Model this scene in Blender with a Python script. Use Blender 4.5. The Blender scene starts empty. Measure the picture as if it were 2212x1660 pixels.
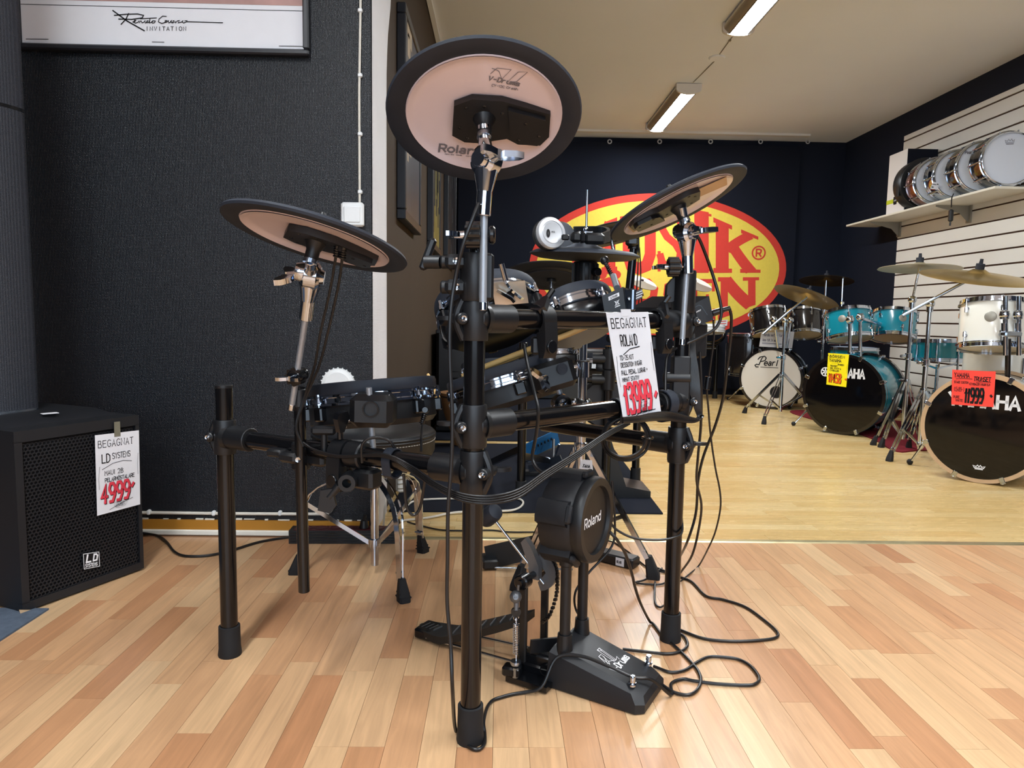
import bpy, math, random
from mathutils import Vector, Matrix
random.seed(7)
S = bpy.context.scene
COL = S.collection
# ------------------------------------------------------------------ camera
FPX, TILT, YAW, ROLL, CAMZ = 1520.0, math.radians(5.49), math.radians(1.15), 0.016, 0.8
_rz = Matrix.Rotation(-YAW, 3, 'Z')
_F = _rz @ Vector((0, math.cos(TILT), -math.sin(TILT)))
_R0 = _rz @ Vector((1, 0, 0)); _U0 = _rz @ Vector((0, math.sin(TILT), math.cos(TILT)))
_R = math.cos(ROLL)*_R0 + math.sin(ROLL)*_U0
_U = math.cos(ROLL)*_U0 - math.sin(ROLL)*_R0
EYE = Vector((0, 0, CAMZ))
cd = bpy.data.cameras.new('camera'); cam = bpy.data.objects.new('camera', cd); COL.objects.link(cam)
cd.sensor_fit = 'HORIZONTAL'; cd.sensor_width = 36; cd.lens = 36*FPX/2212; cd.clip_start = .02
m3 = Matrix((_R, _U, -_F)).transposed()
cam.matrix_world = Matrix.Translation(EYE) @ m3.to_4x4()
S.camera = cam
# ------------------------------------------------------------------ world, lights, exposure
w = bpy.data.worlds.new('world'); S.world = w; w.use_nodes = True
w.node_tree.nodes['Background'].inputs[0].default_value = (.55, .68, .9, 1)
w.node_tree.nodes['Background'].inputs[1].default_value = .6
CEIL = 2.655; XL, XR, YB, YW = -.455, 3.586, 7.46, 2.5
NX0, NX1, NY0 = -2.7, 3.586, -3.4          # the near part of the shop, behind and beside the camera
LAMPS = [(1.475, 6.31), (1.475, 4.0), (1.475, -.6), (-.75, .35), (-.75, -1.9), (1.475, 1.25)]   # ceiling lamps (centre x, y)
def area(name, loc, sx, sy, power, color, rot):
    l = bpy.data.lights.new(name, 'AREA'); l.shape = 'RECTANGLE'; l.size = sx; l.size_y = sy
    l.energy = power; l.color = color
    o = bpy.data.objects.new(name, l); COL.objects.link(o); o.location = loc; o.rotation_euler = rot
    return o
for i, (x, y) in enumerate(LAMPS):
    pw = (24, 24, 21, 23, 19, 19)[i]
    area('tube_light', (x, y, CEIL-.088), .11, 1.12, pw, (.95, .98, 1) if i < 2 else (.89, .95, 1), (0, 0, 0))
area('window_daylight', (.4, NY0+.06, 1.45), 4.2, 1.5, 85, (.66, .82, 1.0), (math.radians(90), 0, 0))
S.view_settings.view_transform = 'Standard'; S.view_settings.look = 'None'
S.view_settings.exposure = 0.1; S.view_settings.gamma = 1; S.view_settings.use_curve_mapping = False

# ------------------------------------------------------------------ helpers
def ray(u, v): return _F + (u-1106)/FPX*_R - (v-830)/FPX*_U
def P(u, v, Y):                       # the point at depth Y seen at a pixel of the photograph
    r = ray(u, v); return EYE + r*(Y/r.y)
def G(u, v, z=0.0):                   # the point on a horizontal plane
    r = ray(u, v); return EYE + r*((z-CAMZ)/r.z)
def PXX(u, v, X):
    r = ray(u, v); return EYE + r*(X/r.x)
def disc_frame(c, ang, ratio, up=True):
    """frame of a round plate at c whose outline has its long axis turned by ang (deg, down to the right) and this
    short/long ratio; up: the underside is seen"""
    v = (EYE-c).normalized()
    r = (_R-_R.dot(v)*v).normalized(); u = v.cross(r)
    a = math.radians(ang)
    major = r*math.cos(a)-u*math.sin(a); minor = u*math.cos(a)+r*math.sin(a)
    n = minor*math.sqrt(1-ratio*ratio)+v*(-ratio if up else ratio)
    x = major; y = n.cross(x)
    return frame(c, x, y, n)
def frame(c, x, y, z):
    m = Matrix((x, y, z)).transposed().to_4x4(); m.translation = c; return m
def axis_frame(c, z, xhint=Vector((1, 0, 0))):
    z = Vector(z).normalized(); x = Vector(xhint); x = x-x.dot(z)*z
    if x.length < 1e-4: x = Vector((0, 1, 0)); x = x-x.dot(z)*z
    x.normalize(); return frame(Vector(c), x, z.cross(x), z)
def V(*a): return Vector(a)
def lin(c): return tuple(((x/255)/12.92 if x <= 10 else (((x/255)+.055)/1.055)**2.4) for x in c)
def smooth(pts, n=6, closed=False):
    pts = [Vector(p) for p in pts]; out = []
    N = len(pts)
    for i in range(N if closed else N-1):
        p0 = pts[(i-1) % N] if (closed or i > 0) else pts[0]*2-pts[1]
        p1 = pts[i]; p2 = pts[(i+1) % N]
        p3 = pts[(i+2) % N] if (closed or i+2 < N) else pts[-1]*2-pts[-2]
        for k in range(n):
            t = k/n
            out.append(.5*((2*p1)+(p2-p0)*t+(2*p0-5*p1+4*p2-p3)*t*t+(3*p1-p0-3*p2+p3)*t**3))
    if not closed: out.append(pts[-1])
    return out
class MB:
    """collects shapes; build() links them as one mesh object"""
    def __init__(s, M=None): s.v = []; s.f = []; s.M = M or Matrix.Identity(4)
    def add(s, vs, fs):
        b = len(s.v); s.v += [s.M @ Vector(p) for p in vs]; s.f += [tuple(b+i for i in f) for f in fs]; return s
    def box(s, c, d, rot=None, bev=0):
        c = Vector(c); x, y, z = d[0]/2, d[1]/2, d[2]/2
        if bev <= 0:
            vs = [V(i*x, j*y, k*z) for i in (-1, 1) for j in (-1, 1) for k in (-1, 1)]
            fs = [(0, 1, 3, 2), (4, 6, 7, 5), (0, 4, 5, 1), (2, 3, 7, 6), (0, 2, 6, 4), (1, 5, 7, 3)]
        else:
            b = min(bev, x*.95, y*.95, z*.95); vs = []; fs = []
            rings = []
            for zz, ins in ((-z, b), (-z+b, 0), (z-b, 0), (z, b)):
                xx, yy = x-ins, y-ins; bb = b if ins == 0 else b*.5
                ring = [(xx-bb, -yy), (xx, -yy+bb), (xx, yy-bb), (xx-bb, yy), (-xx+bb, yy), (-xx, yy-bb), (-xx, -yy+bb), (-xx+bb, -yy)]
                rings.append(len(vs)); vs += [V(a, e, zz) for a, e in ring]
            for k in range(3):
                for i in range(8): fs.append((rings[k]+i, rings[k]+(i+1) % 8, rings[k+1]+(i+1) % 8, rings[k+1]+i))
            fs.append(tuple(range(7, -1, -1))); fs.append(tuple(range(rings[3], rings[3]+8)))
        if rot is not None: vs = [rot @ p for p in vs]
        return s.add([p+c for p in vs], fs)
    def cyl(s, a, b, r, r2=None, n=16, caps=True, bev=0):
        a, b = Vector(a), Vector(b); r2 = r if r2 is None else r2
        L = (b-a).length
        prof = [(r, 0), (r2, L)]
        if bev: prof = [(r-bev, 0), (r, bev), (r2, L-bev), (r2-bev, L)]
        if caps: prof = [(0, 0)]+prof+[(0, L)]
        return s.lathe(prof, a, b-a, n)
    def lathe(s, prof, c=(0, 0, 0), axis=(0, 0, 1), n=24, a0=0, a1=2*math.pi):
        c = Vector(c); fr = axis_frame(c, axis); vs = []; fs = []; full = abs(a1-a0-2*math.pi) < 1e-6
        m = n if full else n+1; idx = []
        for r, z in prof:
            if r < 1e-7: idx.append([len(vs)]); vs.append(fr @ V(0, 0, z))
            else:
                idx.append([len(vs)+i for i in range(m)])
                for i in range(m):
                    t = a0+(a1-a0)*i/n; vs.append(fr @ V(r*math.cos(t), r*math.sin(t), z))
        for p, q in zip(idx, idx[1:]):
            for i in range(n):
                j = (i+1) % m if full else i+1
                if len(p) == 1 and len(q) == 1: continue
                if len(p) == 1: fs.append((p[0], q[j], q[i]))
                elif len(q) == 1: fs.append((p[i], p[j], q[0]))
                else: fs.append((p[i], p[j], q[j], q[i]))
        return s.add(vs, fs)
    def tube(s, pts, r, n=8, closed=False, caps=True, flat=None, up=None):
        pts = [Vector(p) for p in pts]; N = len(pts); vs = []; fs = []
        prev = None
        for i, p in enumerate(pts):
            if closed: d = pts[(i+1) % N]-pts[i-1]
            else: d = pts[min(i+1, N-1)]-pts[max(i-1, 0)]
            d = d.normalized() if d.length > 1e-9 else V(0, 0, 1)
            if prev is None:
                h = Vector(up) if up is not None else (V(0, 0, 1) if abs(d.z) < .9 else V(1, 0, 0))
            else: h = prev
            x = (h-h.dot(d)*d); x = x.normalized() if x.length > 1e-6 else d.orthogonal().normalized()
            prev = x; y = d.cross(x)
            rr = r[i] if isinstance(r, (list, tuple)) else r
            for k in range(n):
                t = 2*math.pi*(k+.5)/n
                if flat: vs.append(p+x*(math.cos(t)*flat[0]*1.414)+y*(math.sin(t)*flat[1]*1.414))
                else: vs.append(p+(x*math.cos(t)+y*math.sin(t))*rr)
        for i in range(N if closed else N-1):
            for k in range(n):
                a, b = i*n, ((i+1) % N)*n
                fs.append((a+k, a+(k+1) % n, b+(k+1) % n, b+k))
        if caps and not closed: fs += [tuple(range(n-1, -1, -1)), tuple(range((N-1)*n, N*n))]
        return s.add(vs, fs)
    def bar(s, pts, w, t, up=None): return s.tube(pts, 1, 4, flat=(w/2, t/2), up=up)
    def prism(s, poly, z0, z1, M=None, scale_top=1.0):
        n = len(poly); M = M or Matrix.Identity(4)
        cx = sum(p[0] for p in poly)/n; cy = sum(p[1] for p in poly)/n
        vs = [M @ V(x, y, z0) for x, y in poly]+[M @ V(cx+(x-cx)*scale_top, cy+(y-cy)*scale_top, z1) for x, y in poly]
        fs = [tuple(range(n-1, -1, -1)), tuple(range(n, 2*n))]+[(i, (i+1) % n, n+(i+1) % n, n+i) for i in range(n)]
        return s.add(vs, fs)
    def ball(s, c, r, n=12, sz=1.0):
        k = n//2
        return s.lathe([(r*math.sin(math.pi*i/k), -r*sz*math.cos(math.pi*i/k)) for i in range(k+1)], c, (0, 0, 1), n)
    def torus(s, c, axis, R, r, n=32, m=8):
        fr = axis_frame(c, axis)
        return s.tube([fr @ V(R*math.cos(2*math.pi*i/n), R*math.sin(2*math.pi*i/n), 0) for i in range(n)], r, m, closed=True, up=axis)
    def build(s, name, mat, parent=None, ang=38, kind=None, label=None):
        me = bpy.data.meshes.new(name); off = ORG.get(parent.name, V(0, 0, 0)) if parent else V(0, 0, 0)
        me.from_pydata([tuple(p-off) for p in s.v], [], s.f); me.update()
        me.shade_smooth(); me.set_sharp_from_angle(angle=math.radians(ang))
        o = bpy.data.objects.new(name, me); COL.objects.link(o); me.materials.append(MAT[mat])
        if parent: o.parent = parent; ORG[o.name] = off
        else: ORG[o.name] = V(0, 0, 0)
        if kind: o['kind'] = kind
        if label: o['label'] = label
        return o
ORG = {}
def thing(name, label, cat, loc, group=None):
    o = bpy.data.objects.new(name, None); COL.objects.link(o); o.location = loc; o.empty_display_size = .05
    o['label'] = label; o['category'] = cat
    if group: o['group'] = group
    ORG[o.name] = Vector(loc); return o
def tag(o, label, cat, group=None):
    o['label'] = label; o['category'] = cat
    if group: o['group'] = group
    # put the origin at the mesh's own base
    me = o.data; xs = [v.co for v in me.vertices]
    c = V((min(p.x for p in xs)+max(p.x for p in xs))/2, (min(p.y for p in xs)+max(p.y for p in xs))/2, min(p.z for p in xs))
    me.transform(Matrix.Translation(-c)); o.location = c; ORG[o.name] = c
    return o
def struct(o): o['kind'] = 'structure'; return o

# ------------------------------------------------------------------ materials
MAT = {}
def node(nt, t, **k):
    n = nt.nodes.new(t)
    for a, b in k.items(): setattr(n, a, b)
    return n
def mat(name, rgb, rough=.5, metal=0., spec=.5, var=.06, vs=8., bump=0., bs=60., bd=.002, coat=0., emit=None, estr=0., rvar=.08, sheen=0.):
    m = bpy.data.materials.new(name); m.use_nodes = True; nt = m.node_tree; b = nt.nodes['Principled BSDF']
    c = lin(rgb)
    tc = node(nt, 'ShaderNodeTexCoord'); no = node(nt, 'ShaderNodeTexNoise'); no.inputs['Scale'].default_value = vs; no.inputs['Detail'].default_value = 4
    nt.links.new(tc.outputs['Object'], no.inputs['Vector'])
    mx = node(nt, 'ShaderNodeMix', data_type='RGBA')
    mx.inputs['A'].default_value = tuple(x*(1-var) for x in c)+(1,); mx.inputs['B'].default_value = tuple(min(1, x*(1+var)+var*.004) for x in c)+(1,)
    nt.links.new(no.outputs['Fac'], mx.inputs['Factor']); nt.links.new(mx.outputs['Result'], b.inputs['Base Color'])
    mr = node(nt, 'ShaderNodeMapRange'); mr.inputs['To Min'].default_value = max(0.02, rough-rvar*rough); mr.inputs['To Max'].default_value = min(1, rough+rvar*rough)
    nt.links.new(no.outputs['Fac'], mr.inputs['Value']); nt.links.new(mr.outputs['Result'], b.inputs['Roughness'])
    b.inputs['Metallic'].default_value = metal; b.inputs['Specular IOR Level'].default_value = spec
    b.inputs['Coat Weight'].default_value = coat; b.inputs['Coat Roughness'].default_value = .08
    if sheen: b.inputs['Sheen Weight'].default_value = sheen
    if bump:
        n2 = node(nt, 'ShaderNodeTexNoise'); n2.inputs['Scale'].default_value = bs; n2.inputs['Detail'].default_value = 3
        nt.links.new(tc.outputs['Object'], n2.inputs['Vector'])
        bp = node(nt, 'ShaderNodeBump'); bp.inputs['Strength'].default_value = bump; bp.inputs['Distance'].default_value = bd
        nt.links.new(n2.outputs['Fac'], bp.inputs['Height']); nt.links.new(bp.outputs['Normal'], b.inputs['Normal'])
    if emit: b.inputs['Emission Color'].default_value = lin(emit)+(1,); b.inputs['Emission Strength'].default_value = estr
    MAT[name] = m; return m
mat('chrome', (200, 208, 220), .09, 1., var=.02)
mat('silver_paint', (206, 208, 212), .34, .35, var=.03)
mat('chrome_soft', (172, 182, 196), .24, 1., var=.04)
mat('steel_knurl', (160, 166, 174), .4, .6, var=.05, bump=.5, bs=900, bd=.0006)
mat('dark_chrome', (120, 112, 108), .16, 1., var=.05)
mat('mirror_plate', (214, 200, 180), .3, .85, var=.05, vs=3)
mat('black_tube', (10, 10, 12), .2, 0., .42, var=.1, coat=.15)
mat('black_plastic', (17, 18, 21), .42, 0., .5, var=.12, bump=.12, bs=700, bd=.0005)
mat('black_plastic_gloss', (13, 14, 17), .22, 0., .5, var=.1)
mat('dark_plastic', (24, 25, 29), .5, 0., .45, var=.12, bump=.1, bs=400, bd=.0005)
mat('black_rubber', (35, 40, 50), .62, 0., .4, var=.32, vs=14, bump=.15, bs=60, bd=.0006)
mat('rubber_foot', (27, 27, 29), .7, 0., .35, var=.2, vs=20)
mat('mesh_head', (74, 82, 92), .8, 0., .3, var=.05)
mat('pink_plastic', (226, 212, 218), .22, 0., .5, var=.05, vs=4, coat=.3)
mat('cable', (17, 17, 19), .38, 0., .5, var=.1)
mat('cable_white', (214, 208, 196), .5, 0., .4, var=.05)
mat('grey_alloy', (112, 114, 118), .45, .7, var=.06)
mat('white_plastic', (226, 228, 228), .4, 0., .45, var=.03)
mat('paper', (222, 222, 226), .8, 0., .2, var=.03, vs=20)
mat('paper_cool', (206, 208, 214), .8, 0., .2, var=.03, vs=20)
mat('paper_yellow', (252, 232, 20), .7, 0., .3, var=.02)
mat('paper_red', (255, 78, 66), .7, 0., .3, var=.02)
mat('ink_black', (18, 17, 20), .6, 0., .3, var=.05)
mat('ink_red', (214, 60, 76), .6, 0., .3, var=.05)
mat('ink_orange', (240, 100, 20), .6, 0., .3, var=.08)
mat('ink_white', (232, 232, 234), .5, 0., .3, var=.03)
mat('ink_grey', (120, 116, 122), .5, 0., .3, var=.03)
mat('ink_blue', (60, 66, 100), .6, 0., .3, var=.03)
mat('wood_stick', (214, 176, 112), .45, 0., .4, var=.15, vs=30)
mat('wood_hoop', (196, 164, 128), .5, 0., .4, var=.12, vs=12)
mat('basket_wood', (128, 92, 58), .6, 0., .3, var=.3, vs=25)
mat('seat_vinyl', (22, 23, 26), .38, 0., .5, var=.15, bump=.2, bs=300, bd=.0008)
mat('leather_side', (44, 38, 30), .5, 0., .4, var=.15, bump=.2, bs=300, bd=.0008)
mat('stitch', (200, 196, 188), .7)
mat('carpet_black', (30, 33, 42), .95, 0., .1, var=.25, vs=300, bump=.6, bs=900, bd=.002)
mat('carpet_grey', (84, 94, 108), .95, 0., .1, var=.3, vs=60, bump=.5, bs=500, bd=.002)
mat('rug_red', (112, 34, 42), .95, 0., .1, var=.2, vs=80, bump=.4, bs=500, bd=.002)
mat('teal_lacquer', (18, 132, 152), .2, 0., .5, var=.22, vs=5, coat=.7)
mat('white_lacquer', (232, 230, 220), .2, 0., .5, var=.03, coat=.6)
mat('black_lacquer', (20, 17, 18), .16, 0., .5, var=.2, coat=.6)
mat('head_black', (9, 8, 10), .06, 0., .5, var=.1)
mat('head_white', (212, 206, 196), .5, 0., .4, var=.03)
mat('head_coated', (206, 212, 224), .6, 0., .3, var=.02)
mat('head_clear', (186, 172, 142), .3, 0., .4, var=.06)
mat('brass', (206, 178, 116), .3, .95, var=.18, vs=10, bump=.25, bs=120, bd=.0006)
mat('brass_dark', (96, 78, 52), .33, .9, var=.25, vs=9, bump=.25, bs=120, bd=.0006)
mat('brass_pale', (196, 184, 152), .38, .75, var=.1, vs=9)
mat('felt_dark', (52, 54, 60), .95, 0., .1, var=.2)
mat('copper_shell', (150, 92, 68), .25, .8, var=.2)
mat('box_white', (232, 226, 222), .6, 0., .3, var=.03)
mat('box_green', (196, 204, 40), .6, 0., .3, var=.03)
mat('cloth_black', (19, 23, 35), .9, 0., .15, var=.12, vs=6, bump=.2, bs=400, bd=.001, sheen=.1)
mat('cloth_yellow', (226, 200, 84), .85, 0., .15, var=.07, vs=40, bump=.2, bs=500, bd=.001)
mat('cloth_red', (206, 66, 56), .85, 0., .15, var=.06, vs=40, bump=.2, bs=500, bd=.001)
mat('blue_pedal', (30, 108, 168), .4, .2, .5, var=.1)
mat('red_plastic', (70, 22, 26), .35, 0., .5, var=.15)
mat('tape', (116, 112, 96), .5, 0., .4, var=.2, vs=40)
mat('frame_black', (30, 32, 38), .4, 0., .5, var=.15)
mat('ceiling_paint', (228, 230, 234), .9, 0., .2, var=.05, vs=1.2, bump=.06, bs=30, bd=.004)
mat('wall_brown', (62, 50, 38), .8, 0., .25, var=.06, vs=2, bump=.1, bs=120, bd=.001)
mat('wall_dark', (17, 23, 38), .75, 0., .25, var=.08, vs=3, bump=.1, bs=150, bd=.001)
mat('wall_shop', (120, 120, 122), .85, 0., .2, var=.05, vs=2)
mat('wall_shop_dark', (40, 41, 46), .8, 0., .2, var=.08, vs=2)
mat('skirt_brown', (172, 118, 40), .45, 0., .4, var=.12, vs=14)
mat('skirt_white', (226, 222, 210), .55, 0., .35, var=.05, vs=14)
mat('slat_white', (224, 220, 212), .5, 0., .4, var=.02)
mat('slat_groove', (74, 50, 38), .7, 0., .2, var=.1)
mat('shelf_white', (228, 222, 206), .5, 0., .4, var=.03)
mat('bracket_grey', (150, 146, 136), .45, .4, .4, var=.05)
mat('lamp_white', (222, 218, 212), .5, 0., .4, var=.02)
mat('lamp_side', (176, 164, 146), .35, .3, .4, var=.04)
mat('lamp_glow', (255, 252, 244), .4, 0., .4, var=.01, emit=(246, 252, 255), estr=75.)
mat('threshold_metal', (196, 186, 146), .35, .8, .5, var=.3, vs=20)
mat('joint_dark', (150, 110, 80), .8, 0., .2, var=.1)
mat('print_pink', (176, 140, 134), .6, 0., .3, var=.35, vs=9)
mat('print_dark', (60, 62, 70), .35, 0., .45, var=.8, vs=18)
mat('print_olive', (120, 112, 60), .35, 0., .45, var=.6, vs=16)
mat('print_beige', (186, 168, 144), .35, 0., .45, var=.25, vs=9)
mat('glass_pane', (120, 130, 140), .05, 0., .6, var=.02)
def woven(name, rgb, scale, strength, dist, rough):
    """painted glass-fibre wallpaper: a woven relief of two crossed waves broken by noise"""
    m = bpy.data.materials.new(name); m.use_nodes = True; nt = m.node_tree; b = nt.nodes['Principled BSDF']
    tc = node(nt, 'ShaderNodeTexCoord')
    b.inputs['Roughness'].default_value = rough; b.inputs['Specular IOR Level'].default_value = .5
    n1 = node(nt, 'ShaderNodeTexNoise'); n1.inputs['Scale'].default_value = 3; nt.links.new(tc.outputs['Object'], n1.inputs['Vector'])
    mx = node(nt, 'ShaderNodeMix', data_type='RGBA'); c = lin(rgb)
    mx.inputs['A'].default_value = tuple(x*.88 for x in c)+(1,); mx.inputs['B'].default_value = tuple(x*1.12 for x in c)+(1,)
    nt.links.new(n1.outputs['Fac'], mx.inputs['Factor']); nt.links.new(mx.outputs['Result'], b.inputs['Base Color'])
    ws = []
    for d in ('X', 'Z'):
        wv = node(nt, 'ShaderNodeTexWave', bands_direction=d); wv.inputs['Scale'].default_value = scale; wv.inputs['Distortion'].default_value = 2.2
        wv.inputs['Detail'].default_value = 2; wv.inputs['Detail Scale'].default_value = 3
        nt.links.new(tc.outputs['Object'], wv.inputs['Vector']); ws.append(wv)
    mu = node(nt, 'ShaderNodeMath', operation='MULTIPLY'); nt.links.new(ws[0].outputs['Fac'], mu.inputs[0]); nt.links.new(ws[1].outputs['Fac'], mu.inputs[1])
    bp = node(nt, 'ShaderNodeBump'); bp.inputs['Strength'].default_value = strength; bp.inputs['Distance'].default_value = dist
    nt.links.new(mu.outputs[0], bp.inputs['Height']); nt.links.new(bp.outputs['Normal'], b.inputs['Normal']); MAT[name] = m
woven('wallpaper_black', (12, 16, 23), 62, .42, .003, .4)
woven('wallpaper_white', (226, 226, 230), 62, .5, .002, .7)
woven('speaker_fabric', (36, 39, 47), 95, .6, .002, .6)
def plank(name, cols, axis, rough, brick=None):
    """beech stave: tone by object, grain drawn out along its length; with brick=(length,width) the staves are in the texture (far floor)"""
    m = bpy.data.materials.new(name); m.use_nodes = True; nt = m.node_tree; b = nt.nodes['Principled BSDF']
    oi = node(nt, 'ShaderNodeObjectInfo'); geo = node(nt, 'ShaderNodeNewGeometry')
    mp = node(nt, 'ShaderNodeMapping'); mp.inputs['Scale'].default_value = (1.6, 26, 1) if axis == 'X' else (26, 1.6, 1)
    add = node(nt, 'ShaderNodeVectorMath', operation='ADD'); sc = node(nt, 'ShaderNodeMath', operation='MULTIPLY'); sc.inputs[1].default_value = 37.
    nt.links.new(oi.outputs['Random'], sc.inputs[0]); cmb = node(nt, 'ShaderNodeCombineXYZ')
    for k in range(3): nt.links.new(sc.outputs[0], cmb.inputs[k])
    nt.links.new(geo.outputs['Position'], add.inputs[0]); nt.links.new(cmb.outputs[0], add.inputs[1])
    nt.links.new(add.outputs[0], mp.inputs['Vector'])
    g = node(nt, 'ShaderNodeTexNoise'); g.inputs['Scale'].default_value = 2.2; g.inputs['Detail'].default_value = 6; g.inputs['Roughness'].default_value = .6; g.inputs['Distortion'].default_value = .9
    nt.links.new(mp.outputs[0], g.inputs['Vector'])
    rp = node(nt, 'ShaderNodeValToRGB'); el = rp.color_ramp.elements
    el[0].position = 0; el[0].color = lin(cols[0])+(1,); el[1].position = 1; el[1].color = lin(cols[-1])+(1,)
    for i, c in enumerate(cols[1:-1]): e = el.new((i+1)/(len(cols)-1)); e.color = lin(c)+(1,)
    if brick:
        bt = node(nt, 'ShaderNodeTexBrick'); bt.inputs['Scale'].default_value = 1.; bt.inputs['Brick Width'].default_value = brick[0]; bt.inputs['Row Height'].default_value = brick[1]
        bt.inputs['Mortar Size'].default_value = .0009; bt.inputs['Color1'].default_value = (0, 0, 0, 1); bt.inputs['Color2'].default_value = (1, 1, 1, 1); bt.inputs['Mortar'].default_value = (.12, .12, .12, 1)
        bt.offset = .37; bt.offset_frequency = 2; m2 = node(nt, 'ShaderNodeMapping')
        if axis == 'Y': m2.inputs['Rotation'].default_value = (0, 0, math.pi/2)
        nt.links.new(geo.outputs['Position'], m2.inputs['Vector']); nt.links.new(m2.outputs[0], bt.inputs['Vector'])
        nt.links.new(bt.outputs['Color'], rp.inputs['Fac'])
    else: nt.links.new(oi.outputs['Random'], rp.inputs['Fac'])
    mr = node(nt, 'ShaderNodeMapRange'); mr.inputs['From Min'].default_value = .3; mr.inputs['From Max'].default_value = .75; mr.inputs['To Min'].default_value = .8 if axis == 'Y' else .91; mr.inputs['To Max'].default_value = 1.12 if axis == 'Y' else 1.06
    nt.links.new(g.outputs['Fac'], mr.inputs['Value'])
    hs = node(nt, 'ShaderNodeHueSaturation'); nt.links.new(rp.outputs['Color'], hs.inputs['Color']); nt.links.new(mr.outputs['Result'], hs.inputs['Value'])
    nt.links.new(hs.outputs['Color'], b.inputs['Base Color'])
    b.inputs['Roughness'].default_value = rough; b.inputs['Specular IOR Level'].default_value = .45
    rr = node(nt, 'ShaderNodeMapRange'); rr.inputs['To Min'].default_value = rough*.8; rr.inputs['To Max'].default_value = rough*1.25
    nt.links.new(g.outputs['Fac'], rr.inputs['Value']); nt.links.new(rr.outputs['Result'], b.inputs['Roughness'])
    MAT[name] = m
BEECH = [(180, 128, 90), (188, 140, 101), (197, 153, 113), (204, 165, 124), (193, 147, 107), (210, 175, 134), (184, 134, 96)]
OAKY = [(200, 166, 108), (207, 176, 119), (213, 184, 129), (203, 171, 113), (216, 190, 138)]
plank('beech', BEECH, 'Y', .3); plank('beech_field', BEECH, 'Y', .3, (.37, .067))
plank('pale_oak', OAKY, 'X', .26); plank('pale_oak_field', OAKY, 'X', .26, (.45, .067))
# ------------------------------------------------------------------ stroke lettering
GL = dict(A='00 39 60|13 53', B='00 09 49 58 57 45 05|45 63 62 50 00', C='68 49 29 07 02 20 40 61', D='00 09 39 67 62 30 00', E='60 00 09 69|05 55',
 F='00 09 69|05 55', G='68 49 29 07 02 20 40 62 64 44', H='00 09|60 69|05 65', I='30 39', J='59 52 30 10 02', K='00 09|69 04|24 60', L='09 00 60',
 M='00 09 34 69 60', N='00 09 60 69', O='20 02 07 29 49 67 62 40 20', P='00 09 49 68 66 54 04', R='00 09 49 68 66 54 04|34 60',
 S='68 49 19 08 06 15 54 63 61 40 10 01', T='30 39|09 69', U='09 02 20 40 62 69', V='09 30 69', W='09 10 36 50 69', X='00 69|09 60', Y='09 35 69|35 30', Z='09 69 00 60',
 o='20 02 04 26 46 64 62 40 20', l='30 39', a='15 26 46 55 50|53 23 02 01 20 40 52', n='00 06|04 26 46 64 60', d='60 69|64 46 26 04 02 20 40 62',
 e='03 63 64 46 26 04 02 20 50', r='00 06|04 26 46', u='06 02 20 40 62|66 60', m='00 06|05 26 34 30|34 56 64 60', s='65 46 16 05 13 53 61 50 10 01', t='29 21 40 50|06 56',
 p='00 06|04 26 46 64 62 40 20 02', i='30 36|38 39', h='00 09|04 26 46 64 60', f='20 27 49 59|06 46', v='06 30 66', c='65 46 26 04 02 20 40 61')
GL.update({'0': GL['O'], '1': '16 39 30', '2': '07 19 49 67 65 00 60', '3': '08 19 49 67 45 25|45 63 61 50 10 01', '4': '40 49 03 63', '5': '69 09 05 45 63 61 50 10 01',
 '6': '58 29 06 02 20 40 62 64 45 15 03', '7': '09 69 20', '8': '25 07 19 49 67 45 25 03 01 10 50 61 63 45', '9': '10 40 63 67 49 19 07 06 24 44 65',
 '-': '14 54', '.': '30 31', '+': '15 55|33 37', '(': '59 36 33 50', ')': '19 36 33 10', '&': '60 17 29 37 02 10 30 63', '!': '39 33|30 31', '=': '03 63|06 66'})
def strokes(txt, x, y, h, cw, slant=0., track=1.):
    out = []
    for ch in txt:
        base = {'Ö': 'O', 'Å': 'A', 'ö': 'o', 'å': 'a'}.get(ch, ch)
        nar = base in 'Iil1.!'
        if nar: x -= cw*(.42 if base in 'li' else .26)
        if base in GL:
            gs = GL[base].split('|')
            for g in gs:
                out.append([(x+int(p[0])/6*cw+slant*int(p[1])/9*h, y+int(p[1])/9*h) for p in g.split()])
            if ch in 'Öö':
                yy = 1.2 if ch == 'Ö' else .9
                for q in (.3, .7): out.append([(x+q*cw+slant*h, y+yy*h), (x+(q+.06)*cw+slant*h, y+yy*h)])
            if ch in 'Åå':
                yy = 1.2 if ch == 'Å' else .95
                out.append([(x+.5*cw+slant*h, y+yy*h), (x+.56*cw+slant*h, y+(yy+.05)*h)])
            x += cw*1.35*track if not nar else cw*(.95 if base in 'li' else 1.1)*track
        else: x += cw*.9*track
    return out
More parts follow.
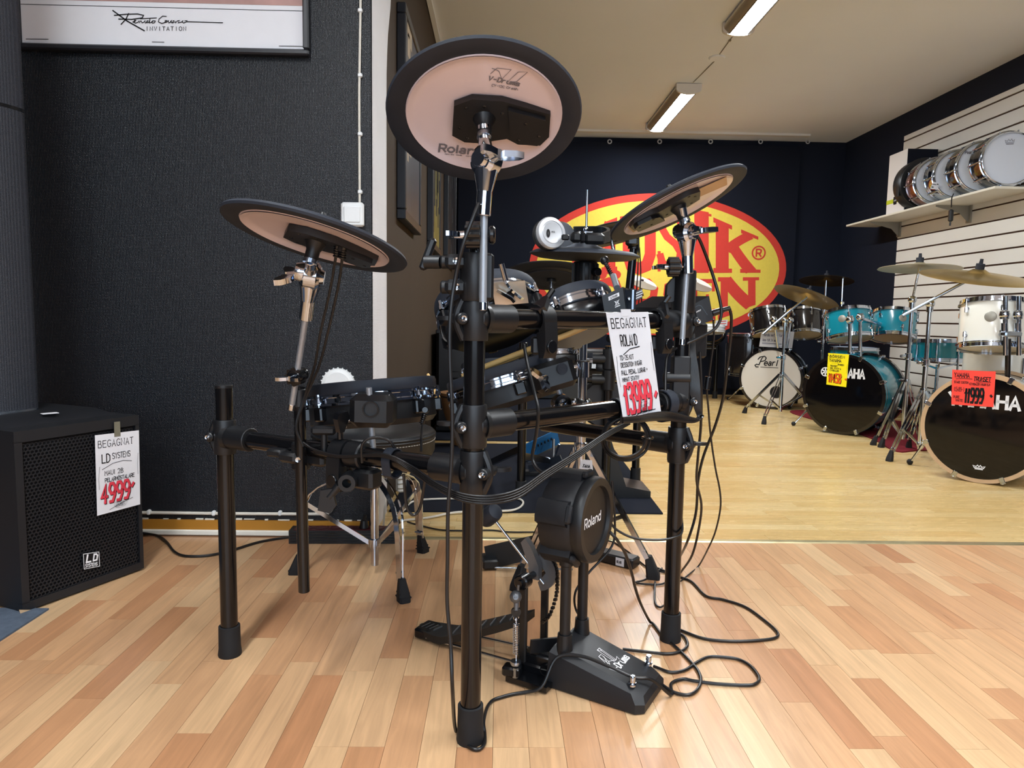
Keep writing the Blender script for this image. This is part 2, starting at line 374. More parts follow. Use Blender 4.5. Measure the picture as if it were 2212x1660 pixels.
def ribbon(mb, pl, wd, f, cap=True, sub=0, off=0.0):
    if sub:
        q = [pl[0]]
        for a, b in zip(pl, pl[1:]):
            n = max(1, int(math.hypot(b[0]-a[0], b[1]-a[1])/sub))
            q += [(a[0]+(b[0]-a[0])*k/n, a[1]+(b[1]-a[1])*k/n) for k in range(1, n+1)]
        pl = q
    N = len(pl); L = []; Rr = []
    closed = N > 2 and math.hypot(pl[0][0]-pl[-1][0], pl[0][1]-pl[-1][1]) < 1e-9
    for i, p in enumerate(pl):
        a = pl[i-1] if i > 0 else (pl[-2] if closed else p); b = pl[i+1] if i < N-1 else (pl[1] if closed else p)
        d1 = Vector((p[0]-a[0], p[1]-a[1])); d2 = Vector((b[0]-p[0], b[1]-p[1]))
        if d1.length < 1e-9: d1 = d2
        if d2.length < 1e-9: d2 = d1
        d1.normalize(); d2.normalize(); t = d1+d2
        t = t.normalized() if t.length > .3 else d2
        nrm = Vector((-t.y, t.x)); k = min(1.5, 1/max(.5, abs(nrm.dot(Vector((-d2.y, d2.x))))))
        ext = Vector((0, 0))
        if cap and not closed: ext = -d2*wd*.35 if i == 0 else (d1*wd*.35 if i == N-1 else ext)
        c = Vector(p)+ext; L.append(c+nrm*wd/2*k); Rr.append(c-nrm*wd/2*k)
    vs = [f(q.x, q.y) for q in L]+[f(q.x, q.y) for q in Rr]
    mb.add(vs, [(i, N+i, N+i+1, i+1) for i in range(N-1)])
def sheet_map(TL, TR, BR, BL, W, H, off=.0006):
    TL, TR, BR, BL = map(Vector, (TL, TR, BR, BL))
    n = (TR-BL).cross(TL-BR)
    if n.dot(EYE-TL) < 0: n = -n
    n.normalize()
    def f(x, y, o=off):
        u, v = x/W, y/H
        return (BL*(1-u)+BR*u)*(1-v)+(TL*(1-u)+TR*u)*v+n*o
    f.n = n; return f
def lettering(name, m, parent, f, items, off=.0006, ang=38):
    """items: (polyline, width)"""
    mb = MB()
    for pl, wd in items: ribbon(mb, pl, wd, lambda x, y: f(x, y, off))
    return mb.build(name, m, parent)
def paper(parent, f, W, H, m, name='sheet', th=.0004, nx=1, ny=6, warp=None):
    mb = MB(); vs = []; fs = []
    for o in (0, -th):
        for j in range(ny+1):
            for i in range(nx+1): vs.append(f(W*i/nx, H*j/ny, o))
    k = (nx+1)*(ny+1)
    for j in range(ny):
        for i in range(nx):
            a = j*(nx+1)+i; fs.append((a, a+1, a+nx+2, a+nx+1)); fs.append((k+a, k+a+nx+1, k+a+nx+2, k+a+1))
    edge = [j*(nx+1) for j in range(ny+1)], [j*(nx+1)+nx for j in range(ny+1)]
    for e in edge:
        for a, b in zip(e, e[1:]): fs.append((a, b, b+k, a+k))
    mb.add(vs, fs); return mb.build(name, m, parent)
def arc(cx, cy, rx, ry, a0, a1, n=12):
    return [(cx+rx*math.cos(math.radians(a0+(a1-a0)*i/n)), cy+ry*math.sin(math.radians(a0+(a1-a0)*i/n))) for i in range(n+1)]

# ------------------------------------------------------------------ the setting
fl = struct(MB().box((0.4, 2., -.05), (6.6, 11.4, .094)).build('floor', 'joint_dark'))
def field(x0, x1, y0, y1, m):
    o = MB().add([(x0, y0, 0), (x1, y0, 0), (x1, y1, 0), (x0, y1, 0)], [(0, 1, 2, 3)]).build('plank_field', m, fl); o['kind'] = 'stuff'
PW, GAP = .067, .0003
_pm = {}
def plank_obj(x, y, lx, ly, m):
    key = (round(lx, 3), round(ly, 3), m)
    if key not in _pm:
        me = bpy.data.meshes.new('plank'); a, b, t = lx/2-GAP/2, ly/2-GAP/2, .004; c = .0002
        vs = [(-a, -b, -t), (a, -b, -t), (a, b, -t), (-a, b, -t), (-a+c, -b+c, 0), (a-c, -b+c, 0), (a-c, b-c, 0), (-a+c, b-c, 0)]
        vs = [(p[0], p[1], p[2] if p[2] < 0 else 0) for p in vs]
        me.from_pydata(vs, [], [(4, 5, 6, 7), (0, 1, 5, 4), (1, 2, 6, 5), (2, 3, 7, 6), (3, 0, 4, 7)]); me.materials.append(MAT[m]); _pm[key] = me
    o = bpy.data.objects.new('plank', _pm[key]); COL.objects.link(o); o.location = (x, y, 0); o.parent = fl
LENS = (.28, .34, .40, .46)
YT = 2.47                                   # threshold between the two floors
rs = random.Random(3); npl = 0; near_x0, near_x1, near_y0 = -29*PW, 31*PW, .86; hid = MB()
for k in range(-29, 31):
    xc = (k+.5)*PW
    y = near_y0; first = True
    while y < YT-.012:
        L = rs.choice(LENS)
        if first: L = rs.choice((.14, .22, .30, .38)); first = False
        if YT-.012-y-L < .1: L = YT-.012-y
        vis = abs(xc) < .30+.80*(y+L)
        if vis: plank_obj(xc, y+L/2, PW, L, 'beech'); npl += 1
        else: hid.add([(xc-PW/2, y, 0), (xc+PW/2, y, 0), (xc+PW/2, y+L, 0), (xc-PW/2, y+L, 0)], [(0, 1, 2, 3)])
        y += L
hid.build('plank_field', 'beech_field', fl)['kind'] = 'stuff'
field(NX0, near_x0, NY0, YT-.012, 'beech_field'); field(near_x1, NX1, NY0, YT-.012, 'beech_field'); field(near_x0, near_x1, NY0, near_y0, 'beech_field')
for r in range(15):
    yc = YT+.014+(r+.5)*PW; x = XL; first = True
    while x < XR:
        L = rs.choice((.38, .44, .5, .56))
        if first: L = rs.choice((.2, .3, .4, .5)); first = False
        if XR-x-L < .12: L = XR-x
        plank_obj(x+L/2, yc, L, PW, 'pale_oak'); x += L
field(XL, XR, YT+.014+15*PW, YB, 'pale_oak_field')
tm = MB()
tm.prism([(-.014, 0), (.014, 0), (.011, .004), (-.011, .004)], 0, XR-XL-.01, Matrix.Translation((XL+.005, YT, 0)) @ Matrix(((0, 0, 1, 0), (1, 0, 0, 0), (0, 1, 0, 0), (0, 0, 0, 1))))
struct(tm.build('trim_1', 'threshold_metal'))
struct(MB().box(((NX0+NX1)/2, (NY0+YB)/2, CEIL+.05), (NX1-NX0+.4, YB-NY0+.4, .1)).build('ceiling', 'ceiling_paint'))
struct(MB().box((1.5, YB+.05, CEIL/2), (4.6, .1, CEIL)).build('wall_back', 'wall_dark'))
wr = struct(MB().box((XR+.05, (NY0+YB)/2, CEIL/2), (.1, YB-NY0+.2, CEIL)).build('wall_right', 'wall_dark'))
struct(MB().box((XL-.05, (YW+.32+YB)/2, CEIL/2), (.1, YB-YW-.32, CEIL)).build('wall_left', 'wall_brown'))
wf = MB(); TH = .32; XJ = -.4475
wf.box(((NX0+XJ)/2, YW+TH/2, CEIL/2), (XJ-NX0, TH-.002, CEIL))
wf.box(((XJ+3.15)/2, YW+TH/2, 2.5), (3.15-XJ, TH-.002, CEIL-2.345))
wf.box((3.37, YW+TH/2, CEIL/2), (.43, TH-.002, CEIL))
wfo = struct(wf.build('wall_front', 'wallpaper_black'))
jb = MB()                                  # white painted end of the wall, flaring towards its arched top
ys = [(0, .0), (1.6, .0), (1.72, .004), (1.8, .018), (1.88, .04), (2.0, .1), (2.34, .2)]
vs = []
for z, e in ys: vs += [(XJ+.003, YW+.001, z), (XJ+.003, YW+TH-.01+e, z)]
jb.add(vs, [(2*i, 2*i+1, 2*i+3, 2*i+2) for i in range(len(ys)-1)])
vs = []
for z, e in ys: vs += [(XJ+.003, YW+TH-.01+e, z), (XJ-.01, YW+TH-.01+e, z)]
jb.add(vs, [(2*i, 2*i+1, 2*i+3, 2*i+2) for i in range(len(ys)-1)])
jb.build('jamb_face', 'wallpaper_white', wfo)
struct(MB().box((NX0-.05, (NY0+YW)/2, CEIL/2), (.1, YW-NY0, CEIL)).build('wall_near_left', 'wall_shop_dark'))
wn = MB(); wx0, wx1, wz0, wz1 = -1.7, 2.5, .7, 2.2
wn.box(((NX0+wx0)/2, NY0-.05, CEIL/2), (wx0-NX0, .1, CEIL)).box(((NX1+wx1)/2, NY0-.05, CEIL/2), (NX1-wx1, .1, CEIL))
wn.box(((wx0+wx1)/2, NY0-.05, wz0/2), (wx1-wx0, .1, wz0)).box(((wx0+wx1)/2, NY0-.05, (CEIL+wz1)/2), (wx1-wx0, .1, CEIL-wz1))
struct(wn.build('wall_near', 'wall_shop'))
wi = struct(MB().box(((wx0+wx1)/2, NY0-.08, (wz0+wz1)/2), (wx1-wx0, .008, wz1-wz0)).build('window_1', 'glass_pane'))
for i in range(4):
    x = wx0+(wx1-wx0)*i/3; MB().box((x, NY0-.05, (wz0+wz1)/2), (.06, .07, wz1-wz0)).build('mullion', 'white_plastic', wi)
# skirting on the front wall: brown board over a white moulding
sk = struct(MB().box(((NX0-.46)/2, YW-.006, .036), (-.46-NX0, .012, .034)).build('baseboard_front', 'skirt_brown'))
MB().box(((NX0-.46)/2, YW-.011, .0095), (-.46-NX0, .022, .019), bev=.003).build('moulding', 'skirt_white', sk)
pn = MB(); rs = random.Random(9); x = -1.9
while x < -.47:                            # chipped paint above the board
    L = rs.uniform(.01, .05); pn.box((x+L/2, YW-.003, .055+rs.uniform(0, .002)), (L, .005, rs.uniform(.002, .006))); x += L+rs.uniform(.0, .06)
pn.build('chipped_paint', 'skirt_white', sk)
# ceiling trims at the back wall
struct(MB().box((1.35, YB-.28, CEIL-.01), (3.45, .06, .02)).build('trim_2', 'lamp_white'))
struct(MB().box((XL+.02, 5.1, CEIL-.012), (.03, 4.5, .02)).build('trim_3', 'ceiling_paint'))
# ceiling lamps
def lamp(x, y, lab, L=1.18):
    t = thing('ceiling_lamp', lab, 'lamp', (x, y, CEIL-.1), 'fluorescent lamps along the ceiling')
    M = Matrix.Translation((x, y-L/2, 0)) @ Matrix(((1, 0, 0, 0), (0, 0, 1, 0), (0, 1, 0, 0), (0, 0, 0, 1)))
    z = CEIL
    MB(M).prism([(-.085, z-.001), (.085, z-.001), (.095, z-.03), (-.095, z-.03)], .02, L-.02).build('housing', 'lamp_white', t)
    for sg in (-1, 1):
        MB(M).prism([(sg*.093, z-.03), (sg*.062, z-.03), (sg*.062, z-.07), (sg*.09, z-.045)], .025, L-.025).build('reflector', 'lamp_side', t)
        MB(M).prism([(sg*.0615, z-.032), (sg*.054, z-.032), (sg*.054, z-.074), (sg*.0615, z-.07)], .025, L-.025).build('slot', 'frame_black', t)
    prof = [(.0535*math.cos(math.pi*k/8), z-.062-.02*math.sin(math.pi*k/8)) for k in range(9)]
    MB(M).prism([(-.0535, z-.034), (.0535, z-.034)]+prof, .026, L-.026).build('diffuser', 'lamp_glow', t)
    for yy in (0, L-.024):
        p2 = [(.1*math.cos(math.pi*k/8), z-.05-.034*math.sin(math.pi*k/8)) for k in range(9)]
        MB(M).prism([(-.1, z-.004), (.1, z-.004)]+p2, yy, yy+.024).build('end_cap', 'lamp_white', t)
    return t
labs = ['fluorescent ceiling lamp nearest the back wall above the yellow oval banner', 'fluorescent ceiling lamp following the round ceiling cover, away from the back wall',
        'fluorescent ceiling lamp in the middle of the shop front half', 'fluorescent ceiling lamp above the speaker corner', 'fluorescent ceiling lamp over the shop window side', 'fluorescent ceiling lamp before the arched opening']
for (x, y), lb in zip(LAMPS, labs): lamp(x, y, lb)
d = MB().lathe([(0, -.012), (.05, -.011), (.058, -.004), (.058, 0)], (1.523, 5.17, CEIL), n=24).build('ceiling_cover', 'ceiling_paint')
tag(d, 'round beige junction cover on the ceiling between two lamps', 'ceiling cover')
cb = MB().tube([(1.5, 4.62, CEIL-.004), (1.52, 5.1, CEIL-.004)], .003, 6).tube([(1.525, 5.23, CEIL-.004), (1.5, 5.7, CEIL-.004)], .003, 6).box((1.51, 4.85, CEIL-.005), (.012, .02, .01)).build('ceiling_wire', 'bracket_grey')
tag(cb, 'thin wire along the ceiling joining the lamps', 'wire')
# ------------------------------------------------------------------ electronic drum kit in front: rack
FP, LP, RP = V(-.043, 1.262, 0), V(-.619, 1.593, 0), V(.44, 1.684, 0)
ZU, ZL, ZS = .795, .602, .518
UP = V(0, 0, 1)
def foot(post, name='rubber_foot', r=.0195):
    c = ORGP[post.name]
    return MB().lathe([(r, .072), (r+.0045, .071), (r+.0052, .02), (r+.007, .004), (r+.006, 0), (0, 0)], c, n=28).build(name, 'rubber_foot', post)
ORGP = {}
def post(parent, xy, z1, z0=.002, r=.019, m='black_tube', with_foot=True):
    b = V(xy.x, xy.y, z0)
    o = MB().cyl(b, V(xy.x, xy.y, z1), r, n=28, bev=.0012).build('post', m, parent)
    ORGP[o.name] = V(xy.x, xy.y, 0)
    if with_foot: foot(o, r=r+.0005)
    return o
def wing(mb, c, d, s=1., up=UP):
    """wing nut: stem along d, two blades"""
    d = Vector(d).normalized(); c = Vector(c); side = d.cross(up).normalized() if abs(d.dot(up)) < .95 else d.orthogonal().normalized()
    mb.cyl(c, c+d*.016*s, .0065*s, .0055*s, 10)
    for sg in (-1, 1):
        fr = frame(c+d*.012*s, side*sg, d, (side*sg).cross(d))
        mb.prism([(.002*s, -.006*s), (.014*s, -.004*s), (.024*s, .006*s), (.025*s, .014*s), (.016*s, .014*s), (.004*s, .008*s)], -.0035*s, .0035*s, fr)
def tjoint(parent, xy, z, bd, L=.066, h=.078, ear=None, m='black_plastic', bolt=True):
    bd = Vector((bd.x, bd.y, 0)).normalized(); c = V(xy.x, xy.y, z); mb = MB()
    mb.lathe([(.0192, h/2), (.0235, h/2), (.0245, h/2-.003), (.0245, -h/2+.003), (.0235, -h/2), (.0192, -h/2)], c, n=28)
    mb.cyl(c, c+bd*(.019+L), .0262, n=28, bev=.0015)
    mb.lathe([(.03, 0), (.027, .012)], c+bd*.012, bd, n=20)
    ear = ear or (bd.cross(UP)-bd*.3).normalized()
    e = Vector((ear.x, ear.y, 0)).normalized()
    mb.tube(smooth([c+e*.02+UP*h*.48, c+e*.03+UP*h*.2, c+e*.033, c+e*.03-UP*h*.2, c+e*.02-UP*h*.48], 4), .0075, 8)
    tdir = UP.cross(e)
    if tdir.dot(EYE-c) < 0: tdir = -tdir
    mb.cyl(c+e*.028-tdir*.022, c+e*.028+tdir*.021, .0105, n=16, bev=.002)
    j = mb.build('clamp_joint', m, parent)
    if bolt:
        b = c+e*.028+tdir*.0212
        MB().lathe([(0, .0045), (.002, .0045), (.0025, .003), (.0052, .0045), (.0062, .002), (.0066, 0)], b, tdir, 12).build('bolt', 'chrome', j)
        wm = MB(); wing(wm, c+e*.028-tdir*.02, -tdir, 1.1); wm.build('wing_nut', 'black_plastic', j)
    return j
rack = thing('drum_rack', 'black tubular drum rack on rubber feet carrying the electronic pads', 'drum rack', (.05, 1.5, 0))
pF = post(rack, FP, .905); pL = post(rack, LP, P(497, 836, LP.y).z); pR = post(rack, RP, .895)
MB().cyl(V(LP.x, LP.y, P(497, 836, LP.y).z-.003), V(LP.x, LP.y, P(497, 832, LP.y).z), .0196, n=28, bev=.001).build('post_cap', 'black_plastic', pL)
def hbar(a, b, z, sag=0., name='crossbar'):
    a = V(a.x, a.y, z); b = V(b.x, b.y, z); pts = []
    for i in range(13): t = i/12; pts.append(a.lerp(b, t)+UP*sag*4*t*(1-t))
    return MB().tube(pts, .019, 24).build(name, 'black_tube', rack)
hbar(FP, RP, ZU); hbar(FP, RP, ZL); hbar(FP, LP, ZS)
dFR = (RP-FP).normalized(); dFL = (LP-FP).normalized()
tjoint(rack, FP, ZU, dFR, ear=V(-.8, -.3, 0)); tjoint(rack, FP, ZL, dFR, ear=V(-.8, -.3, 0)); tjoint(rack, FP, ZS, dFL, ear=V(.8, -.35, 0))
tjoint(rack, RP, ZU, -dFR, ear=V(.8, .3, 0)); tjoint(rack, RP, ZL, -dFR, ear=V(.8, .3, 0)); tjoint(rack, LP, ZS, -dFL, ear=V(-.9, .2, 0))
WB = V(.13, 1.97, 0); ZR = .497
hbar(RP, WB, ZR); tjoint(rack, RP, ZR, (WB-RP), ear=V(.7, -.5, 0), h=.085)
MB().lathe([(.019, 0), (.0235, .0), (.024, .01), (.0235, .05), (.019, .05)], V(RP.x, RP.y, ZR-.045), n=24).build('collar', 'black_plastic', rack)
def strap(parent, q, d, drop=.056, lever=None, z=ZU):
    """hinged pad clamp round a bar: band, hanging jaw, pivot button, lever"""
    d = Vector((d.x, d.y, 0)).normalized(); n = V(d.y, -d.x, 0)
    if n.y > 0: n = -n
    c = V(q.x, q.y, z); fr = frame(c, n, UP, n.cross(UP)); wd = .034
    mb = MB()
    ring = [(.0235*math.cos(math.radians(a)), .0235*math.sin(math.radians(a))) for a in range(200, -61, -20)]
    outer = [(.0285*math.cos(math.radians(a)), .0285*math.sin(math.radians(a))) for a in range(-60, 201, 20)]
    mb.prism(ring+outer, -wd/2, wd/2, fr)
    mb.prism([(.0235, -.005), (.0285, -.005), (.031, -.035), (.0305, -drop-.004), (.026, -drop-.018), (.014, -drop-.018), (.006, -.026), (.02, -.022)], -wd/2, wd/2, fr)
    mb.box(fr @ V(-.004, -drop*.9, 0), (.03, .03, .035), bev=.004)
    o = mb.build('pad_clamp', 'black_plastic', parent)
    MB(fr).cyl((.0285, -drop+.004, 0), (.0345, -drop+.004, 0), .0128, n=20, bev=.001).build('pivot_button', 'black_plastic_gloss', o)
    lv = MB(); l0 = fr @ V(.006, .03, 0)
    ld = lever or (d*.6+UP*.55-n*.1)
    lv.tube(smooth([l0, l0+ld*.02, l0+ld*.05], 3), [.006]*7, 8)
    lv.prism([(-.006, 0), (.006, 0), (.02, .03), (.012, .042), (-.012, .04), (-.016, .028)], -.006, .006, axis_frame(l0+ld*.02, ld.cross(n), d.cross(UP)) @ Matrix.Identity(4))
    lv.build('lever', 'black_plastic_gloss', o)
    return o
def on_bar(a, b, u):                       # the spot of a bar seen at picture column u
    A = Vector((a.x, a.y)); B = Vector((b.x, b.y)); k = ray(u, 690); k = k.x/k.y
    t = (k*A.y-A.x)/((B.x-A.x)-k*(B.y-A.y)); return V(*(A.lerp(B, t)), 0)
strap(rack, on_bar(FP, RP, 1168), dFR); strap(rack, on_bar(FP, RP, 1422), dFR, lever=V(.35, -.1, .55))
strap(rack, on_bar(FP, LP, 738), dFL, z=ZS, lever=V(.0, -.1, .7))
# velcro bands and the two-part tube clamp of the left boom
def band(parent, q, d, z, w=.02, r=.0215, drop=.012):
    d = Vector((d.x, d.y, 0)).normalized(); n = V(d.y, -d.x, 0); c = V(q.x, q.y, z); fr = frame(c, n, UP, n.cross(UP))
    pts = [(r*math.cos(math.radians(a)), r*math.sin(math.radians(a))-(drop if 200 < a < 340 else 0)) for a in range(0, 360, 20)]
    po = [(x*1.1, y*1.1) for x, y in pts]; mb = MB(fr); N = len(pts)
    vs = [V(x, y, s*w/2) for s in (-1, 1) for x, y in pts]+[V(x, y, s*w/2) for s in (-1, 1) for x, y in po]
    fs = []
    for i in range(N):
        j = (i+1) % N
        fs += [(2*N+i, 2*N+j, 3*N+j, 3*N+i), (i, N+i, N+j, j), (i, j, 2*N+j, 2*N+i), (N+i, 3*N+i, 3*N+j, N+j)]
    return mb.add(vs, fs).build('velcro_band', 'black_rubber', parent)
band(rack, on_bar(FP, LP, 848), dFL, ZS); band(rack, on_bar(FP, RP, 1338), dFR, ZL, w=.018); band(rack, on_bar(FP, RP, 1442), dFR, ZL, w=.03, r=.029)
# upper clamp block on the front post holding the boom tube
mb = MB(); c = V(FP.x, FP.y, .868)
mb.lathe([(.0192, .042), (.0265, .042), (.028, .038), (.028, -.038), (.0265, -.042), (.0192, -.042)], c, n=28)
mb.box(c+V(.018, -.012, .0), (.03, .03, .08), bev=.004)
for dz in (.026, -.018):
    mb.box(c+V(-.033, -.008, dz), (.04, .03, .026), bev=.007); mb.cyl(c+V(-.062, .004, dz), c+V(-.02, .004, dz), .012, n=14, bev=.003)
cbk = mb.build('clamp_block', 'black_plastic', rack)
for dz in (.026, -.018): MB().lathe([(0, .004), (.003, .004), (.0062, .005), (.0066, 0)], c+V(-.032, -.023, dz), (0, -1, 0), 12).build('bolt', 'chrome', cbk)
lv = MB(); lv.box(c+V(-.085, .012, .04), (.014, .014, .06), Matrix.Rotation(.35, 3, 'Y'), .004); lv.cyl(c+V(-.062, .004, .026), c+V(-.09, .01, .026), .012, n=12); lv.build('lever', 'black_plastic', cbk)
c = V(RP.x, RP.y, .865)
mb = MB().lathe([(.0192, .05), (.0265, .05), (.028, .046), (.028, -.046), (.0265, -.05), (.0192, -.05)], c, n=28)
mb.prism([(-.03, .03), (-.042, .015), (-.044, -.025), (-.03, -.025), (-.02, -.02), (-.02, .035)], -.012, .012, frame(c, V(1, 0, 0), UP, V(0, -1, 0)))
mb.build('clamp_block', 'black_plastic', rack)
mb = MB(); c = V(RP.x, RP.y, .66)            # lower clamp with long jaw on the right post
mb.box(c+V(-.004, -.012, 0), (.042, .03, .105), bev=.003); mb.cyl(c+V(-.045, -.018, 0), c+V(.018, -.018, 0), .013, n=16, bev=.002); mb.build('jaw_clamp', 'black_plastic', rack)

# ------------------------------------------------------------------ boom arms and cymbal pads
def tilter(parent, c, d_in, d_out, s=1.22, wing_dir=V(1, 0, 0), m='chrome'):
    c = Vector(c); a = Vector(d_in).normalized(); b = Vector(d_out).normalized()
    ax = a.cross(b); ax = ax.normalized() if ax.length > .1 else V(1, 0, 0)
    mb = MB()
    mb.cyl(c-a*.075*s, c-a*.04*s, .0105*s, n=18, bev=.001); mb.cyl(c-a*.042*s, c-a*.012*s, .0105*s, .017*s, 18)
    mb.lathe([(0, -.014*s), (.016*s, -.014*s), (.021*s, -.009*s), (.0215*s, .009*s), (.016*s, .014*s), (0, .014*s)], c, ax, 22)
    mb.cyl(c+ax*.012*s, c+ax*.02*s, .014*s, .011*s, 14)
    o = mb.build('tilter', m, parent)
    mb = MB(); mb.cyl(c+b*.012*s, c+b*.03*s, .012*s, .0085*s, 14); mb.cyl(c+b*.02*s, c+b*.05*s, .0085*s, n=14, bev=.001); mb.lathe([(0, -.011*s), (.013*s, -.011*s), (.016*s, 0), (.013*s, .011*s), (0, .011*s)], c+b*.006*s-ax*.012*s, ax, 16); mb.build('tilter_head', m, o)
    wm = MB(); wing(wm, c+Vector(wing_dir)*.016*s, wing_dir, 1.25*s, up=a); wm.build('wing_nut', m, o)
    return o
def cym_pad(label, c, ang, ratio, R=.166, spin=0., prints=True, group='rubber cymbal pads of the electronic kit'):
    fr = disc_frame(c, ang, ratio) @ Matrix.Rotation(spin, 4, 'Z')
    t = thing('cymbal_pad', label, 'cymbal pad', c, group)
    k = R/.166
    MB(fr).lathe([(0, .017*k), (.02*k, .016*k), (.036*k, .009*k), (.05*k, .004*k), (.1*k, .001), (.15*k, -.004), (.163*k, -.008), (.166*k, -.0125), (.164*k, -.0165), (.155*k, -.018), (.14*k, -.0165), (.131*k, -.013)], n=72).build('rubber_disc', 'black_rubber', t)
    def zp(r): return -.0125+.0085*(1-(r/(.131*k))**2)-(.0 if r < .118*k else (r-.118*k)*.35)
    MB(fr).lathe([(0, zp(0))]+[(r*k, zp(r*k)) for r in (.03, .06, .09, .11, .118, .123, .128, .1312)], n=64).build('bottom_shell', 'pink_plastic', t)
    MB(fr).torus((0, 0, -.0142), (0, 0, 1), .1315*k, .0016, 64, 6).build('shell_rim', 'pink_plastic', t)
    bx = MB(fr); poly = [(-.05, -.03), (-.02, -.045), (.03, -.042), (.112, -.014), (.114, .04), (.1, .062), (.06, .06), (.04, .046), (-.01, .058), (-.035, .056), (-.056, .04)]
    bx.prism([(x*k, y*k) for x, y in poly[::-1]], -.007, -.019); bx.prism([(x*k, y*k) for x, y in [(.04, -.03), (.104, -.008), (.106, .036), (.094, .054), (.062, .05), (.045, .03)]][::-1], -.018, -.027)
    b = bx.build('sensor_box', 'black_plastic', t)
    sc = MB(fr)
    for x, y, z in [(-.03, -.026, -.019), (.0, -.03, -.019), (-.042, .02, -.019), (-.03, .045, -.019), (.07, .0, -.027), (.095, .03, -.027), (.06, .04, -.027), (.03, -.015, -.019)]:
        sc.lathe([(0, -.0012), (.0022, -.0012), (.0032, -.0005), (.0032, 0)], (x*k, y*k, z), (0, 0, 1), 10)
    sc.build('screws', 'black_plastic_gloss', b)['kind'] = 'stuff'
    MB(fr).lathe([(.02*k, -.018), (.0165*k, -.026), (.0125, -.034), (.0125, -.05), (0, -.05)], n=24).build('hub', 'black_plastic', t)
    MB(fr).lathe([(0.006, -.0505), (.0128, -.0505), (.0128, -.058), (.006, -.058)], n=20).build('hub_collar', 'chrome_soft', t)
    MB(fr).lathe([(0, .038), (.005, .038), (.008, .03), (.018, .026), (.018, .018), (.02, .0165)], n=16).build('felt_nut', 'black_plastic', t)
    if prints:
        def f(x, y, o=0): r = math.hypot(x, y); return fr @ V(x, -y, zp(r)-.0009)
        def rot(pls, a, cx, cy): ca, sa = math.cos(a), math.sin(a); return [[(cx+(x*ca-y*sa)*k, cy+(x*sa+y*ca)*k) for x, y in pl] for pl in pls]
        it = [(p, .0038) for p in rot(strokes('Roland', 0, 0, .017, .0115), -.16, -.082, -.088)]
        it += [(p, .0022) for p in rot(strokes('V-Drums', 0, 0, .0095, .0056, .12), -.2, .006, .075)]
        it += [(p, .0011) for p in rot([[(0, .012), (.008, .026), (.03, .028), (.02, .004), (.012, .02), (.0, .024)], [(.03, .0), (.042, .026), (.056, .03), (.044, .004), (.03, .0)]], -.18, .008, .078)]
        it += [(p, .0009) for p in rot(strokes('CY-12C Crash', 0, 0, .0048, .0029), -.16, .012, .062)]
        it += [(p, .0006) for p in rot(strokes('Malaysia  made by contract', 0, 0, .0025, .002), -.16, -.072, -.096)]
        mb = MB()
        for pl, wd in it: ribbon(mb, pl, wd*k, f)
        mb.build('lettering', 'ink_grey' if not prints == 'faint' else 'ink_grey', t)
    return t, fr
def boom(label, c_cym, fr, tilt_c, rod_top, rod_bot, name='boom_stand'):
    t = thing(name, label, 'boom stand', rod_bot, 'chrome boom stands clamped to the rack')
    hub = fr @ V(0, 0, -.052)
    d = (rod_top-rod_bot).normalized()
    MB().cyl(rod_bot+d*.014, rod_top, .0064, n=14).build('knurled_rod', 'steel_knurl', t)
    MB().cyl(rod_bot, rod_bot+d*.0145, .0068, n=14, bev=.001).build('rod_end', 'chrome', t)
    din = (tilt_c-rod_top).normalized(); dout = (hub-tilt_c).normalized()
    MB().cyl(rod_top-d*.002, tilt_c-din*.085, .0085, n=14).build('rod_neck', 'chrome', t)
    tilter(t, tilt_c, din, dout, wing_dir=(-_R if tilt_c.x < .2 and tilt_c.x < -.2 else (_R*.5-_F*.85)).normalized())
    MB().cyl(tilt_c+dout*.03, fr @ V(0, 0, .036), .0056, n=12).build('cymbal_post', 'chrome_soft', t)
    return t
def eye_clamp(parent, c, sidev, axis, wingside, s=1.):
    """round black two-part clamp with an eye bolt round the rod"""
    mb = MB(); sidev = Vector(sidev).normalized()
    for k in range(8):
        a = 2*math.pi*k/8; ax1 = axis_frame(c, sidev)
        mb.cyl(c-sidev*.02*s+(ax1.to_3x3() @ V(math.cos(a), math.sin(a), 0))*.0165*s, c+sidev*.004*s+(ax1.to_3x3() @ V(math.cos(a), math.sin(a), 0))*.0165*s, .0065*s, n=8)
    mb.cyl(c-sidev*.022*s, c+sidev*.008*s, .018*s, n=20, bev=.003)
    mb.cyl(c+sidev*.019*s, c+sidev*.03*s, .0155*s, n=16, bev=.003)
    o = mb.build('rod_clamp', 'black_plastic_gloss', parent)
    m2 = MB(); m2.torus(c+sidev*.0135*s, UP, .0085, .0026, 18, 6); m2.build('eye_bolt', 'chrome', o)
    m3_ = MB(); wing(m3_, c-sidev*.022*s, -sidev, 1.15*s); m3_.build('wing_nut', 'chrome', o)
    return o
# front crash
cF = P(1046, 240, 1.245); padF, frF = cym_pad('round rubber cymbal pad tipped steeply so its pale pink underside shows, tallest of the kit', cF, .8, .69)
bF = boom('upright chrome boom stand under the tallest, steeply tipped cymbal pad', cF, frF, P(1051, 348, 1.215), P(1046, 425, 1.214), P(1043, 671, 1.212))
eye_clamp(bF, P(1032, 508, 1.225), _R, UP, 1)
tb = V(FP.x+.004, FP.y, 0); MB().cyl(V(tb.x, tb.y, .9), P(1026, 520, FP.y), .0125, n=18).build('support_tube', 'black_tube', bF)
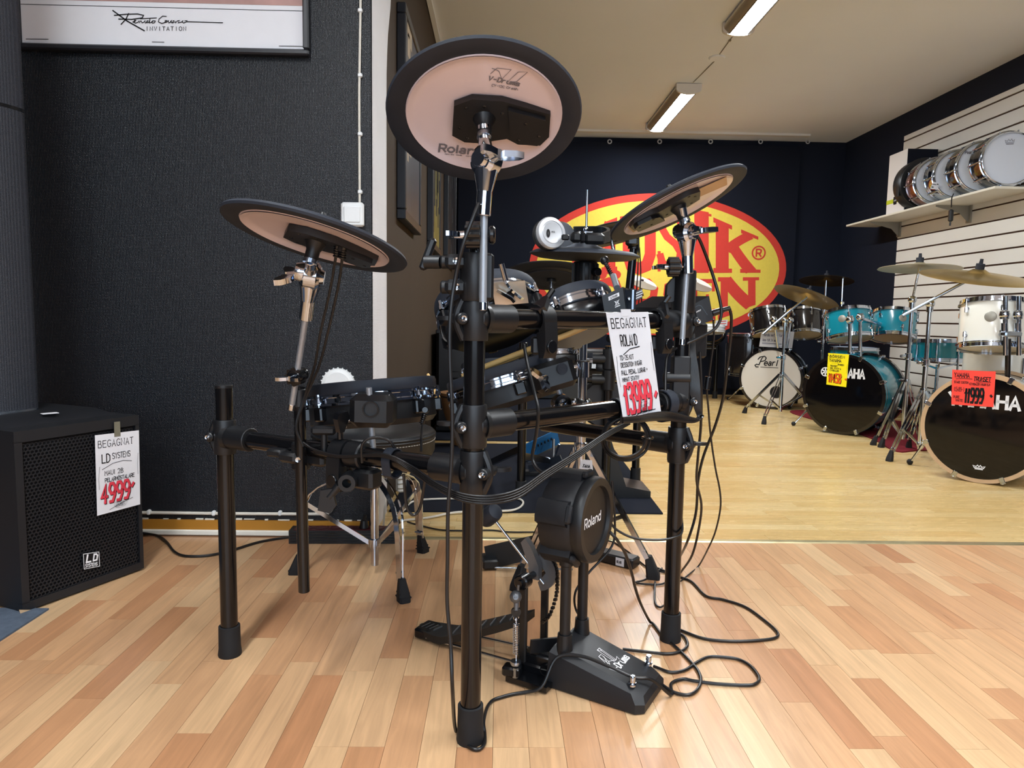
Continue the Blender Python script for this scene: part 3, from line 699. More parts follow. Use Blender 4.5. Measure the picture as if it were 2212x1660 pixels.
# left crash
cL = P(687, 503, 1.30); padL, frL = cym_pad('flat lying rubber cymbal pad with pale underside before the black wallpapered wall', cL, 18, .225, R=.168, prints=False)
bL = boom('slanting chrome boom stand under the flat cymbal pad by the black wall', cL, frL, P(672, 596, 1.345), P(664, 662, 1.37), P(629, 886, 1.43))
eye_clamp(bL, P(643, 812, 1.418), V(.2, .9, .1), UP, 1, .85)
TL_ = P(655, 830, 1.44)
MB().cyl(P(657, 1279, 1.44), P(646, 835, 1.44), .0118, n=20, bev=.001).build('support_tube', 'black_tube', bL)
MB().cyl(P(647, 880, 1.44), P(646, 840, 1.44), .0135, n=20, bev=.002).build('tube_sleeve', 'black_plastic', bL)
mb = MB(); c = P(650, 985, 1.455); mb.cyl(c-UP*.028, c+UP*.028, .019, n=20, bev=.002); mb.box(c+V(.035, .0, .0), (.05, .03, .04), Matrix.Rotation(-.5, 3, 'Z'), .006); mb.box(c+V(-.02, -.006, -.002), (.05, .028, .022), Matrix.Rotation(-.5, 3, 'Z'), .006); mb.box(c+V(-.052, .012, .004), (.04, .03, .016), Matrix.Rotation(-.4, 3, 'Z'), .004)
tc_ = mb.build('tube_clamp', 'black_plastic', bL); MB().lathe([(0, .004), (.003, .004), (.0055, .005), (.006, 0)], P(645, 993, 1.43), (0, -1, 0), 12).build('bolt', 'chrome', tc_)
# right crash
cR = P(1458, 432, 1.64); padR, frR = cym_pad('leaning rubber cymbal pad with taped pale underside before the yellow banner', cR, -27.7, .228, R=.166, spin=math.pi, prints=False)
bR = boom('chrome boom stand under the leaning cymbal pad before the banner', cR, frR, P(1484, 505, 1.635), P(1485, 562, 1.635), P(1473, 746, 1.63))
eye_clamp(bR, P(1462, 577, 1.64), _R, UP, 1)
MB().cyl(V(RP.x+.003, RP.y-.01, .9), P(1463, 588, RP.y-.01), .0125, n=18).build('support_tube', 'black_tube', bR)
# handwriting-like label strip on the right pad's underside
for (x0, x1) in ((-.118, -.03), (.06, .118)):
    tp = MB(); tp.add([frR @ V(x, y, -.0142+.0075*(1-(math.hypot(x, y)/.131)**2)-.0006) for x, y in ((x0, -.045), (x1, -.045), (x1, .03), (x0, .03))], [(0, 1, 2, 3)])
    tp.build('tape_strip', 'wood_hoop', padR)
mb = MB()
for (x0, st) in ((-.105, 'sabian'), (.066, 'ride')):
    for pl in strokes(st, 0, 0, .014, .008, .2): ribbon(mb, [(-(x0+a), b-.02) for a, b in pl], .0012, lambda x, y: frR @ V(-x if False else x, y, -.0155+.0075*(1-(math.hypot(x, y)/.131)**2)))
mb.build('scribble', 'ink_black', padR)
# ------------------------------------------------------------------ mesh pads
def mesh_pad(label, c, n, R, dep, xh=V(1, 0, 0), nl=6, group='mesh head pads of the electronic kit', name='drum_pad', phase=.3, gloss=False):
    fr = axis_frame(c, n, xh); t = thing(name, label, 'drum pad', c, group)
    MB(fr).lathe([(R*.9, .012), (R*.94, .016), (R*.985, .0145), (R, .008), (R, -.006), (R*.985, -.01), (R*.9, -.01)], n=64).build('rubber_rim', 'black_rubber', t)
    MB(fr).lathe([(0, .0105), (R*.92, .0105)], n=48).build('mesh_head', 'mesh_head', t)
    MB(fr).lathe([(R*.93, -.01), (R*.985, -.0105), (R*.985, -.015), (R*.955, -.017), (R*.955, -.026), (R*1.01, -.028), (R*1.01, -.033), (R*.93, -.033)], n=64).build('hoop', 'chrome', t)
    ns = 36; rr = lambda a: R*(.955+.03*max(0, math.cos(nl*(a-phase)))**3)
    vs = []; prof = [(.99, -.033), (1., -.04), (1., -dep+.012), (.93, -dep)]
    for k, z in prof: vs += [V(math.cos(2*math.pi*i/ns)*rr(2*math.pi*i/ns)*k, math.sin(2*math.pi*i/ns)*rr(2*math.pi*i/ns)*k, z) for i in range(ns)]
    fs = []
    for p in range(len(prof)-1):
        for i in range(ns): fs.append((p*ns+i, p*ns+(i+1) % ns, (p+1)*ns+(i+1) % ns, (p+1)*ns+i))
    fs.append(tuple((len(prof)-1)*ns+i for i in range(ns)))
    MB(fr).add(vs, fs).build('shell', 'black_plastic_gloss' if gloss else 'black_plastic', t)
    for i in range(nl):
        a = phase+2*math.pi*i/nl; x, y = math.cos(a), math.sin(a)
        lg = MB(fr); lg.box((x*R*.99, y*R*.99, -.05), (.02, .026, .03), Matrix.Rotation(a, 3, 'Z'), .003); o = lg.build('lug', 'black_plastic_gloss', t)
        MB(fr).cyl((x*R*1.015, y*R*1.015, -.046), (x*R*1.015, y*R*1.015, -.008), .0026, n=8).lathe([(.0065, -.03), (.0065, -.024), (.0045, -.018), (.0045, -.007), (0, -.006)], (x*R*1.015, y*R*1.015, 0), n=8).build('tension_rod', 'chrome', o)
    return t, fr
nS = V(-.10, .10, 1)
padS, frS = mesh_pad('wide black snare pad with chrome hoop standing low beside the round stool', P(803, 838, 1.62), nS, .148, .085, nl=8, phase=.1)
mb = MB(); c = P(802, 889, 1.42); mb.box(c+V(0, .03, 0), (.088, .08, .068), Matrix.Rotation(.02, 3, 'Y'), .012); mtb = mb.build('mount_block', 'black_plastic', padS)
MB().lathe([(.0165, .0), (.0165, .006), (.0135, .006), (.0135, -.002), (0, -.002)], P(801, 884, 1.4095), (0, -1, 0), 24).build('mount_hole', 'black_plastic_gloss', mtb)
kn = MB(); k0 = P(742, 908, 1.43); kn.box(k0, (.016, .02, .036), None, .004).cyl(k0, P(760, 906, 1.43), .006, n=10); kn.build('thumb_screw', 'chrome', mtb)
MB().cyl(P(797, 838, 1.425), P(808, 1000, 1.435), .0062, n=14).build('mount_rod', 'steel_knurl', padS)
pk = MB(); q = P(917, 893, 1.49); pk.cyl(q, P(912, 918, 1.488), .0052, .004, 10).cyl(P(921, 888, 1.52), P(918, 886, 1.485), .006, n=10)
for k in range(5): pk.torus(P(917-k*1.4, 896+k*4.2, 1.489), UP, .0048, .0013, 10, 5)
pk.build('jack_plug', 'black_plastic_gloss', padS)
# clamp hardware under the snare pad on the side bar
mb = MB(); c0 = on_bar(FP, LP, 770); c = V(c0.x, c0.y-.01, ZS)
mb.cyl(c+V(0, .01, 0)-dFL*.02, c+V(0, .01, 0)+dFL*.02, .0275, n=20, bev=.003); mb.box(c+V(.022, .0, -.045), (.05, .04, .04), Matrix.Rotation(-.5, 3, 'Z'), .006); mb.lathe([(.009, -.024), (.017, -.024), (.018, -.02), (.018, .014), (.009, .014)], c+V(-.012, -.01, -.048), (0, 1, 0), 20); mb.cyl(c+V(-.03, -.02, -.055), c+V(-.05, -.02, -.08), .008, n=10)
mb.prism([(-.01, 0), (.012, .004), (.02, -.03), (.008, -.046), (-.016, -.04)], -.006, .006, frame(c+V(-.055, -.02, -.065), V(1, 0, 0), UP, V(0, -1, 0)))
hb = mb.build('rod_holder', 'black_plastic', rack)
mb = MB(); k0 = P(700, 930, 1.42); mb.box(k0, (.05, .022, .018), None, .005).cyl(k0, k0-UP*.045, .007, n=10); mb.build('knob', 'black_plastic', hb)
# toms on the upper bar
padA, frA = mesh_pad('black tom pad with a flat mirror mounting plate and wing bolt', P(1052, 657, 1.66), disc_frame(P(1052, 657, 1.66), -14, .5).col[2].to_3d(), .124, .07, nl=6, phase=.52, gloss=True)
mp_ = MB(); 
c4 = [P(u, v, Y) for u, v, Y in ((1061, 613, 1.49), (1134, 607, 1.49), (1142, 655, 1.5), (1070, 661, 1.5))]
nn = (c4[1]-c4[0]).cross(c4[3]-c4[0]).normalized(); nn = nn if nn.dot(EYE-c4[0]) > 0 else -nn
mp_.add(c4+[p-nn*.006 for p in c4], [(0, 1, 2, 3), (4, 7, 6, 5), (0, 4, 5, 1), (1, 5, 6, 2), (2, 6, 7, 3), (3, 7, 4, 0)])
mp_.build('mounting_plate', 'mirror_plate', padA)
mb = MB(); c = (c4[0]+c4[2])/2+nn*.008
mb.cyl(P(1083, 570, 1.47), P(1093, 607, 1.475), .006, n=12); mb.bar(smooth([P(1091, 606, 1.475), P(1103, 625, 1.472), P(1112, 633, 1.478), P(1128, 646, 1.47)], 3), .012, .005, up=nn); mb.bar([P(1075, 628, 1.478), P(1105, 645, 1.474), P(1112, 653, 1.474)], .014, .006, up=nn); mb.cyl(c-nn*.01, c+nn*.012, .009, n=12)
mb.build('wing_bolt', 'chrome', padA)
padB, frB = mesh_pad('small black tom pad resting over the middle of the upper bar', P(1240, 664, 1.73), disc_frame(P(1240, 664, 1.73), -19, .45).col[2].to_3d(), .098, .066, nl=5, phase=-.95, gloss=True)
padC, frC = mesh_pad('black tom pad tilted sideways between the two bars with drumsticks on it', P(1084, 808, 1.77), V(-.30, .12, .95), .142, .085, nl=8, phase=.2)
mb = MB(); c = P(1195, 812, 1.66); fr = axis_frame(c, V(-.30, .1, .95)); mb.box(c, (.10, .09, .07), fr.to_3x3(), .012); o = mb.build('mount_block', 'black_plastic', padC)
MB().lathe([(.013, -.0), (.013, .003), (.0, .003)], P(1214, 797, 1.612), (0.25, -1, 0.05), 20).build('mount_hole', 'black_rubber', o)
MB().cyl(P(1182, 756, 1.64), P(1190, 782, 1.64), .0075, n=12).build('mount_rod', 'steel_knurl', padC)
MB().cyl(P(1199, 822, 1.66), P(1216, 868, 1.66), .007, n=12).build('mount_rod', 'steel_knurl', padC)
wm = MB(); wing(wm, P(1178, 816, 1.605), V(-.5, -.8, -.1), 1.3, up=V(.7, 0, .6)); wm.build('wing_nut', 'chrome', o)
# chrome ball clamp under that pad on the lower bar
mb = MB(); c = P(1212, 873, 1.64); mb.lathe([(.012, -.012), (.022, -.012), (.025, 0), (.022, .012), (.012, .012)], c, (.4, -1, .1), 20)
for k in range(5): mb.ball(c+V(.02+.011*k, .01, -.002+.006*math.sin(k*2)), .009, 10)
mb.cyl(c+V(.0, .0, -.03), c+V(.0, 0, .0), .007, n=10); o = mb.build('ball_clamp', 'chrome', rack); MB().ball(P(1249, 878, 1.66), .02, 14).build('ball_joint', 'black_plastic', o)
for pl in ([(1044, 785, 1.72), (1128, 755, 1.66)], [(1180, 745, 1.66), (1282, 703, 1.72)]):
    pass
def stick(a, b, lab, grp):
    a, b = Vector(a), Vector(b); d = (b-a).normalized(); L = (b-a).length
    o = MB().lathe([(0, 0), (.006, .002), (.0072, .01), (.0072, L*.7), (.0045, L-.02), (.0028, L-.012), (.0045, L-.006), (.0035, L-.001), (0, L)], a, d, 12).build('drumstick', 'wood_stick')
    return tag(o, lab, 'drumstick', grp)
stick(frC @ V(-.09, -.05, .022), frC @ V(.29, -.115, .05), 'pale wooden drumstick lying across the tilted tom pad', 'drumsticks on the tilted pad')
stick(frC @ V(-.10, -.012, .022), frC @ V(.27, .02, .045), 'pale wooden drumstick lying across the tilted tom pad', 'drumsticks on the tilted pad')
# trigger mount box beside the price sign
mb = MB(); c = P(1338, 652, 1.62)
poly = [P(u, v, 1.58) for u, v in ((1300, 640), (1345, 620), (1352, 672), (1318, 682), (1306, 676))]
bk = [p+V(.03, .09, .0) for p in poly]; N = len(poly)
mb.add(poly+bk, [tuple(range(N)), tuple(range(2*N-1, N-1, -1))]+[(i, N+i, N+(i+1) % N, (i+1) % N) for i in range(N)])
hh = thing('pad_mount', 'black angular mounting box with a printed label behind the top edge of the price sign', 'mount', poly[3]); mb.build('body', 'black_plastic', hh)
MB().box(P(1353, 648, 1.615), (.012, .06, .05), Matrix.Rotation(.5, 3, 'Z'), .003).cyl(P(1357, 648, 1.6), P(1372, 640, 1.6), .006, n=10).build('chrome_bracket', 'chrome_soft', hh)
mb = MB()
for k in range(8): mb.cyl(P(1365, 643, 1.6)+V(.0, .006*math.cos(k*.785), .008*math.sin(k*.785)), P(1386, 634, 1.6)+V(.0, .006*math.cos(k*.785), .008*math.sin(k*.785)), .0032, n=6)
mb.cyl(P(1365, 643, 1.6), P(1388, 633, 1.6), .007, n=10); mb.build('knurled_knob', 'dark_chrome', hh)
fq = sheet_map(P(1314, 642, 1.578), P(1337, 632, 1.578), P(1338, 640, 1.578), P(1315, 650, 1.578), .02, .008, .0008)
paper(hh, fq, .02, .008, 'paper', 'label_sticker'); lettering('lettering', 'ink_black', hh, fq, [(p, .0006) for p in strokes('SJ715180', .003, .002, .004, .0014)], .0014)
fq2 = sheet_map(P(1327, 652, 1.578), P(1337, 648, 1.578), P(1339, 660, 1.578), P(1329, 664, 1.578), .01, .012, .001)
lettering('bin_symbol', 'ink_white', hh, fq2, [([(0, 0.012), (.01, .003)], .0009), ([(.0, .003), (.01, .012)], .0009), ([(.002, .011), (.003, .003), (.007, .003), (.008, .011), (.002, .011)], .0009), ([(.0, .0), (.01, .0)], .0016)])
MB().cyl(P(1325, 596, 1.66), P(1333, 622, 1.62), .0075, n=12).build('mount_rod', 'steel_knurl', hh)
mb = MB(); mb.cyl(P(1335, 622, 1.64), P(1321, 597, 1.66), .004, n=8); mb.tube(smooth([P(1322, 598, 1.66), P(1312, 577, 1.68), P(1303, 560, 1.7)], 4), .0042, 8)
for k in range(7): mb.torus(P(1319-k*1.9, 590-k*4, 1.665), V(-.4, 0, 1), .0048, .0014, 10, 5)
mb.ball(P(1306, 563, 1.7), .011, 12); mb.build('plug_cable', 'cable', hh)
# sound module behind the right post
mo = thing('sound_module', 'black slanted sound module behind the rack post with plugs in its side', 'sound module', P(1515, 730, 1.8))
poly = [P(u, v, 1.74) for u, v in ((1484, 665), (1532, 640), (1541, 691), (1486, 712))]
bk = [p+V(-.12, .1, .0)+UP*.0 for p in poly]
MB().add(poly+bk, [(0, 1, 2, 3), (7, 6, 5, 4), (0, 4, 5, 1), (1, 5, 6, 2), (2, 6, 7, 3), (3, 7, 4, 0)]).build('body', 'dark_plastic', mo)
fm = sheet_map(poly[0], poly[1], poly[2], poly[3], .06, .055, .0008)
lettering('panel_print', 'ink_white', mo, fm, [(p, .0008) for p in strokes('PHONES', .004, .038, .0028, .002)+strokes('TRIGGER INPUT', .003, .032, .0028, .002)])
lettering('panel_groove', 'black_plastic_gloss', mo, fm, [([(.002, .044), (.03, .047), (.036, .043), (.048, .016)], .0014)])
mb = MB(); mb.cyl(P(1538, 678, 1.76), P(1562, 670, 1.76), .0085, .0075, 12, bev=.001).cyl(P(1562, 670, 1.76), P(1577, 666, 1.76), .006, n=10); mb.build('side_plug', 'black_plastic_gloss', mo)
MB().box(P(1497, 735, 1.78), (.05, .06, .09), Matrix.Rotation(.3, 3, 'Z'), .006).build('module_mount', 'black_plastic', mo)
# ------------------------------------------------------------------ stands on tripods
def rfoot(parent, foot_c, outd, s=1., ribs=True):
    o = Vector((outd.x, outd.y, 0)).normalized(); f = Vector(foot_c); f.z = 0
    sd = UP.cross(o); mb = MB(); secs = []
    H = .062*s
    for k, (z, hw, ho, sh) in enumerate([(0, .016, .018, .0), (.012, .0165, .0175, -.001), (.03, .0145, .0145, -.006), (.048, .0115, .0115, -.011), (.062, .009, .009, -.015)]):
        c = f+o*sh*s+UP*z*s; secs.append([c+sd*(hw*a*s)+o*(ho*b*s) for a, b in ((-1, -.7), (-.7, -1), (.7, -1), (1, -.7), (1, .7), (.7, 1), (-.7, 1), (-1, .7))])
    vs = [p for q in secs for p in q]; fs = [tuple(range(7, -1, -1)), tuple(range(32, 40))]
    for k in range(4):
        for i in range(8): fs.append((k*8+i, k*8+(i+1) % 8, (k+1)*8+(i+1) % 8, (k+1)*8+i))
    mb.add(vs, fs)
    if ribs:
        for k in range(4):
            z = (.014+.011*k)*s; c = f+UP*z-o*(.002+.011*k*.3)*s
            mb.box(c, ((.034-.005*k)*s, (.036-.006*k)*s, .0035*s), Matrix((sd, o, UP)).transposed())
    return mb.build('rubber_foot', 'rubber_foot', parent)
def tripod(parent, c, zt, zl, feet, bend=.0, w=.012, t=.004, gap=.012, m='chrome', fs=1., ribs=True):
    """legs of two parallel flat bars from the upper collar to rubber feet, braced from the lower collar"""
    for f in feet:
        o = Vector((f.x-c.x, f.y-c.y, 0)).normalized(); sd = UP.cross(o); r = (Vector((f.x, f.y, 0))-Vector((c.x, c.y, 0))).length
        top = V(c.x, c.y, zt)+o*.02; end = V(f.x, f.y, .055*fs)-o*.018*fs
        mid = top.lerp(end, .5)+(o*.1+UP*.1)*bend*2; q1 = top.lerp(mid, .45)-(o*.2-UP*.1)*bend
        pts = smooth([top, q1, mid, end], 5) if bend else [top, end]
        mb = MB()
        for sg in (-1, 1):
            pp = [p+sd*sg*gap*(.5+.5*math.sin(math.pi*min(1, .1+i/max(1, len(pts)-1)*.95))) if bend else p+sd*sg*gap*.7 for i, p in enumerate(pts)]
            mb.bar(pp, w, t, up=o)
        mb.cyl(end+UP*.02-o*.01-sd*gap, end+UP*.02-o*.01+sd*gap, .003, n=6)
        lg = mb.build('leg', m, parent); rfoot(lg, f, o, fs, ribs)
        at = pts[int(len(pts)*.72)] if bend else top.lerp(end, .62)
        MB().bar([V(c.x, c.y, zl)+o*.016, at], w*.9, t, up=UP).build('brace', m, parent)
    MB().lathe([(.0125, .018), (.021, .016), (.022, 0), (.021, -.016), (.0125, -.018)], V(c.x, c.y, zt), n=20).build('leg_collar', m, parent)
    MB().lathe([(.0125, .014), (.019, .013), (.0195, 0), (.019, -.013), (.0125, -.014)], V(c.x, c.y, zl), n=20).build('leg_collar', m, parent)
# drum stool
sc = V(-.372, 2.115, 0)
st = thing('drum_stool', 'round black vinyl drum stool with chrome tripod legs beside the snare pad', 'stool', sc)
tripod(st, sc, .31, .10, [G(872, 1300), G(914, 1193), G(637, 1240)], bend=.35, w=.015, gap=.013)
MB().cyl(sc+UP*.045, sc+UP*.40, .0125, n=20).cyl(sc+UP*.03, sc+UP*.06, .0115, n=20).build('tube', 'chrome', st)
MB().cyl(sc+UP*.30, sc+UP*.36, .017, n=20, bev=.002).cyl(sc+UP*.36+V(0, 0, 0), sc+UP*.375, .05, n=20).build('seat_clamp', 'chrome', st)
Rs = .182; zt = .462
MB().lathe([(0, zt-.004), (Rs*.6, zt), (Rs*.9, zt-.003), (Rs*.98, zt-.01), (Rs, zt-.018)], sc, n=56).build('seat_top', 'seat_vinyl', st)
MB().lathe([(Rs, zt-.018), (Rs*1.005, zt-.03), (Rs*1.0, zt-.07), (Rs*.97, zt-.082), (0, zt-.084)], sc, n=56).build('seat_side', 'leather_side', st)
MB().torus(sc+UP*(zt-.018), UP, Rs*1.003, .0028, 64, 6).torus(sc+UP*(zt-.026), UP, Rs*1.006, .0024, 64, 6).build('piping', 'seat_vinyl', st)
mb = MB()
for i in range(120):
    a = 2*math.pi*i/120; mb.box(sc+V(Rs*1.006*math.cos(a), Rs*1.006*math.sin(a), zt-.035), (.0015, .006, .0015), Matrix.Rotation(a, 3, 'Z'))
o = mb.build('stitching', 'stitch', st); o['kind'] = 'stuff'
# hi-hat stand, pad and headphones
hc = V(.262, 2.17, 0)
hs = thing('hi_hat_stand', 'chrome hi-hat stand with braced tripod behind the kick pad', 'hi-hat stand', hc)
tripod(hs, hc, .395, .13, [G(1411, 1250), G(1118, 1275), V(.30, 2.47, 0)], w=.014, gap=.014, m='chrome', fs=1.15, ribs=False)
def zat(v, u=1255): return P(u, v, hc.y).z
MB().cyl(hc+UP*.05, hc+UP*zat(800), .0145, n=22).build('lower_tube', 'chrome', hs)
MB().lathe([(.0145, 0), (.0205, .0), (.0195, .05), (.0145, .05)], hc+UP*zat(815), n=22).cyl(hc+V(-.05, -.01, zat(797)), hc+V(-.018, -.01, zat(790)), .007, n=10).build('height_clamp', 'chrome', hs)
wm = MB(); wing(wm, hc+V(-.03, -.02, zat(795)), V(-.9, -.4, -.1), .9); wm.build('wing_nut', 'chrome', hs)
MB().torus(hc+UP*zat(780), UP, .0185, .003, 24, 6).build('memory_ring', 'black_plastic', hs)
MB().cyl(hc+UP*zat(800), hc+UP*zat(700), .0125, n=22).build('upper_tube', 'chrome', hs)
MB().cyl(hc+UP*zat(700), V(hc.x, hc.y, P(1262, 410, hc.y).z), .0035, n=10).build('pull_rod', 'chrome', hs)
# its foot pedal, seen beside the stand leg
a, b = G(1050, 1206, .03), G(1200, 1172, .07)
pd = MB(); d = (b-a); pd.bar([a, a+d*.3, a+d*.9], .075, .01, up=UP); pd.box(a+UP*(-.012)+d*.04, (.05, .08, .03), Matrix.Rotation(math.atan2(d.y, d.x), 3, 'Z'), .005)
for k in range(6): pd.bar([a+d*(.3+.08*k)+UP*.011, a+d*(.34+.08*k)+UP*.012], .05, .004, up=UP)
pd.build('footboard', 'black_plastic', hs)
MB().cyl(a+V(0, -.03, -.02), hc+V(-.02, -.04, .015), .003, n=8).cyl(a+V(0, .03, -.02), hc+V(-.02, .04, .015), .003, n=8).build('radius_rods', 'chrome_soft', hs)
ht = thing('hang_tag', 'small white maker tag hanging on the hi-hat stand', 'tag', P(1272, 1010, 2.06))
ft = sheet_map(P(1256, 993, 2.06), P(1279, 995, 2.06), P(1281, 1016, 2.06), P(1251, 1013, 2.06), .04, .03, .0008)
paper(ht, ft, .04, .03, 'paper', 'card'); lettering('lettering', 'ink_black', ht, ft, [(p, .0022) for p in strokes('TAMA', .008, .006, .009, .0045, .2)])
MB().tube(smooth([P(1268, 996, 2.06), P(1268, 985, 2.07), P(1262, 976, 2.1)], 4), .0008, 5).build('string', 'cable', ht)
hp = thing('hi_hat_pad', 'black rubber hi-hat pad on its stand with silver headphones lying on it', 'hi-hat pad', V(hc.x, hc.y, P(1258, 560, hc.y).z))
zc = P(1259, 548, hc.y).z; fr = axis_frame(V(hc.x-.004, hc.y, zc), V(.03, -.035, 1))
MB(fr).lathe([(0, .036), (.018, .035), (.04, .026), (.06, .016), (.1, .012), (.15, .006), (.166, -.002), (.168, -.006), (.163, -.008)], n=64).build('rubber_disc', 'black_rubber', hp)
MB(fr).lathe([(.163, -.008), (.14, -.016), (.1, -.02), (.05, -.022), (0, -.022)], n=56).build('bottom_shell', 'dark_plastic', hp)
mb = MB(); c = V(hc.x, hc.y, 0)
mb.lathe([(0, zat(566)), (.035, zat(566)), (.038, zat(570)), (.038, zat(608)), (.034, zat(612)), (0, zat(612))][::-1], c, n=28)
for k in range(14): a_ = 2*math.pi*k/14; mb.box(c+V(.038*math.cos(a_), .038*math.sin(a_), zat(590)), (.006, .006, .055), Matrix.Rotation(a_, 3, 'Z'))
mb.cyl(V(hc.x, hc.y, zat(700)), V(hc.x, hc.y, zat(610)), .016, n=18); mb.build('controller', 'black_plastic', hp)
kb = MB().cyl(P(1293, 588, 2.12), P(1284, 588, 2.14), .013, n=16, bev=.002).cyl(P(1284, 589, 2.14), P(1272, 590, 2.16), .006, n=10).build('adjust_knob', 'black_plastic_gloss', hp)
mb = MB(); mb.cyl(fr @ V(0, 0, .034), fr @ V(0, 0, .062), .009, n=14); mb.box(fr @ V(0, 0, .064), (.045, .012, .007), None, .003); mb.ball(fr @ V(0, 0, .072), .008, 10); mb.build('clutch', 'chrome', hp)
hd = thing('headphones', 'silver and black headphones lying on the hi-hat pad', 'headphones', P(1185, 538, 2.08))
n = V(.42, -.9, .12).normalized(); c = P(1190, 504, 2.04); fr = axis_frame(c, n)
MB(fr).lathe([(0, -.012), (.036, -.012), (.0455, -.006), (.0465, .002), (.043, .008), (.034, .0095), (.034, .006)], n=40).build('cup_ring', 'silver_paint', hd)
MB(fr).lathe([(.0342, .0065), (.03, .01), (.02, .0085), (0, .0075)], n=40).build('cup_plate', 'silver_paint', hd)
MB(fr).lathe([(.02, -.032), (.038, -.034), (.045, -.028), (.045, -.014), (.036, -.01)], n=40).build('ear_cushion', 'seat_vinyl', hd)
fh = lambda x, y, o=0: fr @ V(x, y, .0102)
mb = MB()
for p in strokes('AKG', -.004, .0, .004, .003): ribbon(mb, p, .0009, fh)
ribbon(mb, arc(-.014, -.004, .0035, .0095, 0, 360, 20), .005, fh); mb.build('cup_print', 'ink_black', hd)
mb = MB(); mb.box(P(1221, 513, 2.03), (.022, .012, .016), Matrix.Rotation(.2, 3, 'Z'), .003); mb.box(P(1244, 513, 2.03), (.03, .03, .03), Matrix.Rotation(.15, 3, 'Z'), .007); mb.box(P(1258, 513, 2.03), (.012, .034, .034), Matrix.Rotation(.15, 3, 'Z'), .006); mb.box(P(1283, 516, 2.04), (.06, .03, .032), Matrix.Rotation(.15, 3, 'Z'), .008)
mb.bar(smooth([P(1300, 516, 2.05), P(1315, 508, 2.12), P(1300, 500, 2.22), P(1240, 500, 2.27)], 5), .03, .01, up=UP); mb.build('headband', 'black_plastic', hd)
c2 = P(1215, 510, 2.25); MB(axis_frame(c2, -n)).lathe([(0, -.01), (.04, -.01), (.046, 0), (.04, .01), (.0, .011)], n=32).build('cup_ring', 'chrome_soft', hd)
# kick pad tower
O = V(.299, 1.345, 0); dk = V(.86, -.51, 0).normalized(); pk_ = V(.51, .86, 0).normalized()
KM = frame(O, dk, pk_, UP)
kt = thing('kick_pad', 'black kick drum pad tower with round front and wide foot plate', 'kick pad', O-dk*.1+pk_*.07)
# base plate: rear high, front low, bevelled rim
pr = [(-.215, .0), (-.012, -.006), (.004, .008), (.004, .132), (-.012, .146), (-.215, .150)]
top = [(-.205, .016, .092), (-.04, .016, .05), (-.02, .028, .045), (-.02, .112, .045), (-.04, .126, .05), (-.205, .134, .092)]
bv = [(-.215, .0, .03), (-.012, -.006, .022), (.004, .008, .02), (.004, .132, .02), (-.012, .146, .022), (-.215, .150, .03)]
mid_ = [(-.213, .006, .078), (-.025, .004, .038), (-.003, .018, .033), (-.003, .122, .033), (-.025, .136, .038), (-.213, .144, .078)]
vs = [V(x, y, .003) for x, y in pr]+[V(*p) for p in bv]+[V(*p) for p in mid_]+[V(*p) for p in top]; fs = []
for k in range(3):
    for i in range(6): fs.append((k*6+i, k*6+(i+1) % 6, (k+1)*6+(i+1) % 6, (k+1)*6+i))
fs.append(tuple(range(18, 24))); fs.append(tuple(range(5, -1, -1)))
base = MB(KM).add(vs, fs).build('base_plate', 'dark_plastic', kt, ang=25)
for (x, y) in ((-.028, .02), (-.028, .122)):
    mb = MB(KM); z0 = .047
    mb.lathe([(0.007, 0), (.0062, .012), (.0062, .02), (.005, .022), (0, .022)], (x, y, z0), n=14).torus((x, y, z0+.006), (0, 0, 1), .007, .002, 14, 6); mb.build('anchor_bolt', 'chrome', base)
PX0 = -.186
for y in (.026, .118):
    MB(KM).lathe([(.019, .075), (.0165, .1), (.0155, .118), (.0125, .118)], (PX0, y, 0), n=20).cyl((PX0, y, .1), (PX0, y, .31), .0117, n=20).build('upright', 'black_plastic', kt)
    MB(KM).cyl((PX0, y, .27), (PX0, y, .325), .0155, n=20, bev=.002).build('upright_socket', 'black_plastic', kt)
zk, yk = .366, .072; KF = KM @ frame(V(PX0, yk, zk), V(0, 1, 0), V(0, 0, 1), V(1, 0, 0))
rk = .098
MB(KF).lathe([(0, -.055), (rk*.78, -.055), (rk*.9, -.05), (rk*.94, -.03), (rk*.94, .008), (rk*.9, .028), (rk*.86, .032)], n=48).build('body', 'dark_plastic', kt)
MB(KF).lathe([(rk*.86, .024), (rk*.93, .026), (rk*.955, .033), (rk*.95, .045), (rk*.92, .051), (rk*.76, .05), (rk*.74, .041)], n=56).build('front_ring', 'black_plastic', kt)
fp = MB(KF).lathe([(rk*.75, .042), (0, .042)], n=48).build('front_face', 'black_plastic', kt)
fk = lambda x, y, o=0: KF @ V(x, y, .0428)
mb = MB()
for p in strokes('Roland', -.052, -.008, .02, .0125): ribbon(mb, p, .0034, fk)
mb.build('lettering', 'ink_white', fp)
for k in range(5):
    a = math.radians(90+72*k); fr = KF @ Matrix.Rotation(a, 4, 'Z')
    mb = MB(fr); mb.prism([(rk*.85, -.028), (rk*1.02, -.024), (rk*1.06, -.012), (rk*1.06, .012), (rk*1.02, .024), (rk*.85, .028)], -.05, .02, scale_top=1.)
    mb.box((rk*1.0, 0, .024), (.016, .04, .014), None, .004); mb.build('rib', 'dark_plastic', kt)
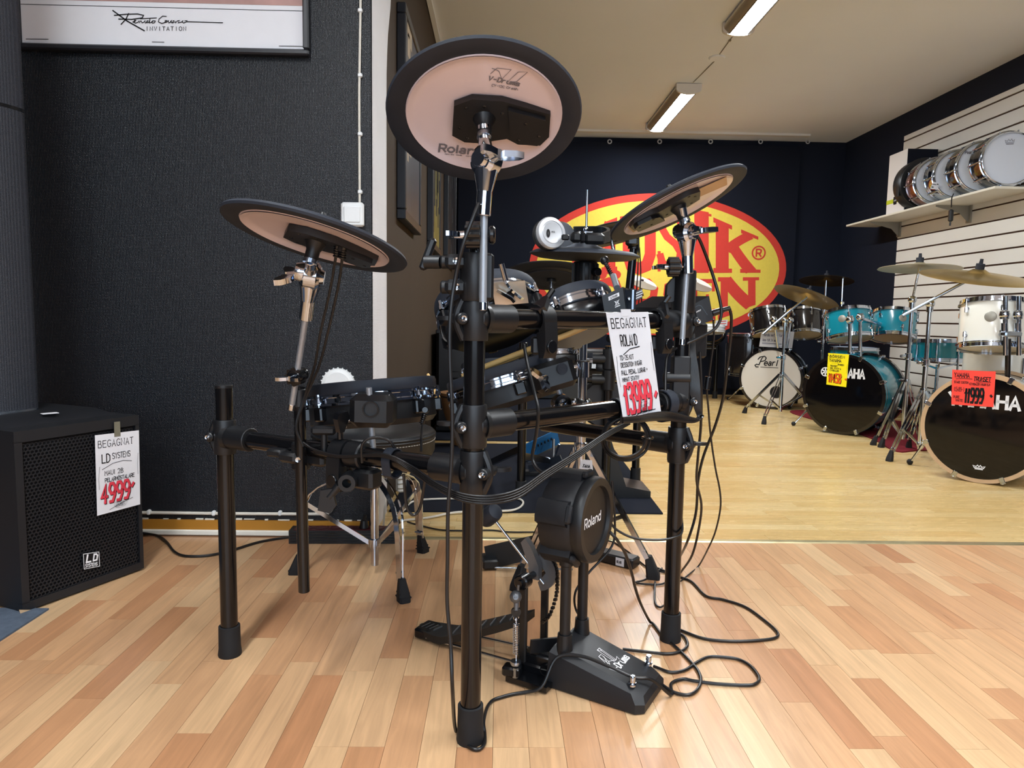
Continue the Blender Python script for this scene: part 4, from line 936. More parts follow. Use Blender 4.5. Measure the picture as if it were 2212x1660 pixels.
# big printed emblem on the base plate
def fb(x, y, o=0):
    # x runs along the plate's front edge, y towards the rear
    lx = -.04-y; z = .05+(.092-.05)*(y/.165); return KM @ V(lx, .016+x, z+.0009)
mb = MB(); W1 = .0013
for p in strokes('V-Drums', .018, .028, .016, .0085, .1): ribbon(mb, p, .003, fb)
for pl in ([(.024, .046), (.04, .078), (.052, .078), (.042, .056), (.034, .05), (.024, .046)], [(.04, .078), (.034, .05)], [(.028, .05), (.05, .07)], [(.052, .046), (.06, .09), (.072, .09), (.062, .046), (.075, .05), (.07, .042)], [(.06, .09), (.066, .082), (.072, .09)], [(.042, .056), (.062, .046)], [(.066, .082), (.057, .046)]): ribbon(mb, pl, W1, fb)
mb.build('emblem', 'ink_white', base)
# kick pedal
pe = thing('kick_pedal', 'black kick pedal with chain drive and felt beater in front of the kick pad', 'pedal', O-dk*.4+pk_*.06)
def K(x, y, z): return KM @ V(x, y, z)
fbm = MB(KM); N = 14; vs = []
def fbz(x): t = (x+.60)/.31; return .028 if t < .26 else .028+.1*((t-.26)/.74)**1.1
def fbw(x): t = (x+.60)/.31; return .034*math.sqrt(max(.02, 1-(1-t/.16)**2)) if t < .16 else (.036+.006*math.sin((t-.16)/.84*math.pi) if t < .85 else .036-.014*(t-.85)/.15)
xs = [-.60+.31*i/N for i in range(N+1)]; yc = .062
for x in xs:
    w_ = fbw(x)
    vs += [V(x, yc-w_, fbz(x)), V(x, yc+w_, fbz(x)), V(x, yc+w_, fbz(x)-.018), V(x, yc-w_, fbz(x)-.018)]
fs = []
for i in range(N):
    for k in range(4): fs.append((i*4+k, i*4+(k+1) % 4, i*4+4+(k+1) % 4, i*4+4+k))
fs += [(3, 2, 1, 0), tuple(N*4+k for k in range(4))]
fboard = fbm.add(vs, fs).build('footboard', 'black_plastic', pe, ang=25)
mb = MB(KM)
for i in range(7):
    x = -.50+.026*i; mb.bar([V(x, yc+.026, fbz(x)+.0012), V(x+.016, yc-.026, fbz(x+.016)+.0012)], .004, .003, up=UP)
for i in range(4): mb.bar([V(-.585+.012*i, yc-.016, .0292), V(-.58+.012*i, yc+.014, .0292)], .003, .002, up=UP)
mb.build('tread_ribs', 'grey_alloy', fboard)['kind'] = 'stuff'
mb = MB(KM); mb.box((-.575, yc, .016), (.05, .062, .028), None, .006); mb.build('heel_block', 'black_plastic_gloss', pe)
MB(KM).cyl((-.56, yc-.03, .014), (-.30, yc-.035, .02), .0035, n=10).cyl((-.56, yc+.03, .014), (-.30, yc+.045, .02), .0035, n=10).build('radius_rods', 'chrome', pe)
mb = MB(KM); mb.box((-.262, yc+.0, .022), (.09, .10, .024), None, .004); mb.prism([(-.30, -.03), (-.2, -.03), (-.2, .13), (-.30, .13)], .004, .016, Matrix.Identity(4)); mb.box((-.245, yc-.036, .032), (.11, .016, .046), None, .003); mb.build('pedal_frame', 'black_plastic_gloss', pe)
mb = MB(KM); mb.lathe([(0, .004), (.006, .004), (.013, .006), (.0145, 0)], (-.225, yc-.0445, .03), (0, -1, 0), 16).lathe([(0, .003), (.006, .003), (.0075, 0)], (-.2, yc-.0445, .026), (0, -1, 0), 12); mb.build('clamp_screws', 'black_plastic_gloss', pe)
MB(KM).bar([V(-.262, yc-.05, .075), V(-.21, yc+.02, .068), V(-.2, yc+.05, .06)], .03, .006, up=UP).build('hoop_clamp', 'black_plastic', pe)
ups = MB(KM)
XU = -.285
for y in (yc-.042, yc+.062): ups.box((XU, y, .115), (.018, .012, .205), None, .003)
ups.build('uprights', 'black_plastic', pe)
AX = .218
MB(KM).cyl((XU, yc-.066, AX), (XU, yc+.08, AX), .0075, n=16).cyl((XU, yc-.06, AX), (XU, yc-.03, AX), .017, n=20, bev=.003).cyl((XU, yc+.055, AX), (XU, yc+.088, AX), .0135, n=18, bev=.002).build('axle', 'black_plastic_gloss', pe)
cm = MB(KM @ frame(V(XU, yc+.012, AX), V(-1, 0, 0), UP, V(0, 1, 0)))
cm.prism([(-.012, -.012), (.012, -.012), (.014, .02), (.035, .068), (.024, .08), (.008, .06), (-.012, .02)], -.009, .009)
camo = cm.build('beater_hub', 'grey_alloy', pe)
cm = MB(KM @ frame(V(XU, yc+.03, AX), V(-1, 0, 0), UP, V(0, 1, 0)))
arcp = [(.045*math.cos(math.radians(a)), .045*math.sin(math.radians(a))) for a in range(-80, 91, 15)]
cm.prism([(x*-1, y) for x, y in arcp]+[(-.0, .026), (-.02, .0), (0, -.026)], -.006, .006); cm.build('cam_wheel', 'grey_alloy', pe)
ch = MB(KM); cpts = [V(XU+.012, yc+.03, AX+.047), V(XU+.03, yc+.03, AX+.037), V(XU+.043, yc+.03, AX+.016), V(XU+.047, yc+.03, AX-.01), V(XU+.045, yc+.03, AX-.05), V(XU+.03, yc+.03, .12), V(XU+.012, yc+.028, .098)]
cs = smooth(cpts, 5)
for i, p in enumerate(cs): ch.box(p, (.007, .009 if i % 2 else .006, .0055), Matrix.Rotation(.6 if i < 12 else 0, 3, 'Y'))
ch.build('chain', 'black_plastic_gloss', pe)
bt0 = KM @ V(XU, yc+.012, AX); bt1 = P(1067, 1122, bt0.y+.03); bdir = (bt1-bt0).normalized()
MB().cyl(bt0-bdir*.03, bt1, .0034, n=12).build('beater_shaft', 'chrome', pe)
bx_ = (-dk*.75+UP*.25); bx_ = (bx_-bx_.dot(bdir)*bdir).normalized()
MB(axis_frame(bt1+bdir*.012, bx_)).lathe([(0, -.026), (.012, -.026), (.0185, -.021), (.021, -.01), (.0215, .018), (.019, .026), (0, .03)], n=28).build('beater_head', 'black_rubber', pe)
sp0, sp1 = P(1115, 1335, 1.475), P(1115, 1428, 1.465)
sp = MB(); turns = 17; hel = []
for i in range(turns*10+1):
    t = i/(turns*10); a = 2*math.pi*turns*t; c = sp0.lerp(sp1, .14+.7*t); hel.append(c+V(.0062*math.cos(a), .0062*math.sin(a), 0))
sp.tube(hel, .0012, 5); sp.cyl(sp0, sp0.lerp(sp1, .14), .0015, n=6).cyl(sp0.lerp(sp1, .84), sp1, .0015, n=6).torus(sp0+UP*.0, (0, 1, 0), .0055, .0013, 14, 5); sp.build('spring', 'chrome', pe)
mb = MB(); c = P(1115, 1322, 1.475); mb.lathe([(.004, -.004), (.0105, -.004), (.0115, 0), (.0105, .004), (.004, .004)], c, (0, 1, 0), 18).cyl(c-V(0, .006, 0), c+V(0, .006, 0), .005, n=12); mb.build('spring_roller', 'black_plastic_gloss', pe)
mb = MB(); mb.tube([c+UP*.0, P(1116, 1290, 1.478)], .0065, 8).ball(P(1114, 1290, 1.474), .0135, 14).cyl(P(1114, 1291, 1.462), P(1114, 1291, 1.48), .0055, n=12).cyl(P(1119, 1276, 1.474), P(1120, 1265, 1.474), .0026, n=8); mb.build('rocker_arm', 'grey_alloy', pe)
mb = MB(); c = P(1114, 1432, 1.465); mb.lathe([(0, .004), (.0115, .004), (.0125, 0), (.0115, -.004), (0, -.004)], c, n=18).cyl(c-UP*.01, c-UP*.032, .0085, n=8).cyl(c-UP*.03, c-UP*.044, .0028, n=8); mb.build('tension_nut', 'chrome_soft', pe)
MB().box(P(1106, 1448, 1.475), (.04, .03, .022), Matrix.Rotation(-.3, 3, 'Z'), .004).build('spring_bracket', 'black_plastic_gloss', pe)
# ------------------------------------------------------------------ A5 price sign on the rack
def price_sign(label, f, W, H, m, lines, price, pcol, extra=(), shadow=True, tape=None, frames=True):
    t = thing('price_sign', label, 'price sign', f(W/2, 0, 0)); paper(t, f, W, H, m)
    items = [(p, w_) for p, w_ in lines]
    if frames: items += [([(W*.06, H*.32), (W*.05, H*.45), (W*.08, H*.6)], W*.006), ([(W*.955, H*.42), (W*.945, H*.56), (W*.965, H*.7)], W*.006)]
    lettering('handwriting', 'ink_black', t, f, items, .0008)
    ps, wd, sh = price
    if shadow: lettering('price_shadow', 'ink_black', t, f, [([(x+sh, y-sh*.8) for x, y in p], wd*1.05) for p in ps], .0009)
    lettering('price', pcol, t, f, [(p, wd) for p in ps], .0013)
    for nm, mm, it in extra: lettering(nm, mm, t, f, it, .0016)
    return t
W5, H5 = .148, .21
def serif_title(x, y, h, cw, wd, txt='BEGAGNAT'):
    it = []
    for i, chx in enumerate(txt):
        gx = x+i*cw*1.22
        for g in GL[chx].split('|'):
            pts = [(gx+int(p[0])/6*cw*.85, y+int(p[1])/9*h) for p in g.split()]
            if chx in 'BGC': pts = pts
            it.append((pts, wd))
        feet = {'B': [], 'E': [(1, 0), (1, 9)], 'G': [(4, 4)], 'A': [(0, 0), (6, 0)], 'N': [(0, 0), (0, 9), (6, 9)], 'T': [(3, 0)]}.get(chx, [])
        for fx, fy in feet: it.append(([(gx+(fx/6*.85-.13)*cw, y+fy/9*h), (gx+(fx/6*.85+.13)*cw, y+fy/9*h)], wd*.6))
    return it
def oval_logo(cx, cy, rx, ry, s):
    it = [(arc(cx, cy, rx, ry, 0, 360, 24), s*.6)]
    it += [(p, s) for p in strokes('MUSIK', cx-rx*.72, cy+ry*.06, ry*.5, rx*.22)]
    it += [(p, s) for p in strokes('BÖRSEN', cx-rx*.78, cy-ry*.62, ry*.5, rx*.19)]
    return it
q = on_bar(FP, RP, 1350)
YA, YBq = on_bar(FP, RP, 1311).y-.03, on_bar(FP, RP, 1400).y-.03
fR = sheet_map(P(1309, 676, YA), P(1400, 674, YBq), P(1428, 890, YBq+.01), P(1347, 912, YA+.01), W5, H5)
L_ = serif_title(.011, .18, .0185, .0132, .0019)
L_ += [(p, .0024) for p in strokes('ROLAND', .034, .145, .021, .0075)]+[([(.036, .128), (.062, .138), (.098, .141)], .002)]
L_ += [(p, .0014) for p in strokes('TD-25 KIT', .022, .118, .0085, .0045)+strokes('DESSUTOM INGÅR', .022, .104, .0085, .0043)+strokes('PALL PEDAL. LURAR +', .02, .089, .0085, .0041)+strokes('HIHAT STATIV', .02, .076, .0075, .0042)]
price = (strokes('13999', .016, .014, .056, .0165, .05), .0082, .0024); price[0].append([(.131, .036), (.137, .043)])
sgn = price_sign('white used-item price sign with red 13999 hanging from the rack bar', fR, W5, H5, 'paper_cool', L_, price, 'ink_red', [('shop_stamp', 'ink_black', oval_logo(.085, .017, .02, .013, .0008)+[([(.04, .004), (.07, .011), (.125, .009)], .0016)])])
MB().add([fR(x, y, .0006) for x, y in ((.05, .2025), (.085, .2025), (.085, .216), (.05, .216))], [(0, 1, 2, 3)]).build('clear_tape', 'paper_cool', sgn)
# ------------------------------------------------------------------ speaker corner
A = V(-1.239, 1.805, 0); B = V(-1.087, 2.134, 0); ez = (B-A).normalized(); nz = V(ez.y, -ez.x, 0); Ws = (B-A).length; zS = P(27, 934, A.y).z; Ds = .42
mat_o = MB().box((-1.62, 1.5, .0025), (.86, .67, .005)).build('floor_mat', 'carpet_grey'); tag(mat_o, 'grey carpet offcut lying under the corner of the subwoofer', 'mat')
sub = thing('subwoofer', 'black subwoofer cabinet with honeycomb grille standing on the floor by the wall', 'speaker', (A+B)/2-nz*Ds/2+UP*.006)
SM = frame(A+UP*.006, ez, -nz, UP)             # x along the front, y into the cabinet
hS = zS-.006
bd = MB(SM); bd.prism([(0, .012), (Ws, .012), (Ws, Ds), (0, Ds)], 0, hS)
bd.prism([(.0, .0), (Ws, .0), (Ws, .012), (.0, .012)], hS-.03, hS); bd.prism([(.0, .0), (Ws, .0), (Ws, .012), (.0, .012)], 0, .022)
bd.prism([(.0, .0), (.02, .0), (.02, .012), (.0, .012)], .02, hS-.028); bd.prism([(Ws-.012, .0), (Ws, .0), (Ws, .012), (Ws-.012, .012)], .02, hS-.028)
bd.build('cabinet', 'dark_plastic', sub)
pl = MB(SM); b0 = [(.0, .1), (Ws, .1), (Ws, Ds), (.0, Ds)]; vs = [V(x, y, hS) for x, y in ((.0, .07), (Ws-.02, .07), (Ws-.02, Ds), (0, Ds))]+[V(x, y, hS+.022) for x, y in ((.0, .115), (Ws-.06, .115), (Ws-.06, Ds), (0, Ds))]
pl.add(vs, [(0, 1, 5, 4), (1, 2, 6, 5), (2, 3, 7, 6), (3, 0, 4, 7), (4, 5, 6, 7)]); pl.build('top_plateau', 'dark_plastic', sub)
gx0, gx1, gz0, gz1 = .02, Ws-.012, .022, hS-.03
MB(SM).box(((gx0+gx1)/2, .0118, (gz0+gz1)/2), (gx1-gx0, .001, gz1-gz0)).build('grille_backing', 'ink_black', sub)
hx = MB(SM); s_ = .0062; dx = s_*math.sqrt(3); row = 0; z = gz0+s_; vs = []; fs = []
while z < gz1-s_*.5:
    x = gx0+dx*.5+(dx/2 if row % 2 else 0)
    while x < gx1-dx*.3:
        b = len(vs)
        for rr, yy in ((1., .0035), (.74, .0035), (.70, .0055)):
            for k in range(6):
                a = math.radians(30+60*k); vs.append(V(min(gx1, max(gx0, x+s_*rr*math.cos(a))), yy, min(gz1, max(gz0, z+s_*rr*math.sin(a)))))
        for q_ in (0, 6):
            for k in range(6): fs.append((b+q_+k, b+q_+(k+1) % 6, b+q_+6+(k+1) % 6, b+q_+6+k))
        x += dx
    z += s_*1.5; row += 1
hx.add(vs, fs); o = hx.build('grille', 'dark_plastic', sub, ang=20); o['kind'] = 'stuff'
def on_front(u, v, off=.0):
    r = ray(u, v); p0 = A+nz*off; return EYE+r*((p0-EYE).dot(nz)/r.dot(nz))
f4 = sheet_map(on_front(205, 941, .004), on_front(300, 930, .004), on_front(303, 1090, .003), on_front(210, 1115, .003), W5, H5)
L_ = serif_title(.009, .176, .0175, .0125, .0017)
L_ += [(p, .003) for p in strokes('LD', .02, .135, .022, .011)]+[(p, .0017) for p in strokes('SYSTEMS', .055, .142, .015, .0066)]+[([(.02, .118), (.055, .13), (.09, .133), (.12, .128)], .0013)]
L_ += [(p, .0016) for p in strokes('MAUI 28', .028, .101, .012, .0075)+strokes('PELARHÖSTALARE', .028, .083, .01, .0054)]
price = (strokes('4999', .014, .029, .048, .0185, .06), .0078, .0024); price[0].append([(.118, .058), (.124, .066)])
ps = price_sign('white used-item price sign with red 4999 taped to the subwoofer grille', f4, W5, H5, 'paper', L_, price, 'ink_red', [('shop_stamp', 'ink_black', oval_logo(.078, .018, .022, .011, .0008)+[([(.04, .008), (.07, .016), (.12, .026)], .0012)])])
MB().add([f4(x, y, .0012) for x, y in ((.062, .2), (.083, .2), (.082, .24), (.062, .24))], [(0, 1, 2, 3)]).build('tape', 'tape', ps)
fl_ = sheet_map(on_front(179, 1197, .0036), on_front(214, 1192, .0036), on_front(216, 1224, .0036), on_front(181, 1231, .0036), .05, .042)
lg = paper(sub, fl_, .05, .042, 'ink_black', 'maker_badge')
lettering('badge_print', 'ink_white', lg, fl_, [([(.001, .001), (.049, .001), (.049, .041), (.001, .041), (.001, .001)], .0015), ([(.014, .037), (.009, .018), (.022, .018)], .005), ([(.03, .019), (.034, .036), (.041, .036), (.044, .032), (.041, .02), (.03, .019)], .0045)]+[(p, .0016) for p in strokes('SYSTEMS', .005, .005, .008, .004, .15)])
MB().add([on_front(41, 1318, .0008), on_front(75, 1318, .0008), on_front(60, 1324, .0008), on_front(45, 1329, .0008)], [(0, 1, 2, 3)]).build('worn_corner', 'wood_hoop', sub)
# column loudspeaker on top
C1 = V(-1.33, 2.06, 0); C0 = C1-ez*.125; zc0 = zS+.0225
cs_ = thing('column_speaker', 'tall slim black column loudspeaker standing on the subwoofer', 'speaker', (C0+C1)/2+UP*zc0-nz*.07)
CM = frame(C0, ez, -nz, UP); Wc = .125; ca = [(Wc/2-Wc/2*math.cos(math.pi*k/10), .012-.012*math.sin(math.pi*k/10)*1.0) for k in range(11)]
zj = P(60, 240, C1.y).z
for z0, z1 in ((zc0+.004, zj-.003), (zj+.003, 2.0)):
    MB(CM).prism(ca+[(Wc, .15), (0, .15)], z0, z1).build('column_segment', 'speaker_fabric', cs_)
MB(CM).prism([(x, y-.001) for x, y in ca]+[(Wc, .15), (0, .15)], zj-.0045, zj+.0045).build('joint_seam', 'black_plastic_gloss', cs_)
MB(CM).prism([(x, y-.0012) for x, y in ca]+[(Wc, .15), (0, .15)], zc0, zc0+.006).build('base_trim', 'chrome_soft', cs_)
MB().add([p+V(0, 0, 0) for p in (P(97, 885, 2.02), P(135, 881, 2.0), P(130, 886, 1.99), P(105, 889, 1.99))], [(0, 1, 2, 3)])
lb = MB().box(V(-1.262, 1.99, zS+.0228), (.04, .022, .0012), Matrix.Rotation(math.atan2(ez.y, ez.x)-.3, 3, 'Z')).build('paper_scrap', 'paper'); tag(lb, 'small white paper scrap on top of the subwoofer', 'paper')
# ------------------------------------------------------------------ things on the front wall
pf = thing('framed_poster', 'large framed poster with wide white margin and artist signature on the black wall', 'poster', V(-1.14, YW-.015, 1.665))
fx0, fx1, fz0, fz1 = -1.63, -.651, 1.663, 2.5; bw = .02
def fbar(x0, x1, z0, z1, nm='frame_rail'):
    MB().box(((x0+x1)/2, YW-.016, (z0+z1)/2), (x1-x0, .03, z1-z0), None, .005).build(nm, 'frame_black', pf)
fbar(fx0, fx1, fz0, fz0+bw); fbar(fx0, fx1, fz1-bw, fz1); fbar(fx0, fx0+bw, fz0+bw, fz1-bw); fbar(fx1-bw, fx1, fz0+bw, fz1-bw)
MB().box(((fx0+fx1)/2, YW-.01, (fz0+fz1)/2), (fx1-fx0-.02, .004, fz1-fz0-.02)).build('poster_sheet', 'paper', pf)
MB().box(((fx0+fx1)/2, YW-.0126, (1.815+fz1)/2), (fx1-fx0-.042, .001, fz1-1.815-.025)).build('printed_picture', 'print_pink', pf)
MB().box(((fx0+fx1)/2, YW-.0126, 1.811), (fx1-fx0-.042, .001, .0016)).build('ruled_line', 'ink_black', pf)
def fw(x, y, o=0): return P(x/3.16, -y/3.16, YW-.0135)
sig = [([(770, 72), (870, 145), (985, 210)], 6), ([(780, 105), (860, 97), (940, 95), (980, 105), (970, 122), (900, 132), (810, 130)], 5), ([(878, 92), (860, 130), (826, 166)], 5),
       ([(905, 150), (922, 146), (928, 138), (918, 138), (912, 152), (925, 158), (942, 152), (950, 142), (950, 156), (962, 142), (970, 156), (985, 150), (990, 140), (992, 157), (1002, 150), (1012, 140), (1003, 143), (1002, 155), (1016, 152), (1024, 125), (1020, 157), (1034, 152), (1045, 140), (1036, 148), (1040, 158), (1056, 154), (1060, 143), (1048, 142)], 4), ([(958, 128), (1068, 122)], 4),
       ([(1135, 112), (1110, 110), (1085, 130), (1082, 150), (1105, 160), (1130, 152), (1140, 140), (1128, 140), (1126, 154), (1142, 150), (1150, 140), (1152, 156), (1168, 150), (1172, 138), (1164, 146), (1174, 156), (1190, 140), (1182, 142), (1180, 156), (1196, 148), (1198, 156), (1212, 142), (1224, 140), (1216, 156), (1236, 152), (1250, 140), (1242, 150), (1254, 157), (1270, 150), (1278, 140), (1262, 142)], 4), ([(1275, 148), (1520, 155)], 4)]
mb = MB()
for pl_, wd in sig: ribbon(mb, [(x, -y) for x, y in pl_], wd*1.5, fw)
for i, chx in enumerate('INVITATION'):
    for g in GL[chx].split('|'): ribbon(mb, [(995+i*28.5+int(p[0])*3.0, -208-i*.1+int(p[1])*2.9) for p in g.split()], 4, fw)
for x0, x1, yy in ((178, 330, 266), (1038, 1120, 286), (1905, 2068, 314)): ribbon(mb, [(x0, -yy), (x1, -yy-2)], 4, fw)
mb.build('lettering', 'ink_black', pf)
sw = thing('light_switch', 'square white light switch on the black wall beside the white wall edge', 'switch', P(762, 490, YW))
c = P(762, 464, YW-.012); MB().box(c, (.078, .024, .082), None, .006).build('cover', 'white_plastic', sw); MB().box(c+V(0, -.012, -.001), (.058, .008, .056), Matrix.Rotation(.05, 3, 'X'), .003).build('rocker', 'white_plastic', sw)
cdt = thing('cable_conduit', 'thin white cable clipped down the black wall to the light switch', 'cable', P(776, 436, YW))
MB().tube([V(P(779, -10, YW-.006).x, YW-.006, CEIL-.002), P(779, -10, YW-.006), P(776, 200, YW-.006), P(777, 440, YW-.006)], .0042, 8).build('cable_run', 'cable_white', cdt)
for v in (-230, -105, 23, 163, 290, 415): MB().box(P(778, v, YW-.006), (.0155, .014, .014), None, .003).build('clip', 'white_plastic', cdt)
jc = thing('junction_cover', 'round white junction cover with ragged rim half hidden by the snare pad', 'wall cover', P(732, 850, YW))
c = P(731, 832, YW); MB().lathe([(0, .016), (.045, .016), (.05, .012), (.058, .011), (.06, .0)], c, (0, -1, 0), 30).build('cover', 'white_plastic', jc)
mb = MB()
for k in range(24):
    a = k/24*2*math.pi; mb.box(c+V(.06*math.cos(a), -.004, .06*math.sin(a)), (.006, .006, .004), Matrix.Rotation(-a, 3, 'Y'))
mb.build('ragged_rim', 'white_plastic', jc)
c2 = thing('skirting_cable', 'white cable clipped along the wall just above the brown skirting', 'cable', P(500, 1116, YW))
pts = [V(-1.9, YW-.007, .076), P(310, 1108, YW-.007), P(500, 1110, YW-.007), P(690, 1111, YW-.007), P(708, 1109, YW-.007), P(718, 1098, YW-.007), P(720, 1080, YW-.007), P(720, 1000, YW-.007), P(722, 860, YW-.007)]
MB().tube(smooth(pts, 5), .0056, 8).build('cable_run', 'cable_white', c2)
for u, v in ((322, 1108), (462, 1110), (605, 1110), (702, 1111)): MB().box(P(u, v-1, YW-.008), (.012, .018, .018), None, .003).build('clip', 'white_plastic', c2)
MB().box(P(720, 1087, YW-.008), (.02, .018, .013), None, .003).build('clip', 'white_plastic', c2)
# pictures on the brown wall
def picture(y0, y1, z0, z1, pm, lab):
    t = thing('framed_picture', lab, 'picture', V(XL+.02, (y0+y1)/2, z0), 'framed pictures on the brown wall')
    d = .04; b = .045
    for a0, a1, b0, b1 in ((y0, y1, z0, z0+b), (y0, y1, z1-b, z1), (y0, y0+b, z0+b, z1-b), (y1-b, y1, z0+b, z1-b)):
        MB().box((XL+d/2, (a0+a1)/2, (b0+b1)/2), (d, a1-a0, b1-b0), None, .004).build('frame_rail', 'frame_black', t)
    MB().box((XL+.018, (y0+y1)/2, (z0+z1)/2), (.03, y1-y0-.05, z1-z0-.05)).build('print', pm, t)
    mb = MB(); rr = random.Random(y0)
    for k in range(16):
        yy = rr.uniform(y0+.07, y1-.07); zz = rr.uniform(z0+.08, z1-.1); hh_ = rr.uniform(.04, .3); ww = rr.uniform(.02, .07)
        mb.box((XL+.0335, yy, min(zz+hh_/2, z1-.06)), (.001, ww, min(hh_, (z1-.06-zz)*1.0+.02)))
    mb.build('print_shapes', {'print_dark': 'print_beige', 'print_olive': 'wall_shop_dark', 'frame_black': 'print_dark'}[pm], t)
picture(3.15, 3.78, 1.218, 2.13, 'print_dark', 'tall black framed black and white photograph next to the white wall edge')
picture(4.45, 5.02, 1.215, 2.13, 'print_olive', 'black framed olive picture on the brown wall between two other frames')
picture(5.74, 6.8, 1.235, 2.3, 'frame_black', 'black framed dark picture on the brown wall next to the black backdrop')
# ------------------------------------------------------------------ back wall banner
YC = YB-.03
def cl(x, z, o=0.):
    return V(x, YC-.02+.012*math.sin(x*3.1+.4)*(.35+.4*(2.6-z)/2.6)+.006*math.sin(x*8.3+z*.7)-o, z)
bn = thing('banner', 'black cloth banner with a large yellow oval and red lettering hung on the back wall', 'banner', V(1.3, YC, .06))
bx0, bx1 = XL+.02, 3.09; NXc = 90; NZc = 8; vs = []; fs = []
for j in range(NZc+1):
    for i in range(NXc+1): vs.append(cl(bx0+(bx1-bx0)*i/NXc, .07+(CEIL-.06-.07)*j/NZc))
for j in range(NZc):
    for i in range(NXc): a = j*(NXc+1)+i; fs.append((a, a+1, a+NXc+2, a+NXc+1))
MB().add(vs, fs).build('cloth', 'cloth_black', bn, ang=80)
for u in (1317, 1425, 1535, 1643, 1745):
    c = P(u, 306, YC-.03); MB().torus(c, (0, 1, 0), .019, .006, 20, 6).build('eyelet', 'silver_paint', bn)
ccp = P(1421, 579, YC); ccx, ccz = ccp.x, ccp.z; ea, eb = 276/FPX*YC*1.0, 156/FPX*YC*1.0
def oval(mb, a, b, o, inner=None):
    n = 72; vs = []; fs = []; rings = 10
    if inner is None:
        vs.append(cl(ccx, ccz, o))
        for r in range(1, rings+1):
            for i in range(n): t = 2*math.pi*i/n; vs.append(cl(ccx+a*r/rings*math.cos(t), ccz+b*r/rings*math.sin(t), o))
        for i in range(n): fs.append((0, 1+i, 1+(i+1) % n))
        for r in range(rings-1):
            for i in range(n): p = 1+r*n; fs.append((p+i, p+n+i, p+n+(i+1) % n, p+(i+1) % n))
    mb.add(vs, fs); return mb
oval(MB(), ea, eb, .0015).build('oval_border', 'cloth_red', bn, ang=80)
oval(MB(), ea-.075, eb-.075, .003).build('oval_field', 'cloth_yellow', bn, ang=80)
def pxy(u, v): p = P(u, v, YC); return p.x, p.z
SL = {  # slab letters on a unit cell: (weight, flat polyline)
 'M': [(.17, [(.14, 0), (.14, 1)]), (.2, [(.86, 0), (.86, 1)]), (.17, [(.16, .98), (.5, .3)]), (.17, [(.84, .98), (.5, .3)]), (.09, [(0, .045), (.3, .045)]), (.09, [(.68, .045), (1.02, .045)]), (.09, [(0, .955), (.25, .955)]), (.09, [(.75, .955), (1.02, .955)])],
 'U': [(.24, [(.22, .95), (.22, .3), (.3, .12), (.5, .07), (.7, .12), (.8, .3), (.8, .95)]), (.09, [(0, .955), (.45, .955)]), (.09, [(.6, .955), (1., .955)])],
 'S': [(.21, [(.88, .72), (.78, .86), (.52, .9), (.24, .84), (.2, .68), (.36, .56), (.66, .45), (.84, .32), (.78, .15), (.5, .09), (.2, .15), (.1, .3)]), (.09, [(.08, .02), (.08, .34)]), (.09, [(.92, .66), (.92, .98)])],
 'I': [(.5, [(.5, 0), (.5, 1)]), (.09, [(.08, .045), (.92, .045)]), (.09, [(.08, .955), (.92, .955)])],
 'K': [(.24, [(.2, 0), (.2, 1)]), (.16, [(.82, .94), (.3, .46)]), (.22, [(.42, .58), (.84, .04)]), (.09, [(0, .045), (.42, .045)]), (.09, [(.6, .045), (1.05, .045)]), (.09, [(0, .955), (.42, .955)]), (.09, [(.62, .955), (1.0, .955)])],
 'B': [(.24, [(.2, 0), (.2, 1)]), (.16, [(.2, .93), (.62, .92), (.76, .8), (.74, .64), (.58, .53), (.3, .53)]), (.18, [(.58, .53), (.82, .42), (.84, .2), (.66, .08), (.2, .07)]), (.09, [(0, .045), (.3, .045)]), (.09, [(0, .955), (.3, .955)])],
 'O': [(.22, [(.5, .07), (.26, .12), (.14, .34), (.14, .66), (.26, .88), (.5, .93), (.74, .88), (.86, .66), (.86, .34), (.74, .12), (.5, .07)])],
 'R': [(.24, [(.2, 0), (.2, 1)]), (.17, [(.2, .93), (.62, .92), (.8, .78), (.76, .6), (.6, .5), (.3, .5)]), (.2, [(.55, .5), (.8, .06)]), (.09, [(0, .045), (.42, .045)]), (.09, [(.66, .045), (1.02, .045)]), (.09, [(0, .955), (.3, .955)])],
 'E': [(.24, [(.2, 0), (.2, 1)]), (.12, [(0, .06), (.94, .06)]), (.12, [(0, .94), (.92, .94)]), (.11, [(.2, .5), (.68, .5)]), (.08, [(.9, .02), (.9, .3)]), (.08, [(.88, .7), (.88, .98)]), (.08, [(.68, .36), (.68, .64)])],
 'N': [(.15, [(.16, 0), (.16, 1)]), (.15, [(.84, .05), (.84, 1)]), (.24, [(.2, .95), (.82, .08)]), (.09, [(0, .045), (.36, .045)]), (.09, [(0, .955), (.3, .955)]), (.09, [(.62, .955), (1.02, .955)])]}
def slab(ch, u0, u1, top0, top1, bot0, bot1, name):
    """letter cell in picture columns u0..u1, its top and bottom edges as rows at the left and right end"""
    mb = MB(); x0, _ = pxy(u0, 600); x1, _ = pxy(u1, 600)
    def f(x, y, o=0):
        u = u0+(u1-u0)*x; vt = top0+(top1-top0)*x; vb = bot0+(bot1-bot0)*x; v = vb+(vt-vb)*y
        a, b = pxy(u, v); return cl(a, b, .0045)
    asp = (bot0-top0)/(u1-u0)
    for wd, pl in SL[ch]:
        # widths are in cell units along x; squash handled by drawing in a square-ish space
        pl2 = [(x, y*asp) for x, y in pl]; ribbon(mb, pl2, wd*1.22, lambda x, y: f(x, y/asp), cap=False, sub=.12)
    mb.build('letter', 'cloth_red', bn, ang=80)
